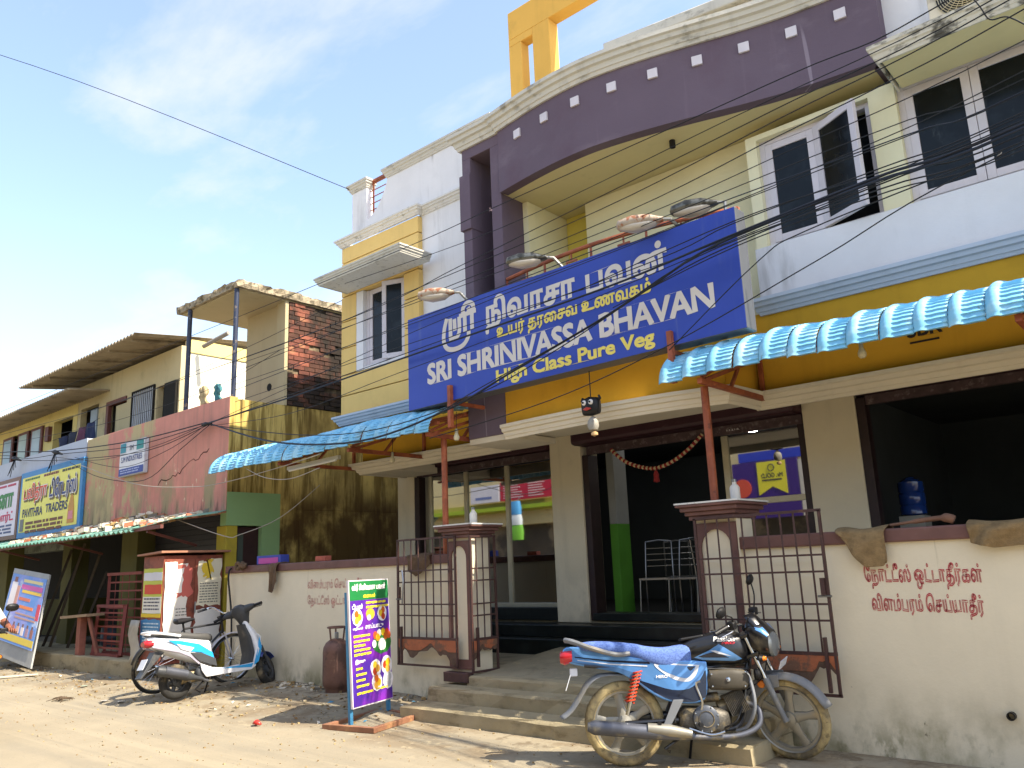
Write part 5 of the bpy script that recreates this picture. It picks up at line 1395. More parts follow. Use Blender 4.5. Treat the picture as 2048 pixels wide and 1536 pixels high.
# handlebar
hb=catmull([(0.30,-0.35,1.015),(0.36,-0.25,1.04),(0.40,-0.13,1.02),(0.385,-0.06,0.965),(0.38,0.06,0.965),(0.40,0.13,1.02),(0.36,0.25,1.04),(0.30,0.35,1.015)],5)
fpart(P_('handlebar',MB().tube(hb,0.0115,10),K['chrome']))
for s in (-1,1):
    fpart(P_('grip',MB().tube([(0.345,s*0.27,1.037),(0.285,s*0.385,1.008)],0.0185,10),K['black']))
    fpart(P_('switch_box',MB().loft([(-0.03,0,0,0.02,0.02,3),(0,0,0,0.028,0.028,3),(0.03,0,0,0.02,0.02,3)],10,axis='y').__class__().obox((0.365,s*0.235,1.04),(0.03,0,0),(0,0.035,0),(0,0,0.03)),K['black'],bev=0.01))
    fpart(P_('brake_lever',MB().tube(catmull([(0.385,s*0.24,1.03),(0.40,s*0.30,1.015),(0.345,s*0.40,0.99)],4),0.006,6),K['chrome']))
    mzz=(1.15 if s<0 else 1.275); st=MB().tube(catmull([(0.37,s*0.24,1.05),(0.385,s*0.255,(1.05+mzz)/2),(0.36,s*0.29,mzz-0.025)],4),0.006,6); fpart(P_('mirror_stalk',st,K['black']))
    mm=MB().loft([(-0.018,0,0,0.02,0.015,2),(-0.010,0,0,0.068,0.043,2.4),(0.006,0,0,0.066,0.041,2.4),(0.022,0,0,0.04,0.024,2)],16)
    mv=Matrix.Translation((0.345 if s>0 else 0.33,s*0.315,mzz))@Matrix.Rotation(R(0 if s<0 else 8),4,'Z')@Matrix.Rotation(R(18),4,'Y')
    mm.v=[tuple(mv@Vector(v)) for v in mm.v]; mo=fpart(P_('mirror',mm,K['black']))
    gl=MB().loft([(-0.0195,0,0,0.058,0.035,2.4),(-0.0185,0,0,0.062,0.038,2.4)],16); gl.v=[tuple(mv@Vector(v)) for v in gl.v]; gl.build('mirror_glass',K['chrome'],mo,world=False)
# headlamp cowl and visor
cow=MB().loft([(0.40,0,0.93,0.085,0.10,2.6),(0.45,0,0.915,0.115,0.125,2.8),(0.52,0,0.885,0.12,0.12,2.8),(0.575,0,0.855,0.105,0.095,2.6)],18)
fpart(P_('headlamp_cowl',cow,K['bikeblack']))
fpart(P_('headlamp_lens',MB().loft([(0.572,0,0.852,0.10,0.09,2.6),(0.595,0,0.842,0.088,0.078,2.4),(0.607,0,0.836,0.05,0.045,2.2)],16),mat('dim headlamp lens','#6d7274',0.1,0.1,8,coat=0.5)))
vz=MB(); vz.smooth=True
V=[];F=[]
for i,(x,z,w) in enumerate(((0.575,0.935,0.095),(0.53,1.00,0.098),(0.48,1.055,0.085),(0.44,1.085,0.055))):
    for k in range(7):
        t=-1+2*k/6; V.append((x-0.05*abs(t)**2,w*t,z-0.01*abs(t)))
for r in range(3):
    for k in range(6): F.append((r*7+k,r*7+k+1,(r+1)*7+k+1,(r+1)*7+k))
vz.add(V,F); o=fpart(P_('visor',vz,K['bikeblack'])); solid(o,0.006)
fpart(P_('cowl_stripe',MB().loft([(0.47,0,0.985,0.10,0.028,2.4),(0.53,0,0.962,0.108,0.03,2.4),(0.57,0,0.925,0.09,0.025,2.4)],14),K['bikeblue']))
for s in (-1,1):
    fpart(P_('indicator',MB().loft([(-0.025,s*0.155,0.80,0.012,0.015,2),(0,s*0.165,0.80,0.028,0.024,2.2),(0.025,s*0.155,0.80,0.012,0.015,2)],10).__class__().loft([(0.50,s*0.165,0.785,0.03,0.012,2),(0.525,s*0.17,0.785,0.034,0.024,2.3),(0.55,s*0.165,0.785,0.022,0.016,2)],10),K['black']))
    fpart(P_('indicator_lens',MB().loft([(0.548,s*0.168,0.785,0.024,0.018,2),(0.565,s*0.166,0.785,0.014,0.012,2)],10),K['orange']))
np_=MB().obox((0.63,0,0.71),(0.004,0,0.0),(0,0.075,0),(0.012,0,0.03)); fpart(P_('front_plate',np_,K['silverplate'],smooth=False))
# front mudguard
V=[];F=[];mg=MB(); mg.smooth=True
for i in range(17):
    a=R(20+i*(155-20)/16*1.0); rr2=0.338+ (0.012 if i in (0,16) else 0)
    for k in range(7):
        t=-1+2*k/6; V.append((WBH+(rr2-0.035*t*t)*math.cos(a),0.065*t,WR_+(rr2-0.035*t*t)*math.sin(a)))
for r in range(16):
    for k in range(6): F.append((r*7+k,r*7+k+1,(r+1)*7+k+1,(r+1)*7+k))
mg.add(V,F); o=fpart(P_('front_mudguard',mg,K['bikegrey'])); solid(o,0.005)
for s in (-1,1):
    sd=MB(); sd.prism([(WBH-0.345,0.26),(WBH-0.30,0.52),(WBH-0.16,0.625),(WBH-0.02,0.64),(WBH-0.02,0.55),(WBH-0.14,0.52),(WBH-0.235,0.42),(WBH-0.27,0.27)],s*0.066-0.004,s*0.066+0.004,'xz'); fpart(P_('mudguard_side',sd,K['bikegrey'],smooth=False,bev=0.003))
    fpart(P_('reflector',MB().lathe([(0.0,-0.006),(0.026,-0.006),(0.03,0.0),(0.026,0.006),(0,0.006)],(WBH-0.155,s*0.078,0.565),16,axis='y'),K['orange']))
# fuel tank
tk=MB().loft([(0.375,0,0.80,0.035,0.05,2.3),(0.355,0,0.805,0.085,0.09,2.4),(0.27,0,0.815,0.128,0.128,2.6),(0.14,0,0.818,0.138,0.132,2.7),(0.0,0,0.80,0.115,0.112,2.7),(-0.10,0,0.785,0.085,0.075,2.6),(-0.14,0,0.775,0.04,0.035,2.3)],28,smooth_k=4)
TK=P_('fuel_tank',tk,K['bikeblack'])
P_('tank_cap',MB().lathe([(0.042,0),(0.042,0.014),(0.02,0.02),(0,0.02)],(0.13,0,0.936),16),K['chrome'])
def side_decal(name,poly,s,m,yo=0.0025,tank=True,parent=None):
    """poly in (x,z) draped on the tank / panel side"""
    secs=[(0.375,0.80,0.035,0.05,2.3),(0.355,0.805,0.085,0.09,2.4),(0.27,0.815,0.128,0.122,2.6),(0.14,0.815,0.138,0.125,2.7),(0.0,0.80,0.115,0.105,2.7),(-0.10,0.785,0.085,0.075,2.6),(-0.14,0.775,0.04,0.035,2.3)]
    def surf(x,z):
        for a,b in zip(secs[:-1],secs[1:]):
            if b[0]<=x<=a[0]:
                t=(x-a[0])/(b[0]-a[0]); c=[a[i]+(b[i]-a[i])*t for i in range(5)]
                q=min(1,abs((z-c[1])/c[3])); return c[2]*(1-q**c[4])**(1/c[4])
        return 0.03
    lp=[poly]; V,F=fill_loops(lp)
    # refine
    bm=bmesh.new(); vv=[bm.verts.new((x,0,z)) for x,z in V]
    for f in F: bm.faces.new([vv[i] for i in f])
    for _ in range(3):
        bmesh.ops.subdivide_edges(bm,edges=[e for e in bm.edges if e.calc_length()>0.03],cuts=1,use_grid_fill=True)
    bmesh.ops.triangulate(bm,faces=bm.faces)
    for v in bm.verts: v.co.y=s*(surf(v.co.x,v.co.z)+yo+0.007)
    me=bpy.data.meshes.new(name); bm.to_mesh(me); bm.free(); me.materials.append(m)
    me.polygons.foreach_set('use_smooth',[True]*len(me.polygons))
    o=bpy.data.objects.new(name,me); COL.objects.link(o); o.parent=parent or TK; return o
for s in (-1,1):
    side_decal('tank_stripe',[(0.30,0.735),(0.24,0.72),(0.0,0.735),(-0.06,0.755),(0.05,0.80),(0.13,0.845),(0.20,0.80)],s,K['bikeblue'])
    side_decal('tank_stripe',[(0.20,0.745),(0.0,0.752),(-0.03,0.76),(0.06,0.785),(0.11,0.79)],s,K['bikedark'],0.005)
    side_decal('tank_accent',[(0.22,0.755),(0.10,0.80),(0.06,0.80),(0.12,0.775)],s,K['silverplate'],0.006)  # silver decal patch on the tank stripe
def tank_text(body,x0,z0,w,h,m,yo,bold=0.02):
    lps=text_loops(body,0.0); V,F=fill_loops(lps,bold); us=sorted({i for f in F for i in f}); ix={k:j for j,k in enumerate(us)}; V=[V[k] for k in us]; F=[tuple(ix[i] for i in f) for f in F]; a=np.array(V); mn=a.min(0); sz=a.max(0)-mn
    secs=None; vs=[]
    for x,y in V:
        X=x0+(x-mn[0])/sz[0]*w+ (y-mn[1])/sz[1]*h*0.25; Z=z0+(y-mn[1])/sz[1]*h
        q=min(1,abs((Z-0.815)/0.124)); vs.append((X,-(0.133*(1-q**2.65)**(1/2.65)+yo+0.006),Z))
    mb=MB(); mb.add(vs,F); o=mb.build('lettering',m,TK,world=False)
tank_text('Passion',0.09,0.862,0.16,0.040,K['whiteprint'],0.010,0.03); tank_text('PRO',0.15,0.842,0.10,0.018,K['redlens'],0.010,0.04)
# tank bag strap / cover behind the tank
P_('tank_cover',MB().loft([(0.05,0,0.845,0.118,0.085,2.6),(-0.06,0,0.825,0.10,0.075,2.6),(-0.15,0,0.80,0.09,0.06,2.6)],18),K['bikeblack'])
# seat
P_('seat',MB().loft([(-0.07,0,0.79,0.075,0.045,3),(-0.11,0,0.775,0.112,0.085,3),(-0.28,0,0.755,0.132,0.085,3.2),(-0.42,0,0.785,0.132,0.068,3.2),(-0.52,0,0.82,0.128,0.055,3.2),(-0.75,0,0.85,0.12,0.05,3.2),(-0.90,0,0.858,0.10,0.038,3),(-0.95,0,0.858,0.05,0.02,2.6)],24,smooth_k=4),K['seatblue'])
# side panels and tail
for s in (-1,1):
    bodyp=[(0.03,0.725),(-0.10,0.735),(-0.40,0.755),(-0.62,0.795),(-0.85,0.845),(-1.03,0.862),(-1.065,0.80),(-1.02,0.745),(-0.85,0.705),(-0.65,0.665),(-0.53,0.605),(-0.43,0.525),(-0.32,0.462),(-0.20,0.435),(-0.08,0.43),(-0.01,0.46),(0.025,0.57)]
    def yo(x): return 0.121-0.045*max(0,min(1,(-x-0.35)/0.7))
    def pan(nm,poly,m,y_off,th,par=None,bev=0.0,rnd_=True):
        P=[(p.x,p.y) for p in catmull([(a,b,0) for a,b in poly]+[(*poly[0],0)],3)][:-1] if rnd_ else poly
        mb=MB(); V0,F0=fill_loops([P])
        n=len(P); vs=[]
        for q in (0,1):
            for a,b in P: vs.append((a,s*(yo(a)+y_off-(th if q else 0)),b))
        fs=[tuple(range(n)),tuple(range(2*n-1,n-1,-1))]+[((k+1)%n,k,n+k,n+(k+1)%n) for k in range(n)]
        mb.add(vs,fs); return mb.build(nm,m,par or BK,world=False,bev=bev,seg=3)
    o=pan('side_panel',bodyp,K['bikeblue'],0.0,0.035,bev=0.012)
    pan('panel_stripe',[(0.0,0.475),(-0.08,0.442),(-0.20,0.445),(-0.31,0.475),(-0.41,0.535),(-0.50,0.605),(-0.40,0.575),(-0.25,0.53),(-0.12,0.535),(-0.03,0.60),(0.015,0.66)],K['bikedark'],0.0015,0.002,o)
    pan('panel_accent',[(-0.03,0.70),(-0.16,0.71),(-0.36,0.725),(-0.33,0.67),(-0.22,0.60),(-0.12,0.585),(-0.06,0.63)],K['silverplate'],0.0018,0.002,o)  # silver decal whose rim shows round the inset
    pan('panel_inset',[(-0.055,0.695),(-0.16,0.70),(-0.33,0.712),(-0.305,0.67),(-0.20,0.622),(-0.13,0.61),(-0.085,0.645)],K['bikeblue'],0.0032,0.002,o)
    pan('panel_inset',[(-0.06,0.69),(-0.12,0.692),(-0.10,0.66)],K['bikedark'],0.0045,0.002,o)
    pan('tail_stripe',[(-0.40,0.735),(-0.70,0.755),(-0.97,0.79),(-0.97,0.782),(-0.70,0.742),(-0.40,0.718)],K['bikedark'],0.0015,0.002,o,rnd_=False)
    pan('tail_stripe',[(-0.42,0.708),(-0.70,0.73),(-0.95,0.765),(-0.95,0.760),(-0.70,0.722),(-0.42,0.700)],K['silverplate'],0.0015,0.002,o,rnd_=False)
    pan('tail_lower_band',[(-0.43,0.535),(-0.53,0.61),(-0.65,0.672),(-0.85,0.712),(-1.01,0.752),(-0.85,0.735),(-0.64,0.70),(-0.50,0.65)],mat('steel blue bike paint','#4a6f9c',0.3,0.06,3,metal=0.3,coat=0.5),0.0013,0.002,o,rnd_=False)  # darker blue band along the tail's lower edge
    P_('grab_rail',MB().tube(catmull([(-0.55,s*0.12,0.80),(-0.66,s*0.155,0.795),(-0.82,s*0.145,0.84),(-0.98,s*0.115,0.90),(-1.04,s*0.07,0.915)],5),[0.018]*21,8),K['bikegrey'])
text_sm=[('HERO',-0.36,0.615,0.085,0.022)]
for body,x,z,w_,h_ in text_sm: text('lettering',body,K['whiteprint'],BK,(x,-0.1245,z),(1,0,0),(0,0,1),w_,h_,bold=0.02,world=False)
P_('tail_centre',MB().loft([(-0.55,0,0.76,0.075,0.05,3),(-0.9,0,0.80,0.075,0.05,3),(-1.04,0,0.82,0.06,0.035,2.6)],12),K['bikeblue'])
P_('tail_lamp',MB().loft([(-0.99,0,0.795,0.108,0.05,2.8),(-1.05,0,0.785,0.105,0.058,2.8),(-1.085,0,0.785,0.075,0.045,2.4)],16),K['redlens'])
# rear mudguard, plate
rm=MB(); rm.smooth=True; V=[];F=[]
pr=[(-0.45,0.66),(-0.62,0.665),(-0.80,0.66),(-0.90,0.60),(-0.97,0.50),(-1.04,0.41),(-1.11,0.36)]
pr=[(p.x,p.y) for p in catmull([(a,b,0) for a,b in pr],3)]
for i,(x,z) in enumerate(pr):
    wd_=0.075+0.012*min(1,i/10)
    for k in range(5):
        t=-1+2*k/4; V.append((x+0.03*t*t,wd_*t,z-0.02*t*t))
for r in range(len(pr)-1):
    for k in range(4): F.append((r*5+k,r*5+k+1,(r+1)*5+k+1,(r+1)*5+k))
rm.add(V,F); solid(P_('rear_mudguard',rm,K['bikegrey']),0.006)
P_('plate_lamp',MB().obox((-0.985,0,0.675),(0.03,0,0),(0,0.05,0),(0,0,0.03)),K['silverplate'],smooth=False,bev=0.008)
P_('number_plate',MB().obox((-1.03,0,0.60),(0.003,0,0),(0,0.09,0),(0.02,0,0.055)),K['silverplate'],smooth=False)
# frame, engine
fr=MB()
for s in (-1,1):
    fr.tube(catmull([(0.36,s*0.02,0.74),(0.30,s*0.05,0.50),(0.26,s*0.06,0.30),(0.12,s*0.08,0.235),(-0.2,s*0.09,0.26)],4),0.015,8)
    fr.tube([(0.33,s*0.03,0.70),(-0.2,s*0.1,0.66),(-0.9,s*0.08,0.72)],0.014,8)
    fr.tube([(-0.22,s*0.1,0.64),(-0.25,s*0.1,0.30)],0.014,8)
    fr.tube([(-0.22,s*0.095,0.315),(-WBH,s*0.095,WR_)],0.018,8)
fr.build('frame',K['bikeblack'],BK,world=False,smooth=True)
en=MB(); en.loft([(-0.21,0,0.31,0.09,0.07,3),(-0.16,0,0.31,0.125,0.105,3.2),(0.08,0,0.30,0.125,0.10,3.2),(0.15,0,0.30,0.10,0.08,3),(0.18,0,0.30,0.05,0.05,2.6)],20); P_('crankcase',en,K['engine'])
P_('clutch_cover',MB().lathe([(0.0,-0.165),(0.07,-0.163),(0.095,-0.15),(0.10,-0.12)],(-0.02,0,0.32),22,axis='y'),mat('grey engine cover','#4d5158',0.4,0.15,6,metal=0.4,layers=[dict(c='#9a8a66',s=7,lo=0.52,hi=0.66,amt=0.6)]))
for k in range(12):
    q=k*0.0125; P_('cooling_fin',MB().obox((0.160+q*0.95,0,0.40+q*0.35),(0.0022,0,0.001),(0,0.09,0),(-0.028,0,0.072)),K['engine'],smooth=False)
for k in range(8):
    a=2*math.pi*k/8+0.3; P_('engine_bolt',MB().lathe([(0,-0.012),(0.006,-0.011),(0.007,0)],(-0.02+0.088*math.cos(a),-0.150,0.32+0.088*math.sin(a)),6,axis='y'),K['chrome'])
P_('engine_rib',MB().tube([(-0.02+0.055*math.cos(2*math.pi*k/20),-0.165,0.32+0.055*math.sin(2*math.pi*k/20)) for k in range(20)],0.004,5,closed=True),K['engine'])
P_('spark_lead',MB().tube(catmull([(0.33,-0.05,0.47),(0.36,-0.09,0.55),(0.30,-0.06,0.64)],6),0.006,6),K['black'])
P_('horn',MB().lathe([(0,-0.02),(0.04,-0.018),(0.045,0.0),(0.03,0.02)],(0.40,-0.09,0.62),14,axis='x'),K['black'])
P_('wiring_loom',MB().tube(catmull([(0.38,-0.05,0.80),(0.36,-0.10,0.72),(0.33,-0.08,0.66),(0.1,-0.09,0.67),(-0.1,-0.10,0.66)],5),0.009,6),K['black'])
for x,z in ((0.05,0.63),(0.30,0.64),(0.05,0.545),(0.29,0.54)): P_('cover_screw',MB().lathe([(0,-0.004),(0.006,-0.003),(0.007,0)],(x,-0.15,z),8,axis='y'),K['chrome'])
P_('oil_hose',MB().tube(catmull([(0.10,-0.10,0.25),(0.2,-0.13,0.30),(0.26,-0.10,0.40)],5),0.007,6),K['black'])
P_('cylinder',MB().tube([(0.10,0,0.38),(0.33,0,0.455)],0.06,14),K['engine'])
P_('air_cleaner_cover',MB().loft([(0.02,-0.105,0.585,0.02,0.035,2.6),(0.04,-0.11,0.59,0.035,0.07,3),(0.20,-0.115,0.59,0.04,0.078,3),(0.30,-0.11,0.585,0.034,0.07,3),(0.335,-0.10,0.58,0.015,0.035,2.5)],18),K['airbox'])
P_('cover_badge',MB().lathe([(0,-0.006),(0.014,-0.005),(0.018,0.0)],(0.17,-0.157,0.59),14,axis='y'),K['chrome'])
P_('carburettor',MB().tube([(-0.06,-0.02,0.46),(0.10,-0.02,0.47)],0.035,12),K['engine'])
P_('kick_lever',MB().tube(catmull([(-0.06,-0.14,0.36),(-0.04,-0.175,0.44),(-0.075,-0.185,0.56),(-0.05,-0.21,0.585)],4),0.010,8),K['chrome'])
P_('exhaust_pipe',MB().tube(catmull([(0.30,-0.06,0.42),(0.375,-0.10,0.38),(0.36,-0.13,0.27),(0.22,-0.145,0.205),(0.0,-0.15,0.195),(-0.15,-0.155,0.205)],5),0.021,10),K['muffler'])
P_('muffler',MB().tube([(-0.12,-0.155,0.205),(-0.22,-0.16,0.215),(-0.36,-0.165,0.235),(-0.85,-0.175,0.285),(-0.90,-0.176,0.29)],[0.024,0.034,0.05,0.052,0.03],16),K['muffler'])
P_('muffler_shield',MB().tube([(-0.14,-0.176,0.222),(-0.30,-0.182,0.250),(-0.46,-0.184,0.268)],[0.03,0.045,0.04],14),K['alloy'])
for s in (-1,1):
    P_('shock_absorber',MB().tube([(-0.60,s*0.125,0.36),(-0.50,s*0.125,0.66)],0.016,8),K['chrome'])
    sp=[];
    for i in range(90):
        t=i/89; a=t*9*2*math.pi; c0=Vector((-0.572+0.075*t,s*0.125,0.445+0.225*t)); sp.append(c0+Vector((math.cos(a)*0.03,math.sin(a)*0.03,0)))
    P_('shock_spring',MB().tube(sp,0.0065,5),K['spring'])
    P_('crash_guard',MB().tube(catmull([(0.31,s*0.05,0.66),(0.335,s*0.10,0.60),(0.34,s*0.185,0.47),(0.325,s*0.19,0.36),(0.27,s*0.14,0.26),(0.2,s*0.09,0.23)],5),0.013,8),K['bikegrey'])
    P_('footpeg_bracket',MB().prism([(-0.25,0.46),(-0.17,0.46),(-0.27,0.30),(-0.34,0.22),(-0.40,0.22),(-0.33,0.30)],s*0.13-0.006,s*0.13+0.006,'xz'),K['bikegrey'],smooth=False,bev=0.003)
    P_('footpeg',MB().tube([(-0.07,s*0.12,0.285),(-0.07,s*0.23,0.285)],0.016,8),K['black'])
    P_('footpeg',MB().tube([(-0.37,s*0.13,0.30),(-0.37,s*0.21,0.30)],0.014,8),K['black'])
P_('chain_case',MB().loft([(-0.68,0.06,0.30,0.02,0.03,2.6),(-0.60,0.06,0.31,0.025,0.075,2.8),(-0.3,0.06,0.32,0.025,0.055,2.8),(-0.15,0.06,0.32,0.02,0.04,2.6)],14),K['bikeblack'])
P_('side_stand',MB().tube([(-0.10,0.09,0.24),(-0.13,0.21,0.012)],0.011,7),K['bikeblack'])
P_('centre_stand',MB().tube([(-0.18,-0.10,0.22),(-0.34,-0.11,0.12),(-0.30,-0.12,0.10)],0.012,7),K['bikeblack'])
P_('brake_pedal',MB().tube(catmull([(-0.15,-0.14,0.26),(0.0,-0.17,0.215),(0.10,-0.185,0.235)],4),0.009,7),K['chrome'])
P_('tool_bag',MB().obox((-0.06,0,0.90),(0.09,0,0.012),(0,0.07,0),(0,0,0.012)),K['black'],bev=0.01,smooth=False)
for q,(a,b,c) in enumerate((((0.42,-0.05,0.86),(0.36,-0.12,0.95),(0.36,-0.22,1.03)),((0.42,0.05,0.86),(0.34,0.10,0.93),(0.36,0.22,1.03)),((0.5,-0.04,0.75),(0.44,-0.08,0.6),(0.30,-0.05,0.5)))):
    P_('control_cable',MB().tube(catmull([a,b,c],6),0.005,5),K['black'])

# ---- the scooter: same axes
K['scwhite']=mat('white scooter paint','#dcdde0',0.3,0.05,4,coat=0.5,layers=[dict(c='#a59f92',s=3,lo=0.56,hi=0.72,amt=0.5)])
K['scblue']=mat('bright blue scooter paint','#2a9ad6',0.3,0.06,4,coat=0.5)
K['scgrey']=mat('dark grey scooter plastic','#3d3f42',0.5,0.12,6,layers=[dict(c='#7a7468',s=4,lo=0.55,hi=0.7,amt=0.5)])
K['scseat']=mat('grey vinyl seat','#4b4a48',0.6,0.1,9)
SCR=thing('scooter','white and bright blue scooter parked nose to the compound wall','scooter',(-10.36,5.90,0.03),R(88),lean=R(-6))
def S_(name,mb,m,**k):
    sm=k.pop('smooth',True); par=k.pop('parent',SCR)
    return mb.build(name,m,par,world=False,smooth=sm,**k)
SW=0.62; SRr=0.215
wheel(SCR,(-SW,0,SRr),SRr,0.052,0.125,6,K['tyre_dark'],K['scgrey'],'rear_wheel',rot=0.2,hubr=0.06,hubw=0.06,spw=0.022)
sax=Vector((-0.42,0,0.91)).normalized(); spv=Vector((0.50,0,0.55))
SSM=Matrix.Translation(spv)@Matrix.Rotation(R(36),4,sax)@Matrix.Translation(-spv)
def sp_(o): o.matrix_local=SSM; return o
wheel(SCR,(SW,0,SRr),SRr,0.050,0.125,6,K['tyre_dark'],K['scgrey'],'front_wheel',rot=0.2,hubr=0.06,hubw=0.06,spw=0.022,M4=SSM)
for s in (-1,1): sp_(S_('fork_leg',MB().tube([(0.50,s*0.075,0.52),(0.60,s*0.08,0.25),(SW,s*0.08,SRr)],0.02,8),K['scgrey']))
mg=MB(); mg.smooth=True; V=[];F=[]
for i in range(13):
    a=R(25+i*115/12)
    for k in range(7):
        t=-1+2*k/6; q=0.255-0.03*t*t; V.append((SW+q*math.cos(a),0.085*t,SRr+q*math.sin(a)))
for r in range(12):
    for k in range(6): F.append((r*7+k,r*7+k+1,(r+1)*7+k+1,(r+1)*7+k))
mg.add(V,F); solid(sp_(S_('front_mudguard',mg,mat('dark blue guard','#2a3f86',0.35,0.08,4,coat=0.4))),0.006)
# leg shield / front apron (behind = grey inner, front = white)
ap=MB().loft([(0.28,0.37,0,0.02,0.17,3.2),(0.34,0.40,0,0.03,0.18,3.2),(0.50,0.44,0,0.045,0.185,3),(0.68,0.40,0,0.06,0.165,2.8),(0.80,0.345,0,0.055,0.13,2.6),(0.88,0.31,0,0.035,0.08,2.4)],20,axis='z')
S_('front_apron',ap,K['scwhite'])
inn=MB().loft([(0.27,0.335,0,0.025,0.15,3.2),(0.45,0.385,0,0.03,0.155,3.2),(0.66,0.345,0,0.035,0.14,3),(0.84,0.285,0,0.04,0.095,2.6)],18,axis='z'); S_('inner_shield',inn,K['scgrey'])
nose=MB().loft([(0.40,0.50,0,0.03,0.05,2.4),(0.52,0.515,0,0.06,0.09,2.4),(0.66,0.475,0,0.07,0.095,2.4),(0.78,0.40,0,0.05,0.07,2.2)],16,axis='z'); S_('nose_panel',nose,K['scwhite'])
for s in (-1,1):
    b=MB(); b.prism([(0.36,0.29),(0.44,0.34),(0.49,0.52),(0.455,0.66),(0.43,0.52),(0.385,0.36)],s*0.176-0.006,s*0.176+0.006,'xz'); S_('apron_stripe',b,K['scblue'],smooth=False,bev=0.004)
    S_('front_indicator',MB().loft([(0.60,0.50,s*0.10,0.025,0.03,2.2),(0.66,0.49,s*0.105,0.03,0.035,2.2),(0.70,0.46,s*0.10,0.015,0.02,2)],10,axis='z'),K['glassclear'])
# floorboard
fb=MB(); fb.prism([(-0.25,0.235),(0.36,0.255),(0.38,0.30),(0.33,0.315),(-0.05,0.30),(-0.26,0.335)],-0.165,0.165,'xz'); S_('floorboard',fb,K['scgrey'],smooth=False,bev=0.012)
for s in (-1,1):
    sk=MB(); sk.prism([(-0.30,0.225),(0.33,0.245),(0.40,0.29),(0.37,0.335),(0.0,0.305),(-0.22,0.335),(-0.38,0.40),(-0.36,0.31)],s*0.172-0.009,s*0.172+0.009,'xz'); S_('floor_skirt',sk,K['scwhite'],smooth=False,bev=0.007)
    sb=MB(); sb.prism([(-0.10,0.305),(0.33,0.275),(0.36,0.325),(0.10,0.312)],s*0.182-0.0015,s*0.182+0.0015,'xz'); S_('skirt_stripe',sb,K['scblue'],smooth=False)
# rear body
body=MB().loft([(-0.16,0,0.50,0.06,0.16,3),(-0.22,0,0.53,0.12,0.17,3.2),(-0.45,0,0.58,0.15,0.15,3.2),(-0.70,0,0.64,0.14,0.115,3),(-0.90,0,0.70,0.10,0.075,2.8),(-1.00,0,0.725,0.06,0.05,2.6)],20)
S_('rear_body',body,K['scwhite'])
for s in (-1,1):
    p=MB(); p.prism([(-0.17,0.42),(-0.20,0.52),(-0.38,0.64),(-0.62,0.70),(-0.80,0.725),(-0.62,0.61),(-0.50,0.555),(-0.35,0.53)],s*0.146-0.008,s*0.146+0.008,'xz'); S_('blue_side_panel',p,K['scblue'],smooth=False,bev=0.006)
    p=MB(); p.prism([(-0.45,0.60),(-0.68,0.665),(-0.62,0.60),(-0.50,0.555)],s*0.156-0.002,s*0.156+0.002,'xz'); S_('white_decal',p,K['scwhite'],smooth=False)
    p=MB(); p.prism([(-0.14,0.34),(-0.16,0.44),(-0.34,0.525),(-0.50,0.545),(-0.40,0.44),(-0.26,0.38)],s*0.150-0.008,s*0.150+0.008,'xz'); S_('lower_side_panel',p,K['scgrey'],smooth=False,bev=0.006)
    p=MB(); p.prism([(-0.36,0.40),(-0.50,0.53),(-0.66,0.585),(-0.98,0.665),(-0.98,0.645),(-0.64,0.555),(-0.50,0.49),(-0.38,0.385)],s*0.135-0.012,s*0.135+0.012,'xz'); S_('silver_trim',p,mat('silver lilac trim','#b3aebd',0.35,0.05,4,metal=0.3),smooth=False,bev=0.006)
S_('seat',MB().loft([(-0.16,0,0.70,0.07,0.035,2.8),(-0.20,0,0.71,0.11,0.055,3),(-0.42,0,0.735,0.13,0.05,3),(-0.60,0,0.765,0.125,0.05,3),(-0.85,0,0.80,0.10,0.035,2.8),(-0.92,0,0.80,0.05,0.02,2.4)],18),K['scseat'])
S_('grab_rail',MB().tube(catmull([(-0.62,-0.135,0.76),(-0.80,-0.13,0.80),(-0.99,-0.10,0.83),(-1.04,0,0.835),(-0.99,0.10,0.83),(-0.80,0.13,0.80),(-0.62,0.135,0.76)],5),0.016,8),K['scwhite'])
S_('tail_lamp',MB().loft([(-0.94,0,0.705,0.10,0.05,2.6),(-1.0,0,0.70,0.095,0.05,2.6),(-1.04,0,0.70,0.06,0.03,2.2)],14),K['redlens'])
S_('rear_guard',MB().prism([(-0.80,0.58),(-0.92,0.60),(-1.00,0.45),(-1.10,0.30),(-1.08,0.29),(-0.96,0.42)],-0.08,0.08,'xz'),K['scgrey'],smooth=False,bev=0.006)
S_('number_plate',MB().obox((-1.04,0,0.46),(0.003,0,0),(0,0.085,0),(0.03,0,0.06)),K['silverplate'],smooth=False)
# engine, muffler, stand
S_('engine_case',MB().loft([(-0.70,0.06,0.22,0.05,0.06,2.8),(-0.55,0.05,0.24,0.09,0.085,3),(-0.25,0.02,0.27,0.11,0.08,3),(-0.15,0,0.28,0.06,0.05,2.8)],16),K['engine'])
S_('fan_cover',MB().lathe([(0,-0.15),(0.06,-0.148),(0.08,-0.13),(0.085,-0.10)],(-0.33,0,0.29),18,axis='y'),K['scgrey'])
S_('muffler',MB().tube([(-0.30,-0.13,0.20),(-0.44,-0.15,0.235),(-0.52,-0.155,0.26),(-0.88,-0.165,0.36),(-0.93,-0.165,0.375)],[0.02,0.03,0.058,0.062,0.045],16),K['scgrey'])
S_('muffler_shield',MB().tube([(-0.56,-0.172,0.285),(-0.84,-0.182,0.36)],0.055,14),K['muffler'])
S_('exhaust_pipe',MB().tube(catmull([(-0.16,-0.06,0.22),(-0.22,-0.12,0.17),(-0.34,-0.14,0.21)],4),0.018,8),K['muffler'])
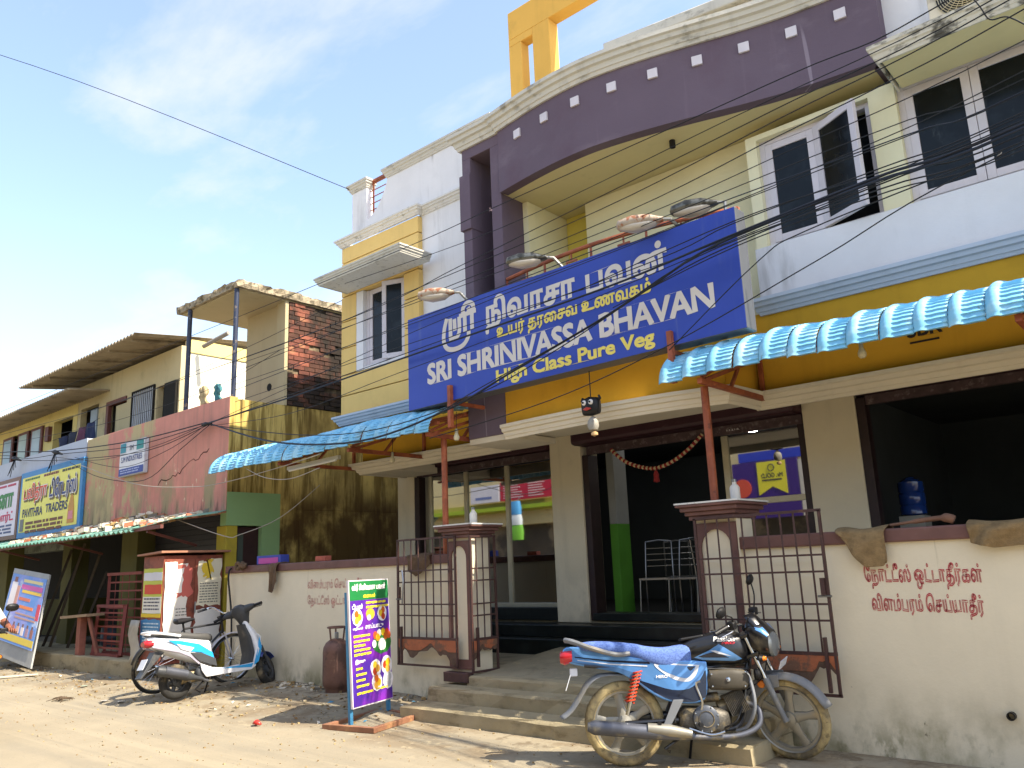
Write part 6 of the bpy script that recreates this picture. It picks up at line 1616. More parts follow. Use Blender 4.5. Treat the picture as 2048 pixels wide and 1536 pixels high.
S_('side_stand',MB().tube([(-0.12,0.10,0.23),(-0.14,0.21,0.01)],0.011,6),K['black'])
S_('centre_stand',MB().tube([(-0.30,-0.11,0.19),(-0.42,-0.12,0.09),(-0.36,-0.13,0.05)],0.012,6),K['black'])
S_('kick_lever',MB().tube([(-0.45,0.16,0.25),(-0.25,0.18,0.26)],0.01,6),K['chrome'])
# steering column, handlebar cover
hc=MB().loft([(0.84,0.325,0,0.05,0.06,2.4),(0.92,0.30,0,0.075,0.085,2.6),(1.0,0.27,0,0.10,0.125,2.6),(1.06,0.245,0,0.075,0.10,2.4),(1.09,0.235,0,0.035,0.055,2.2)],18,axis='z'); sp_(S_('headset_cover',hc,K['scgrey']))
sp_(S_('head_lamp',MB().loft([(0.34,0,0.985,0.075,0.055,2.6),(0.375,0,0.98,0.06,0.045,2.4),(0.385,0,0.98,0.03,0.02,2.2)],14),K['glassclear']))
for s in (-1,1):
    sp_(S_('handle_cover',MB().tube([(0.26,s*0.08,1.01),(0.25,s*0.17,1.015),(0.23,s*0.24,1.01)],[0.06,0.045,0.024],10),K['scgrey']))
    sp_(S_('grip',MB().tube([(0.235,s*0.22,1.01),(0.20,s*0.36,0.995)],0.02,9),K['black']))
    sp_(S_('brake_lever',MB().tube(catmull([(0.27,s*0.17,0.995),(0.275,s*0.24,0.99),(0.235,s*0.34,0.975)],4),0.006,6),K['black']))
print('vehicles done')
# ---------------------------------------------------------------- menu board on a stand
MS=thing('menu_stand','purple and green printed menu board on a rusty floor frame by the steps','menu board',(-7.02,5.7,0.0))
n0=Vector((-6.926,5.366,0)); f0=Vector((-7.105,6.034,0)); dd=(f0-n0).normalized(); nn=Vector((dd.y,-dd.x,0)); UPV=Vector((0,0,1))
W_=0.70; o0=n0-dd*0.01+UPV*0.17-nn*0.0
lean_=Vector((-0.02,-0.05,0))
def mp_(u,v,off=0.0): # u 0..1 across, v 0..1 up
    return o0+dd*(u*W_)+UPV*(v*1.25)+lean_*v+nn*off
UB=(UPV*1.25+lean_).normalized()
def mslab(name,u0,u1,v0,v1,off,th,m,parent=MS):
    mb=MB(); q=[mp_(u0,v0),mp_(u1,v0),mp_(u1,v1),mp_(u0,v1)]
    mb.add([p+nn*off for p in q]+[p+nn*(off-th) for p in q],[(0,1,2,3),(7,6,5,4),(0,4,5,1),(1,5,6,2),(2,6,7,3),(3,7,4,0)])
    return mb.build(name,m,parent)
mslab('board_back',0,1,0,1,0.012,0.024,F_('menu white edge','#cfc8cc'))
purp=mat('menu purple print','#4a2a94',0.4,0.05,2,layers=[dict(c='#8a2fb0',s=(2.2,2.2,2.2),lo=0.42,hi=0.62,amt=0.9,d=2)])
mslab('purple_print',0.02,0.985,0.01,0.835,0.0145,0.002,purp)
mslab('green_header',0.02,0.985,0.837,0.99,0.0145,0.002,F_('menu green','#1f7a3f'))
Wp=F_('menu white','#eeeaea'); Yp=F_('menu yellow','#ecd93a')
def mtext(body,u,v,w,h,m,bold=0.03): return text('lettering',body,m,MS,mp_(u,v,0.0175),dd,UB,w*W_,h*1.25,bold=bold)
mtext('ஸ்ரீ சீனிவாசா பவன்',0.07,0.905,0.84,0.065,Wp,0.05); mtext('ைசவம்',0.34,0.853,0.30,0.035,Yp,0.05)
mtext('டிபன்',0.06,0.765,0.26,0.045,Wp,0.05); mtext('சாப்பாடு',0.36,0.60,0.46,0.042,Wp,0.03); mtext('மதியம்',0.06,0.595,0.24,0.03,Wp,0.04); mtext('இரவு',0.09,0.33,0.24,0.04,Wp,0.05)
def mlines(u0,u1,v,h,seed,n=3):
    r=random.Random(seed); mb=MB(); u=u0
    while u<u1-0.02:
        e=min(u1,u+r.uniform(0.06,0.16)); q=[mp_(u,v,0.0175),mp_(e,v+0.004,0.0175),mp_(e,v+h,0.0175),mp_(u,v+h,0.0175)]
        b=len(mb.v); mb.add(q,[(0,1,2,3)]); u=e+0.012
    mb.build('print_line',Yp,MS)
for k,(u0,u1,v) in enumerate(((0.40,0.92,0.80),(0.40,0.97,0.765),(0.07,0.48,0.54),(0.07,0.46,0.50),(0.07,0.36,0.465),(0.07,0.46,0.43),(0.07,0.50,0.395),(0.10,0.26,0.285),(0.10,0.36,0.24),(0.10,0.34,0.195),(0.10,0.40,0.15),(0.10,0.52,0.095),(0.56,0.86,0.10))): mlines(u0,u1,v,0.02,k)
def disc(name,u,v,ru,rv,m,off,seed=0,n=18):
    r=random.Random(seed); mb=MB(); P=[mp_(u+ru*math.cos(2*math.pi*k/n)*(1+r.uniform(-.06,.06)),v+rv*math.sin(2*math.pi*k/n)*(1+r.uniform(-.06,.06)),off) for k in range(n)]
    mb.add(P,[tuple(range(n))]); return mb.build(name,m,MS)
foodc=['#e0b020','#c8641e','#e8c83a','#b8401c','#d8a040']
for k,(u,v,r_) in enumerate(((0.18,0.70,0.125),(0.80,0.715,0.12),(0.58,0.275,0.13),(0.86,0.285,0.14),(0.60,0.165,0.13),(0.88,0.165,0.13))):
    disc('printed_plate',u,v,r_,r_*W_/1.25,Wp,0.0175,k)
    for j in range(3):
        a=j*2.1+k; disc('printed_food',u+0.045*math.cos(a),v+0.03*math.sin(a),r_*0.42,r_*0.42*W_/1.25,F_('food %d%d'%(k,j),foodc[(k+j)%5]) if k!=5 else F_('tin %d'%j,'#b9b9bc'),0.0185+0.0004*j,k*7+j,12)
disc('printed_food',0.50,0.72,0.11,0.045,F_('dosa','#e3b53a'),0.0176,3); disc('printed_food',0.46,0.69,0.05,0.025,Wp,0.0185,4)
disc('printed_leaf',0.76,0.47,0.24,0.085,F_('leaf green','#2f7a35'),0.0175,5); disc('printed_rice',0.76,0.46,0.10,0.05,Wp,0.0186,8); 
for j,(u,v,c) in enumerate(((0.60,0.54,'#d85a2a'),(0.70,0.555,'#e8e0d8'),(0.80,0.56,'#e0c020'),(0.90,0.555,'#d8402a'),(0.66,0.52,'#e0b020'),(0.86,0.525,'#c8641e'),(0.94,0.53,'#d85a2a'),(0.56,0.47,'#efe9e4'))): disc('printed_food',u,v,0.055,0.032,F_('side dish %d'%j,c),0.0187+0.0003*j,j,12)
bl=mat('blue stand tube','#3f7fa8',0.5,0.15,8)
for p in (n0+dd*0.02,f0-dd*0.02):
    MB().bar(tuple(p-nn*0.035+UPV*0.02),tuple(p-nn*0.035+lean_*0.9+UPV*1.3),0.035,0.035).build('stand_post',bl,MS)
fm=mat('rusty base angle','#8a6048',0.7,0.2,7,layers=[dict(c='#b58a5c',s=5,lo=0.5,hi=0.65,amt=0.6)])
c4=[Vector((-7.08,5.16,0.028)),Vector((-6.50,5.28,0.028)),Vector((-6.68,6.03,0.028)),Vector((-7.30,6.02,0.028))]
for k in range(4):
    a,b=c4[k],c4[(k+1)%4]; e=(b-a).normalized()*(0.03 if k%2==0 else -0.022)
    MB().bar(tuple(a-e),tuple(b+e),0.05,0.05).build('base_rail',fm,MS,bev=0.004)

# ---------------------------------------------------------------- gas cylinder
GC=thing('gas_cylinder','rusty brown gas cylinder standing against the wall behind the menu board','gas cylinder',(-8.66,6.50,0.07))
gc=(-8.66,6.46,gz(-8.66,6.46)-0.01)
cm=mat('rusty cylinder paint','#6e5146',0.6,0.2,5,0.15,30,metal=0.2,layers=[dict(c='#4a3630',s=4,lo=0.48,hi=0.62,amt=0.8),dict(c='#9a7c66',s=7,lo=0.6,hi=0.7,amt=0.5)])
MB().lathe([(0.13,0),(0.135,0.04),(0.14,0.05),(0.165,0.09),(0.168,0.15),(0.168,0.47),(0.16,0.53),(0.13,0.585),(0.08,0.62),(0.055,0.63),(0,0.63)],gc,26).build('cylinder_body',cm,GC,smooth=True)
for k in range(3):
    a=R(30+120*k); MB().tube([(gc[0]+0.085*math.cos(a),gc[1]+0.085*math.sin(a),gc[2]+0.60),(gc[0]+0.105*math.cos(a),gc[1]+0.105*math.sin(a),gc[2]+0.76)],0.011,7).build('collar_post',cm,GC)
MB().tube([(gc[0]+0.108*math.cos(2*math.pi*k/20),gc[1]+0.108*math.sin(2*math.pi*k/20),gc[2]+0.765) for k in range(20)],0.012,7,closed=True).build('collar_ring',cm,GC,smooth=True)
MB().lathe([(0.025,0.62),(0.025,0.70),(0.012,0.71),(0,0.71)],gc,10).build('valve',K['steel'],GC)

# ---------------------------------------------------------------- jute sacks and odds and ends on the wall
def drape(label,pts_top,pts_bot,m,y=6.65,nx=17,nz=13,fold=0.03,seed=1,back=0.24,twist=0.0):
    """sack hung over the wall cap: from behind, over the top, down the front"""
    r=random.Random(seed); V=[];F=[]
    ztop=1.675
    for i in range(nx):
        t=i/(nx-1); xt=pts_top[0]+(pts_top[1]-pts_top[0])*t
        k=t*(len(pts_bot)-1); j=min(int(k),len(pts_bot)-2); f=k-j
        bx_=pts_bot[j][0]*(1-f)+pts_bot[j+1][0]*f; bz=pts_bot[j][1]*(1-f)+pts_bot[j+1][1]*f
        col=[(xt,y+back,ztop-0.09),(xt,y+back-0.01,ztop+0.004),(xt,y+0.12,ztop+0.014+0.02*math.sin(t*7+seed)),(xt,y+0.02,ztop+0.006)]
        for q in range(1,nz):
            s=q/(nz-1); col.append((xt+(bx_-xt)*s+0.01*math.sin(5*t+s*3), y-0.012-fold*(0.5+0.5*math.sin(t*(9+seed)+seed+s*2.5+1.5*math.sin(t*5)))*min(1,s*3)-0.006*r.random(), ztop+(bz-ztop)*s))
        V+=col
    m_=len(col)
    for i in range(nx-1):
        for q in range(m_-1): F.append((i*m_+q,(i+1)*m_+q,(i+1)*m_+q+1,i*m_+q+1))
    mb=MB(); mb.smooth=True; mb.add(V,F); o=mb.build('jute_sack',m,None); sd=o.modifiers.new('s','SUBSURF'); sd.levels=1; sd.render_levels=2; solid(o,0.008)
    return tag(o,label,'sack','jute sacks on the compound wall')
drape('jute sack hanging in a long point over the right wall',(-2.42,-2.03),[(-2.36,1.60),(-2.28,1.47),(-2.20,1.38),(-2.08,1.385),(-2.06,1.42)],K['burlap'],seed=1,nx=21)
drape('wide jute sack slung over the wall at the right picture edge',(-1.47,-0.9),[(-1.46,1.53),(-1.3,1.49),(-1.15,1.50),(-0.9,1.52)],K['burlap'],seed=2,nx=25,fold=0.05)
drape('narrow jute strip hanging over the left wall near its end',(-10.50,-10.27),[(-10.47,1.30),(-10.40,1.26),(-10.34,1.30),(-10.29,1.42)],K['burlap_dark'],seed=3)
drape('jute sack hanging behind the left gate leaf',(-7.55,-7.12),[(-7.5,1.50),(-7.36,1.42),(-7.25,1.46),(-7.14,1.56)],K['burlap_dark'],seed=4)
tw=MB(); tw.smooth=True; a0=[]
for k in range(40):
    t=k/39*2.2*2*math.pi; a0.append((-11.22+0.045*math.cos(t)*1.6+0.05*k/39,6.62+0.05*math.sin(t*0.5),1.66-0.02*math.sin(t)+0.03*math.sin(t*2)))
tw.tube(a0,0.028,7); tag(tw.build('jute_sack',K['burlap_dark']),'rolled jute rag on the left end of the wall cap','sack','jute sacks on the compound wall')
rg=MB(); rg.smooth=True; rg.tube(catmull([(-2.02,6.74,1.69),(-1.9,6.72,1.70),(-1.75,6.74,1.715),(-1.62,6.72,1.72),(-1.56,6.72,1.70)],4),[0.012]*6+[0.02]*6+[0.035]*5,7); tag(rg.build('rag',mat('brown rag','#7a5a48',0.95,0.2,12)),'twisted brown rag lying on the right wall cap','rag')
g=thing('printed_box','blue and pink printed carton on the left wall cap','box',(-10.6,6.77,1.665)); bx('box_body',F_('carton blue','#3b49a0'),g,-10.92,-10.30,6.70,6.84,1.668,1.79); MB().box(-10.86,-10.36,6.694,6.698,1.675,1.755).build('box_print',F_('carton pink','#b34a98'),g)
tag(bx('loose_brick',mat('loose brick red','#b0604e',0.9,0.2,8,0.4,30),None,-9.50,-9.28,6.72,6.83,1.667,1.735,bev=0.008),'single red brick lying on the left wall cap','brick')
def capitem(label,p,m):
    g=thing('bottle',label,'bottle',p)
    MB().lathe([(0.04,0),(0.045,0.01),(0.045,0.12),(0.03,0.145),(0.02,0.15),(0.02,0.17),(0,0.17)],p,14).build('bottle_body',m,g,smooth=True)
    MB().lathe([(0.022,0.171),(0.022,0.195),(0,0.2)],p,12).build('bottle_cap',K['steel'],g)
wb=mat('white plastic','#d9d3c8',0.4,0.06,5)
capitem('white plastic container on top of the left gate pillar',(-6.62,6.86,1.986),wb)
capitem('small white container on top of the right gate pillar',(-3.33,6.84,1.986),wb)
# tube light under the left awning
tl=thing('tube_light','white tube light batten under the left awning','tube light',(-9.4,6.75,2.98)); MB().bar((-10.15,6.7,3.0),(-8.95,6.7,3.03),0.05,0.05).build('light_batten',F_('batten white','#b9b6a8'),tl); MB().tube([(-10.1,6.68,2.965),(-9.0,6.68,2.995)],0.016,8).build('light_tube',F_('tube white','#d8d6cc'),tl)
# air conditioner outdoor unit
AC=thing('air_conditioner','cream air conditioner outdoor unit on the stained ledge','air conditioner',(-0.9,7.6,6.0))
acm=mat('cream metal casing','#cfc7b4',0.5,0.08,4,layers=[dict(c='#8f836a',s=4,lo=0.55,hi=0.7,amt=0.5)])
bx('unit_casing',acm,AC,-1.29,-0.45,7.45,7.75,6.02,6.58,bev=0.012)
MB().lathe([(0.24,0.0),(0.24,-0.004),(0.0,-0.004)],(-0.98,7.447,6.31),28,axis='y').build('fan_opening',K['black'],AC)
gr=MB()
for k in range(12): gr.tube([(-0.98+0.02*(k+1)*math.cos(2*math.pi*j/28),7.435,6.31+0.02*(k+1)*math.sin(2*math.pi*j/28)) for j in range(28)],0.0035,4,closed=True)
for k in range(12): a=math.pi*k/12; gr.tube([(-0.98-0.24*math.cos(a),7.437,6.31-0.24*math.sin(a)),(-0.98+0.24*math.cos(a),7.437,6.31+0.24*math.sin(a))],0.003,4)
gr.build('fan_grille',K['alu'],AC)['kind']='stuff'
for x in (-1.2,-0.55): bx('unit_foot',K['black'],AC,x-0.03,x+0.03,7.46,7.74,6.0,6.018)

# ---------------------------------------------------------------- inside: steel chairs, water bottle
def steel_chair(p,rz,label,lie=0):
    g=thing('steel_chair',label,'chair',p,rz,group='steel chairs inside the doorway')
    def b(n,mb,m=K['steel']): return mb.build(n,m,g,world=False,smooth=True)
    for s in (-1,1):
        b('rear_leg',MB().tube(catmull([(s*0.19,0.22,0),(s*0.19,0.19,0.45),(s*0.18,0.26,0.95)],4),0.012,7)); b('front_leg',MB().tube([(s*0.2,-0.22,0),(s*0.19,-0.18,0.45)],0.012,7))
    b('back_rail',MB().tube([(-0.18,0.26,0.95),(0,0.275,0.97),(0.18,0.26,0.95)],0.012,7)); b('seat',MB().obox((0,0,0.455),(0.2,0,0),(0,0.2,0),(0,0,0.012)),K['steel'])
    for k in range(4): b('back_slat',MB().tube([(-0.18,0.235+0.006*k,0.62+0.08*k),(0.18,0.235+0.006*k,0.62+0.08*k)],0.006,6))
    return g
cl=['nearest steel chair left of the doorway opening','second steel chair from the green pier inside','steel chair in the middle of the dim doorway','steel chair beside the table inside the doorway','steel chair farthest right inside the doorway','steel chair behind the others beside the green pier','steel chair deepest in the middle of the doorway']
for k,(x,y,r_) in enumerate(((-6.0,9.75,20),(-5.72,10.15,-15),(-5.5,9.7,8),(-5.15,9.85,160),(-4.85,9.7,-8),(-6.05,10.5,40),(-5.35,10.3,-30))): steel_chair((x,y,0.80),R(r_),cl[k])
tb=thing('steel_table','long steel topped dining table inside the doorway','table',(-5.0,10.7,0.8)); bx('table_top',K['steel'],tb,-5.7,-4.3,10.4,11.0,1.52,1.55)
for x in (-5.65,-4.35):
    for y in (10.45,10.95): MB().tube([(x,y,0.8),(x,y,1.52)],0.016,7).build('leg',K['steel'],tb)
wc=thing('water_dispenser','blue water bottle on a dispenser in the dark right window','water bottle',(-2.65,9.75,1.0)); bmat=mat('blue water bottle','#1f3f8a',0.15,0.08,3,coat=0.5)
MB().lathe([(0.10,0),(0.135,0.02),(0.135,0.10),(0.125,0.115),(0.135,0.13),(0.135,0.24),(0.125,0.255),(0.135,0.27),(0.13,0.37),(0.05,0.42),(0.03,0.43),(0,0.43)],(-2.65,9.75,1.86),20).build('bottle',bmat,wc,smooth=True)
bx('dispenser_base',mat('white base','#a8a8a4',0.5,0.05),wc,-2.78,-2.52,9.62,9.88,1.35,1.86)

# ---------------------------------------------------------------- bicycle behind the scooter
BC=thing('bicycle','old black bicycle leaning behind the scooter','bicycle',(-11.02,5.85,0.05),R(88),lean=R(7))
def C2(n,mb,m,par=None,sm=True): return mb.build(n,m,par or BC,world=False,smooth=sm)
fk=mat('white and grey fork paint','#c9c6cc',0.4,0.08); blk=mat('black bicycle paint','#1d1c1e',0.45,0.15)
for x,nm in ((-0.52,'rear_wheel'),(0.52,'front_wheel')):
    t=MB(); torus(t,(x,0,0.34),0.325,0.017,n=48,m=8); ty=C2(nm,t,K['tyre_dark'])
    r=MB(); torus(r,(x,0,0.34),0.30,0.010,n=48,m=6,ky=1.2); C2('rim',r,K['chrome'],ty)
    for k in range(18):
        a=2*math.pi*k/18; C2('spoke',MB().tube([(x+0.02*math.cos(a+0.6),0.02*(-1)**k,0.34+0.02*math.sin(a+0.6)),(x+0.298*math.cos(a),0,0.34+0.298*math.sin(a))],0.0018,4),K['chrome'],ty)
    C2('hub',MB().tube([(x,-0.05,0.34),(x,0.05,0.34)],0.018,8),K['chrome'],ty)
    V=[];F=[];m_=MB(); m_.smooth=True
    for i in range(12):
        a=R(40+i*(150-40)/11) if x>0 else R(30+i*(170-30)/11)
        for k in range(3): V.append((x+(0.365-0.008*abs(k-1))*math.cos(a),0.03*(k-1),0.34+(0.365-0.008*abs(k-1))*math.sin(a)))
    for r_ in range(11):
        for k in range(2): F.append((r_*3+k,r_*3+k+1,(r_+1)*3+k+1,(r_+1)*3+k))
    m_.add(V,F); solid(C2('mudguard',m_,blk if x<0 else fk),0.003)
for n_,pts,rr_ in (('top_tube',[(0.33,0,0.84),(-0.22,0,0.80)],0.014),('down_tube',[(0.35,0,0.74),(-0.08,0,0.30)],0.016),('seat_tube',[(-0.08,0,0.30),(-0.24,0,0.88)],0.014),('chain_stay',[(-0.08,0.02,0.30),(-0.52,0.05,0.34)],0.010),('seat_stay',[(-0.22,0.02,0.78),(-0.52,0.05,0.34)],0.009),('head_tube',[(0.355,0,0.70),(0.315,0,0.90)],0.018)): C2(n_,MB().tube(pts,rr_,8),blk)
for s in (-1,1): C2('fork_blade',MB().tube(catmull([(0.35,s*0.045,0.72),(0.43,s*0.055,0.55),(0.52,s*0.055,0.34)],4),0.012,7),fk)
C2('handlebar',MB().tube(catmull([(0.16,-0.29,0.98),(0.28,-0.25,1.02),(0.33,-0.06,0.98),(0.33,0.06,0.98),(0.28,0.25,1.02),(0.16,0.29,0.98)],5),0.011,8),K['chrome'])
for s in (-1,1): C2('grip',MB().tube([(0.22,s*0.275,1.0),(0.10,s*0.30,0.965)],0.017,8),K['black'])
C2('saddle',MB().loft([(-0.36,0,0.90,0.02,0.02,2.4),(-0.34,0,0.905,0.085,0.035,2.6),(-0.24,0,0.91,0.07,0.035,2.6),(-0.12,0,0.92,0.025,0.02,2.4),(-0.08,0,0.92,0.012,0.012,2)],12),blk)
C2('carrier',MB().obox((-0.52,0,0.74),(0.2,0,0),(0,0.07,0),(0,0,0.008)),blk,sm=False)
C2('crank_set',MB().lathe([(0.0,-0.045),(0.09,-0.045),(0.09,-0.04),(0.0,-0.04)],(-0.08,0,0.30),18,axis='y'),K['chrome'])

# ---------------------------------------------------------------- overhead cables
WIRES=[('taut thin cable high over the purple parapet edge',[(-9.11,6.9,5.60),(-5.81,6.6,5.32),(-2.74,6.25,5.28),(-0.44,5.9,5.22)],.005,0),
('taut thin cable just over the flood lamps',[(-11.92,6.9,4.95),(-7.37,6.6,4.78),(-4.0,6.4,4.74),(-2.31,6.2,4.75),(-0.51,5.9,4.76)],.005,0),
('taut thin cable along the top edge of the sign',[(-12.06,6.9,4.62),(-6.9,6.5,4.48),(-3.7,6.35,4.50),(-1.75,6.15,4.53),(-0.54,5.9,4.55)],.005,0),
('taut thin cable through the middle of the sign',[(-11.95,6.85,4.30),(-7.12,6.45,4.21),(-4.01,6.35,4.18),(-2.67,6.25,4.21),(-0.58,5.9,4.25)],.005,0),
('thin black cable crossing the purple parapet, topmost of all',[(-26,7.6,6.4),(-14.36,7.2,5.99),(-7.9,6.9,5.76),(-5.79,6.6,5.61),(-2.24,6.2,5.42),(-0.94,5.9,5.27)],.006,0),
('thin cable across the balcony ceiling, second from the top',[(-17,7.2,5.2),(-9.1,6.9,5.04),(-6.56,6.7,5.10),(-4.67,6.5,5.14),(-2.27,6.2,5.17),(-0.64,5.9,5.14)],.006,0),
('thin cable across the balcony back wall, upper of a close pair',[(-20,7.1,5.2),(-10.75,6.9,5.02),(-7.48,6.7,5.01),(-4.33,6.5,5.03),(-2.28,6.2,5.07),(-0.53,5.9,5.09)],.006,0),
('thin cable across the balcony back wall, lower of a close pair',[(-11.91,6.9,4.84),(-7.39,6.7,4.87),(-4.04,6.5,4.90),(-2.3,6.2,4.92),(-1.46,6.1,4.95),(-0.47,5.9,4.98)],.006,0),
('thin cable just above the sign lettering',[(-12.05,6.9,4.52),(-6.73,6.5,4.53),(-3.24,6.35,4.58),(-1.34,6.1,4.49),(-0.56,5.9,4.41)],.006,1),
('thin cable over the first Tamil line of the sign',[(-12.64,6.8,4.04),(-6.94,6.45,4.36),(-3.98,6.35,4.47),(-2.85,6.3,4.51),(-1.26,6.1,4.48),(-0.56,5.9,4.40)],.005,0),
('thin cable over the second Tamil line of the sign',[(-12.64,6.8,4.04),(-6.86,6.45,4.12),(-3.7,6.35,4.24),(-2.86,6.3,4.33),(-1.54,6.1,4.30),(-0.57,5.9,4.27)],.006,0),
('thick black cable running straight across the whole sign',[(-12.84,6.82,4.06),(-10.37,6.7,4.05),(-8.8,6.6,4.06),(-6.86,6.45,4.07),(-4.31,6.35,4.12),(-2.87,6.3,4.23),(-1.58,6.1,4.24),(-0.59,5.9,4.19)],.013,1),
('thick cable sagging from the left wall over the awning and up across the sign',[(-12.64,6.82,4.03),(-10.2,6.5,3.38),(-8.0,6.3,3.09),(-6.53,6.35,3.25),(-5.54,6.35,3.5),(-4.35,6.35,3.81),(-3.71,6.35,4.01),(-3.16,6.3,4.16),(-2.49,6.25,4.22),(-1.59,6.1,4.21),(-0.59,5.9,4.16)],.014,1),
('second sagging cable beside the thick one over the sign',[(-12.64,6.82,4.01),(-9.58,6.5,3.40),(-7.6,6.33,3.20),(-5.97,6.35,3.36),(-4.77,6.35,3.66),(-3.6,6.3,4.0),(-2.77,6.25,4.13),(-1.37,6.1,4.19),(-0.6,5.9,4.12)],.007,0),
('thin cable under the English lettering joining the bundle',[(-6.72,6.5,3.28),(-6.12,6.33,3.37),(-4.32,6.28,3.78),(-3.15,6.22,4.10),(-1.55,6.08,4.13),(-0.61,5.9,4.07)],.007,0),
('slanting cable from the sign bracket up to the right',[(-3.68,6.5,3.4),(-2.69,6.4,3.97),(-2.2,6.25,4.05),(-0.84,6.05,4.10),(-0.5,5.9,4.06)],.006,0),
('slack cable passing below the sign towards the right',[(-6.84,6.4,2.98),(-4.96,6.3,3.11),(-3.5,6.2,3.36),(-2.07,6.1,3.73),(-0.83,6.0,4.05)],.006,0),
('lone thin cable crossing the open sky',[(-19.5,2.2,13.2),(-14.7,5.0,10.6),(-10.24,7.85,7.80)],.007,0),
('black cable along the top of the shop parapet',[(-26,6.6,4.9),(-22.36,6.6,4.7),(-19.1,6.7,4.35),(-15.5,6.75,4.1),(-12.8,6.8,4.07)],.012,0),
('cable sagging just below the parapet cable',[(-26,6.6,4.8),(-22.34,6.6,4.62),(-20.91,6.75,4.40),(-18.83,6.7,4.25),(-15.5,6.75,4.0),(-12.8,6.8,4.03)],.008,0),
('lower sagging cable over the shop signs',[(-26,6.6,4.7),(-22.31,6.6,4.54),(-20.5,6.75,4.30),(-17.5,6.72,4.0),(-14.57,6.7,3.82),(-12.72,6.8,4.02)],.008,0),
('loop of cable drooping over the pink wall, lowest of three',[(-18.22,6.7,4.0),(-16.41,6.6,3.5),(-14.48,6.6,3.26),(-13.44,6.7,3.68),(-12.67,6.8,4.01)],.007,0),
('loop of cable drooping over the pink wall, middle of three',[(-17.98,6.7,4.08),(-15.54,6.6,3.6),(-13.88,6.65,3.70),(-12.72,6.8,4.04)],.006,0),
('loop of cable drooping over the pink wall, upper of three',[(-19,6.7,4.2),(-16.5,6.6,3.85),(-14.2,6.65,3.85),(-12.76,6.8,4.05)],.006,0),
('pale cable looping from the shop signs to under the blue awning',[(-17.69,6.7,3.89),(-14.75,6.55,3.21),(-12.64,6.5,2.96),(-11.55,6.5,2.93),(-10.06,6.5,3.0),(-8.97,6.4,3.05)],.007,2),
('short pale cable loop hanging under the left awning',[(-10.96,6.5,3.08),(-10.28,6.4,2.87),(-9.65,6.4,2.79),(-9.04,6.45,2.88)],.006,2),
('pale cable looping before the green door',[(-12.8,6.4,2.44),(-11.49,6.5,2.11),(-11.24,6.6,2.12),(-10.8,7.0,2.35),(-10.36,7.4,2.82)],.007,2),
('thin cable passing in front of the roof room',[(-26,6.7,5.1),(-22.75,6.7,4.95),(-16.96,6.75,4.63),(-12.78,6.85,4.66),(-10.75,6.9,4.94)],.005,0),
('thin cable crossing before the brick stub to the bay window',[(-26,6.7,5.4),(-22.83,6.7,5.21),(-15.87,6.75,4.96),(-11.77,6.8,5.12),(-9.18,6.9,5.36)],.005,0),
('tight thin cable stretched over the left awning to the sign',[(-12.7,6.8,4.0),(-10.0,6.6,3.78),(-7.5,6.42,3.86),(-5.0,6.36,4.0),(-2.8,6.28,4.18),(-0.6,5.9,4.2)],.005,0),
('thin cable hugging the bundle at the right windows',[(-4.6,6.4,4.20),(-2.8,6.25,4.33),(-1.5,6.1,4.27),(-0.55,5.9,4.22)],.006,0),
('thin cable under the bundle at the right windows',[(-4.2,6.4,3.92),(-2.8,6.25,4.10),(-1.5,6.1,4.10),(-0.55,5.9,4.02)],.006,0),
('thin cable high over the right windows',[(-4.5,6.5,4.66),(-2.4,6.2,4.62),(-1.3,6.1,4.6),(-0.5,5.9,4.5)],.005,0),
('squiggly black cable hanging from the ledge soffit',[(-0.95,7.0,6.1),(-0.85,7.05,5.85),(-0.80,7.1,5.72),(-0.68,7.1,5.68),(-0.55,7.1,5.52)],.007,0)]
cm_=[K['cable'],K['cable_blue'],K['cable_white']]
for lab,pts,r_,mi in WIRES:
    P=[Vector(p) for p in pts]
    if abs(P[-1].y-5.9)<0.11 and P[-1].x>-1.0:
        d=(P[-1]-P[-2]).normalized(); P.append(P[-1]+Vector((3.2,-0.9,0.12)))
    mb=MB(); mb.smooth=True; mb.tube(catmull(P,6),r_*0.9,6)
    tag(mb.build('overhead_cable',cm_[mi]),lab,'cable','overhead cables')
kn=MB(); kn.smooth=True; kn.tube([(-12.95,6.83,4.05),(-12.8,6.8,4.05),(-12.6,6.8,4.03)],[0.02,0.035,0.02],7); tag(kn.build('cable_knot',K['cable']),'bundle of spliced cables fixed on the pink parapet','cable knot')
for k,(x,z,l) in enumerate(((-19.1,4.33,'spliced cable bundle on the parapet above the yellow sign'),(-21.6,4.48,'spliced cable bundle at the far left above the white sign'))):
    kn=MB(); kn.smooth=True; kn.tube([(x-0.3,6.74,z+0.05),(x,6.7,z),(x+0.3,6.74,z-0.08)],[0.02,0.05,0.02],7)
    for j in range(5): a=j*1.1; kn.tube([(x,6.7,z),(x+0.25*math.cos(a),6.66,z-0.25-0.05*j)],0.008,5)
    tag(kn.build('cable_knot',K['cable']),l,'cable knot')

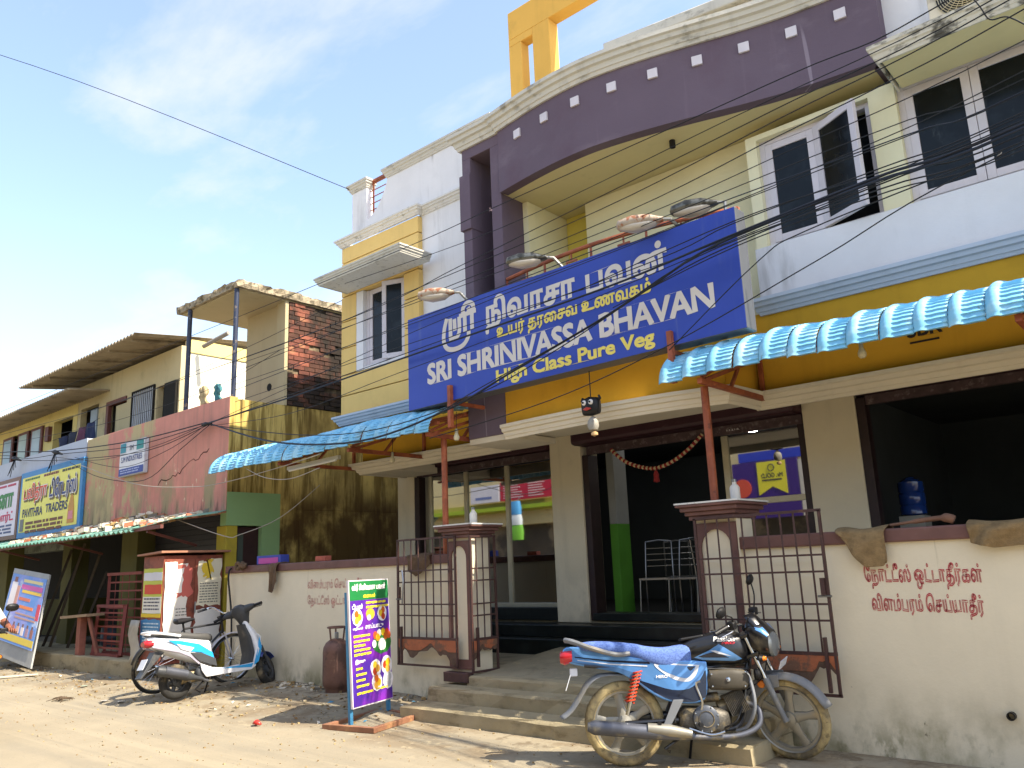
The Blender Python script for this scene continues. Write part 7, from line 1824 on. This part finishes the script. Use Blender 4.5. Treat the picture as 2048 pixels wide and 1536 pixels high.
# ---------------------------------------------------------------- shops across the street (seen mirrored in the shopfront glass)
OP=thing('opposite_shops','row of shops across the street, seen mirrored in the shopfront glass','building',(-15,-3.6,0))
MB().box(-40,6,-9,-4.2,0,2.9).build('shop_row',mat('dim shop fronts','#4a443c',0.9,0.3,1,layers=[dict(c='#8a7c66',s=(0.8,0.8,0.8),lo=0.5,hi=0.6,amt=0.7)]),OP)
MB().box(-40,6,-9,-3.9,2.9,5.2).build('upper_band',wallpaint('opposite beige wall','#c9b98c',0.3,0.3),OP)
MB().box(-24,-16.5,-3.89,-3.7,3.35,3.72).build('olive_fascia',F_('olive fascia','#a8a044'),OP)
MB().box(-24,-16.9,-3.695,-3.5,3.42,3.55).build('lime_strip',F_('lime strip','#9ab02a'),OP)
bx('red_menu_board',F_('red board','#b8243a'),OP,-19.4,-17.0,-3.6,-3.5,3.74,4.40)
mb=MB(); r=random.Random(4)
for c in range(2):
    for k in range(6):
        x=-18.1-c*1.15; mb.box(x,x+r.uniform(0.6,0.95),-3.499,-3.495,3.82+k*0.085,3.855+k*0.085)
mb.build('board_lines',F_('board pale print','#d8b8b4'),OP)['kind']='stuff'
bx('white_light_box',F_('white box','#d3d0d6'),OP,-20.85,-19.45,-3.65,-3.48,3.74,4.34)
MB().box(-20.6,-19.8,-3.479,-3.475,3.86,3.95).build('box_print',F_('box blue print','#6a78a8'),OP)
bx('purple_poster',F_('poster purple','#3c2470'),OP,-10.5,-8.6,-3.6,-3.5,2.5,4.06)
MB().prism([(-9.75,4.03),(-8.93,4.03),(-8.93,3.12),(-9.34,3.34),(-9.75,3.12)],-3.495,-3.485,'xz').build('gold_pennant',F_('pennant yellow','#d8cf3a'),OP)
text('lettering','Mr. GOLD',F_('pennant dark','#2a2440'),OP,(-9.02,-3.481,3.58),(-1,0,0),(0,0,1),0.62,0.13,bold=0.03)
MB().box(-9.62,-9.06,-3.484,-3.48,3.50,3.54).build('pennant_bar',F_('pennant dark b','#2a2440'),OP)
MB().tube([(-9.34+0.09*math.cos(2*math.pi*k/18),-3.482,3.86+0.09*math.sin(2*math.pi*k/18)) for k in range(18)],0.012,5,closed=True).build('pennant_ring',F_('pennant dark c','#2a2440'),OP)
MB().lathe([(0,0.02),(0.26,0.02),(0.26,0)],(-10.22,-3.495,3.35),20,axis='y').build('poster_circle',F_('poster red','#c8503a'),OP)
bx('blue_strip',F_('strip blue','#2f3fae'),OP,-10.3,-8.2,-3.7,-3.55,4.08,4.34)
MB().box(-8.58,-8.3,-3.6,-3.5,2.5,4.0).build('white_pillar',F_('opp pillar','#b9b4a8'),OP)
bag=thing('hanging_bags','blue, white and green printed bags hanging across the street','bag',(-18.65,-3.2,2.4))
for k,(z0,z1,c) in enumerate(((2.35,2.85,'#6fae3a'),(2.85,3.2,'#cfd8dc'),(3.2,3.66,'#4f9ad0'))):
    MB().loft([(z0,-18.45,-3.2,0.30-0.03*k,0.1,2.4),((z0+z1)/2,-18.45,-3.2,0.32-0.04*k,0.12,2.4),(z1,-18.45,-3.2,0.29-0.05*k,0.09,2.4)],14,axis='z').build('bag_band',F_('bag %d'%k,c),bag,smooth=True)
MB().tube([(-18.45,-3.2,3.6),(-18.45,-3.45,3.8)],0.01,5).build('bag_hook',K['steel'],bag)
print('opposite done')

# ---------------------------------------------------------------- litter on the street
def litter(name,label,cat,P,m,th=0.004):
    mb=MB(); n=len(P); mb.add([Vector(p) for p in P]+[Vector(p)+Vector((0,0,th)) for p in P],[tuple(range(n))[::-1],tuple(range(n,2*n))]+[(k,(k+1)%n,n+(k+1)%n,n+k) for k in range(n)])
    return tag(mb.build(name,m),label,cat)
rd=mat('red plastic film','#c0352c',0.35,0.1,9); o=MB(); o.smooth=True
o.loft([(-0.06,0,0.012,0.012,0.01,2),(-0.03,0.01,0.022,0.035,0.02,2),(0.02,-0.01,0.03,0.03,0.028,2),(0.06,0.012,0.012,0.012,0.01,2)],9); o.v=[(a-7.97,b+4.94,c) for a,b,c in o.v]; tag(o.build('plastic_wrapper',rd),'crumpled red plastic wrapper on the road by the menu stand','litter')
litter('white_strip','pale strip of board lying on the dirt near the banner','litter',[(-16.0,4.98,0.02),(-15.93,4.90,0.02),(-15.35,5.35,0.05),(-15.42,5.43,0.05)],F_('pale board','#d8d0bc'),0.015)
rt_=random.Random(6)
tw=MB(); tw.smooth=True
for k in range(16):
    a=rt_.random()*6.28; c=Vector((-12.05+rt_.uniform(-.12,.12),4.56+rt_.uniform(-.05,.05),0.02)); d=Vector((math.cos(a),math.sin(a),0.2*rt_.random()))*rt_.uniform(0.05,0.16); tw.tube([c-d,c+Vector((0,0,0.02)),c+d],[0.003,0.008,0.003],5)
tag(tw.build('dry_twigs',mat('dry twig','#5a4a38',0.9,0.3,9)),'small heap of dry twigs at the road edge','twigs',kind=None)
for k,(x,y,lab) in enumerate(((-11.35,4.80,'scrap of white paper on the dirt, left of two'),(-11.05,4.9,'scrap of white paper on the dirt, right of two'),(-9.5,6.25,'torn paper scrap at the foot of the left wall'),(-13.2,5.3,'pale plastic scrap below the shop platform'))):
    z=gz(x,y)+0.006; s=0.07; litter('paper_scrap',lab,'litter',[(x+s*math.cos(j*1.05+k)*rt_.uniform(.6,1.2),y+s*math.sin(j*1.05+k)*rt_.uniform(.5,.9),z+0.02*rt_.random()) for j in range(6)],F_('scrap %d'%k,('#d8d2c4','#e0dcd2','#b8b0a0','#9fae9a')[k]))
scatter('wall_rubble','small rubble heap at the foot of the left wall','rubble',rubm[:1]+rubm[2:],160,(-9.9,-8.9),(6.35,6.66),0.01,0.07,21)
scatter('step_rubble','rubble between the gas cylinder and the steps','rubble',rubm[2:],80,(-8.3,-6.95),(6.4,6.66),0.01,0.06,22)

# dry leaves and paper bits blown along the verge
lm=[mat('dry leaf','#7a5a30',0.9,0.2,9),mat('pale wrapper','#cfc8b8',0.6,0.1,9),mat('grey leaf','#6a6048',0.9,0.2,9),mat('bright wrapper','#3f7fa0',0.5,0.1,9)]
rl_=random.Random(31); mb=MB()
for k in range(420):
    x=rl_.uniform(-17.5,-6.9); y=6.62-1.55*rl_.random()**1.6; s=rl_.uniform(0.012,0.045); a=rl_.random()*6.28; z=gz(x,y)+0.012
    mb.mi=rl_.choice((0,0,0,0,2,2,2,1,1,3)); u=Vector((math.cos(a),math.sin(a),rl_.uniform(-.3,.3)))*s; v=Vector((-math.sin(a),math.cos(a),rl_.uniform(-.3,.3)))*s*0.5; c=Vector((x,y,z))
    mb.add([c-u,c+v+Vector((0,0,s*0.3)),c+u,c-v],[(0,1,2,3)])
tag(mb.build('leaf_litter',lm),'dry leaves and paper bits blown along the foot of the walls','litter',kind='stuff')
# ---------------------------------------------------------------- oncoming rider at the left picture edge
RX,RY=-10.5,2.95
MC=copy_tree(BK)
MC.matrix_world=Matrix.Translation((RX,RY,0.0))
tag(MC,'red motorcycle coming along the street at the left picture edge','motorcycle')
redp=mat('red motorcycle paint','#b3262a',0.28,0.06,3,metal=0.2,coat=0.6)
wasblue={K['bikeblue'],K['bikedark'],K['seatblue']}
for o in list(MC.children_recursive):
    if o.parent==MC and (o.matrix_basis-SM).to_3x3().determinant()>-1 and max(abs(o.matrix_basis[i][j]-SM[i][j]) for i in range(4) for j in range(4))<1e-4:
        o.matrix_basis=Matrix.Identity(4)          # wheels straight ahead
    if o.type=='MESH':
        for sl_ in o.material_slots:
            if sl_.material in wasblue:
                m_=sl_.material; sl_.link='OBJECT'; sl_.material=redp if m_!=K['seatblue'] else K['black']
PR=thing('person','rider at the left picture edge with a hand on the motorcycle grip','person',(RX,RY,0))
J={'pel':(-0.28,0,0.90,0.15),'sp1':(-0.24,0,1.05,0.145),'sp2':(-0.17,0,1.22,0.16),'chest':(-0.11,0,1.36,0.15),'neck':(-0.06,0,1.47,0.055),'jaw':(-0.03,0,1.55,0.075),'head':(-0.03,0,1.64,0.10),'crown':(-0.04,0,1.73,0.07)}
for s,t in ((-1,'r'),(1,'l')):
    J['sh'+t]=(-0.10,s*0.19,1.38,0.07); J['el'+t]=(0.06,s*0.30,1.16,0.048); J['fa'+t]=(0.19,s*0.325,1.085,0.038); J['wr'+t]=(0.275,s*0.335,1.045,0.03)
    J['hip'+t]=(-0.24,s*0.10,0.90,0.10); J['kn'+t]=(0.17,s*0.17,0.72,0.068); J['an'+t]=(-0.03,s*0.18,0.34,0.045); J['toe'+t]=(0.13,s*0.19,0.30,0.04)
Eg=[('pel','sp1'),('sp1','sp2'),('sp2','chest'),('chest','neck'),('neck','jaw'),('jaw','head'),('head','crown')]
for t in 'rl': Eg+=[('chest','sh'+t),('sh'+t,'el'+t),('el'+t,'fa'+t),('fa'+t,'wr'+t),('pel','hip'+t),('hip'+t,'kn'+t),('kn'+t,'an'+t),('an'+t,'toe'+t)]
names=list(J); me=bpy.data.meshes.new('body'); me.from_pydata([J[n][:3] for n in names],[(names.index(a),names.index(b)) for a,b in Eg],[])
skin_c=mat('brown skin','#7a4a34',0.6,0.08,9); shirt=mat('pale shirt cloth','#c9c4bd',0.85,0.08,9); trous=mat('dark trousers','#2a2c36',0.85,0.1,9)
def skinned(name,me,rad,root,mats,assign):
    o=bpy.data.objects.new(name,me); COL.objects.link(o)
    md=o.modifiers.new('skin','SKIN'); md.use_smooth_shade=True
    for i,sv in enumerate(me.skin_vertices[0].data):
        sv.radius=(rad[i],rad[i]); sv.use_root=(i==root)
    su=o.modifiers.new('sub','SUBSURF'); su.levels=2; su.render_levels=2
    bpy.context.view_layer.update(); dg=bpy.context.evaluated_depsgraph_get(); m2=bpy.data.meshes.new_from_object(o.evaluated_get(dg))
    bpy.data.objects.remove(o)
    for m in mats: m2.materials.append(m)
    for p in m2.polygons: p.material_index=assign(p.center); p.use_smooth=True
    o=bpy.data.objects.new(name,m2); COL.objects.link(o); o.parent=PR; WM[o]=Matrix.Identity(4)
    return o
def zone(c):
    if c.z>1.46: return 0
    if c.x>0.13 and c.z>0.95: return 0
    if c.z<0.93 or (c.z<0.98 and c.x<0.0): return 2 if c.z>0.36 else 0
    return 1
skinned('body',me,[J[n][3] for n in names],names.index('pel'),[skin_c,shirt,trous],zone)
# hands closed round the grips: palm plus five bent fingers each
for s in (-1,1):
    g0=Vector((0.335,s*0.285,1.032)); g1=Vector((0.285,s*0.385,1.008)); ax_=(g1-g0).normalized()
    V=[tuple(J['wrr' if s<0 else 'wrl'][:3]),tuple(g0.lerp(g1,0.5)+Vector((-0.035,0,0.022)))]; Ee=[(0,1)]; rad=[0.030,0.030]
    for k in range(4):
        c=g0.lerp(g1,0.12+0.25*k); L=1.0-0.08*abs(k-1.4)
        P=[c+Vector((-0.018,0,0.030)),c+Vector((0.016*L,0,0.033)),c+Vector((0.036*L,0,0.012)),c+Vector((0.028*L,0,-0.016))]
        b=len(V); V+=[tuple(p) for p in P]; Ee+=[(1,b),(b,b+1),(b+1,b+2),(b+2,b+3)]; rad+=[0.0105,0.010,0.009,0.008]
    c=g0; b=len(V); P=[c+Vector((-0.035,0,0.006))+ax_*0.01,c+Vector((-0.02,0,-0.02)),c+Vector((0.008,0,-0.028))]; V+=[tuple(p) for p in P]; Ee+=[(1,b),(b,b+1),(b+1,b+2)]; rad+=[0.012,0.011,0.009]
    mh=bpy.data.meshes.new('hand'); mh.from_pydata(V,Ee,[]); skinned('hand',mh,rad,1,[skin_c],lambda c:0)
hair=MB(); hair.loft([(1.60,-0.075,0,0.055,0.085,2.2),(1.68,-0.05,0,0.095,0.10,2.2),(1.75,-0.045,0,0.085,0.085,2.2),(1.79,-0.04,0,0.035,0.035,2)],14,axis='z'); hair.build('hair',mat('black hair','#0f0d0c',0.6,0.2,30),PR,world=False,smooth=True)
for s in (-1,1):
    MB().lathe([(0,-0.012),(0.010,-0.006),(0.010,0.006),(0,0.012)],(0.062,s*0.035,1.64),8,axis='x').build('eye',mat('eye white','#d8d2ca',0.3,0.02),PR,world=False,smooth=True)
    MB().loft([(-0.02,s*0.102,1.62,0.008,0.028,2),(-0.04,s*0.108,1.625,0.010,0.034,2),(-0.055,s*0.104,1.625,0.004,0.02,2)],8).build('ear',skin_c,PR,world=False,smooth=True)
MB().loft([(0.055,0,1.60,0.018,0.012,2),(0.085,0,1.598,0.014,0.010,2),(0.095,0,1.60,0.006,0.005,2)],8).build('nose',skin_c,PR,world=False,smooth=True)
MB().loft([(0.05,0,1.565,0.026,0.006,2),(0.062,0,1.565,0.018,0.004,2)],8).build('mouth',mat('lips','#6b3a30',0.6,0.02),PR,world=False,smooth=True)
print('rider done')
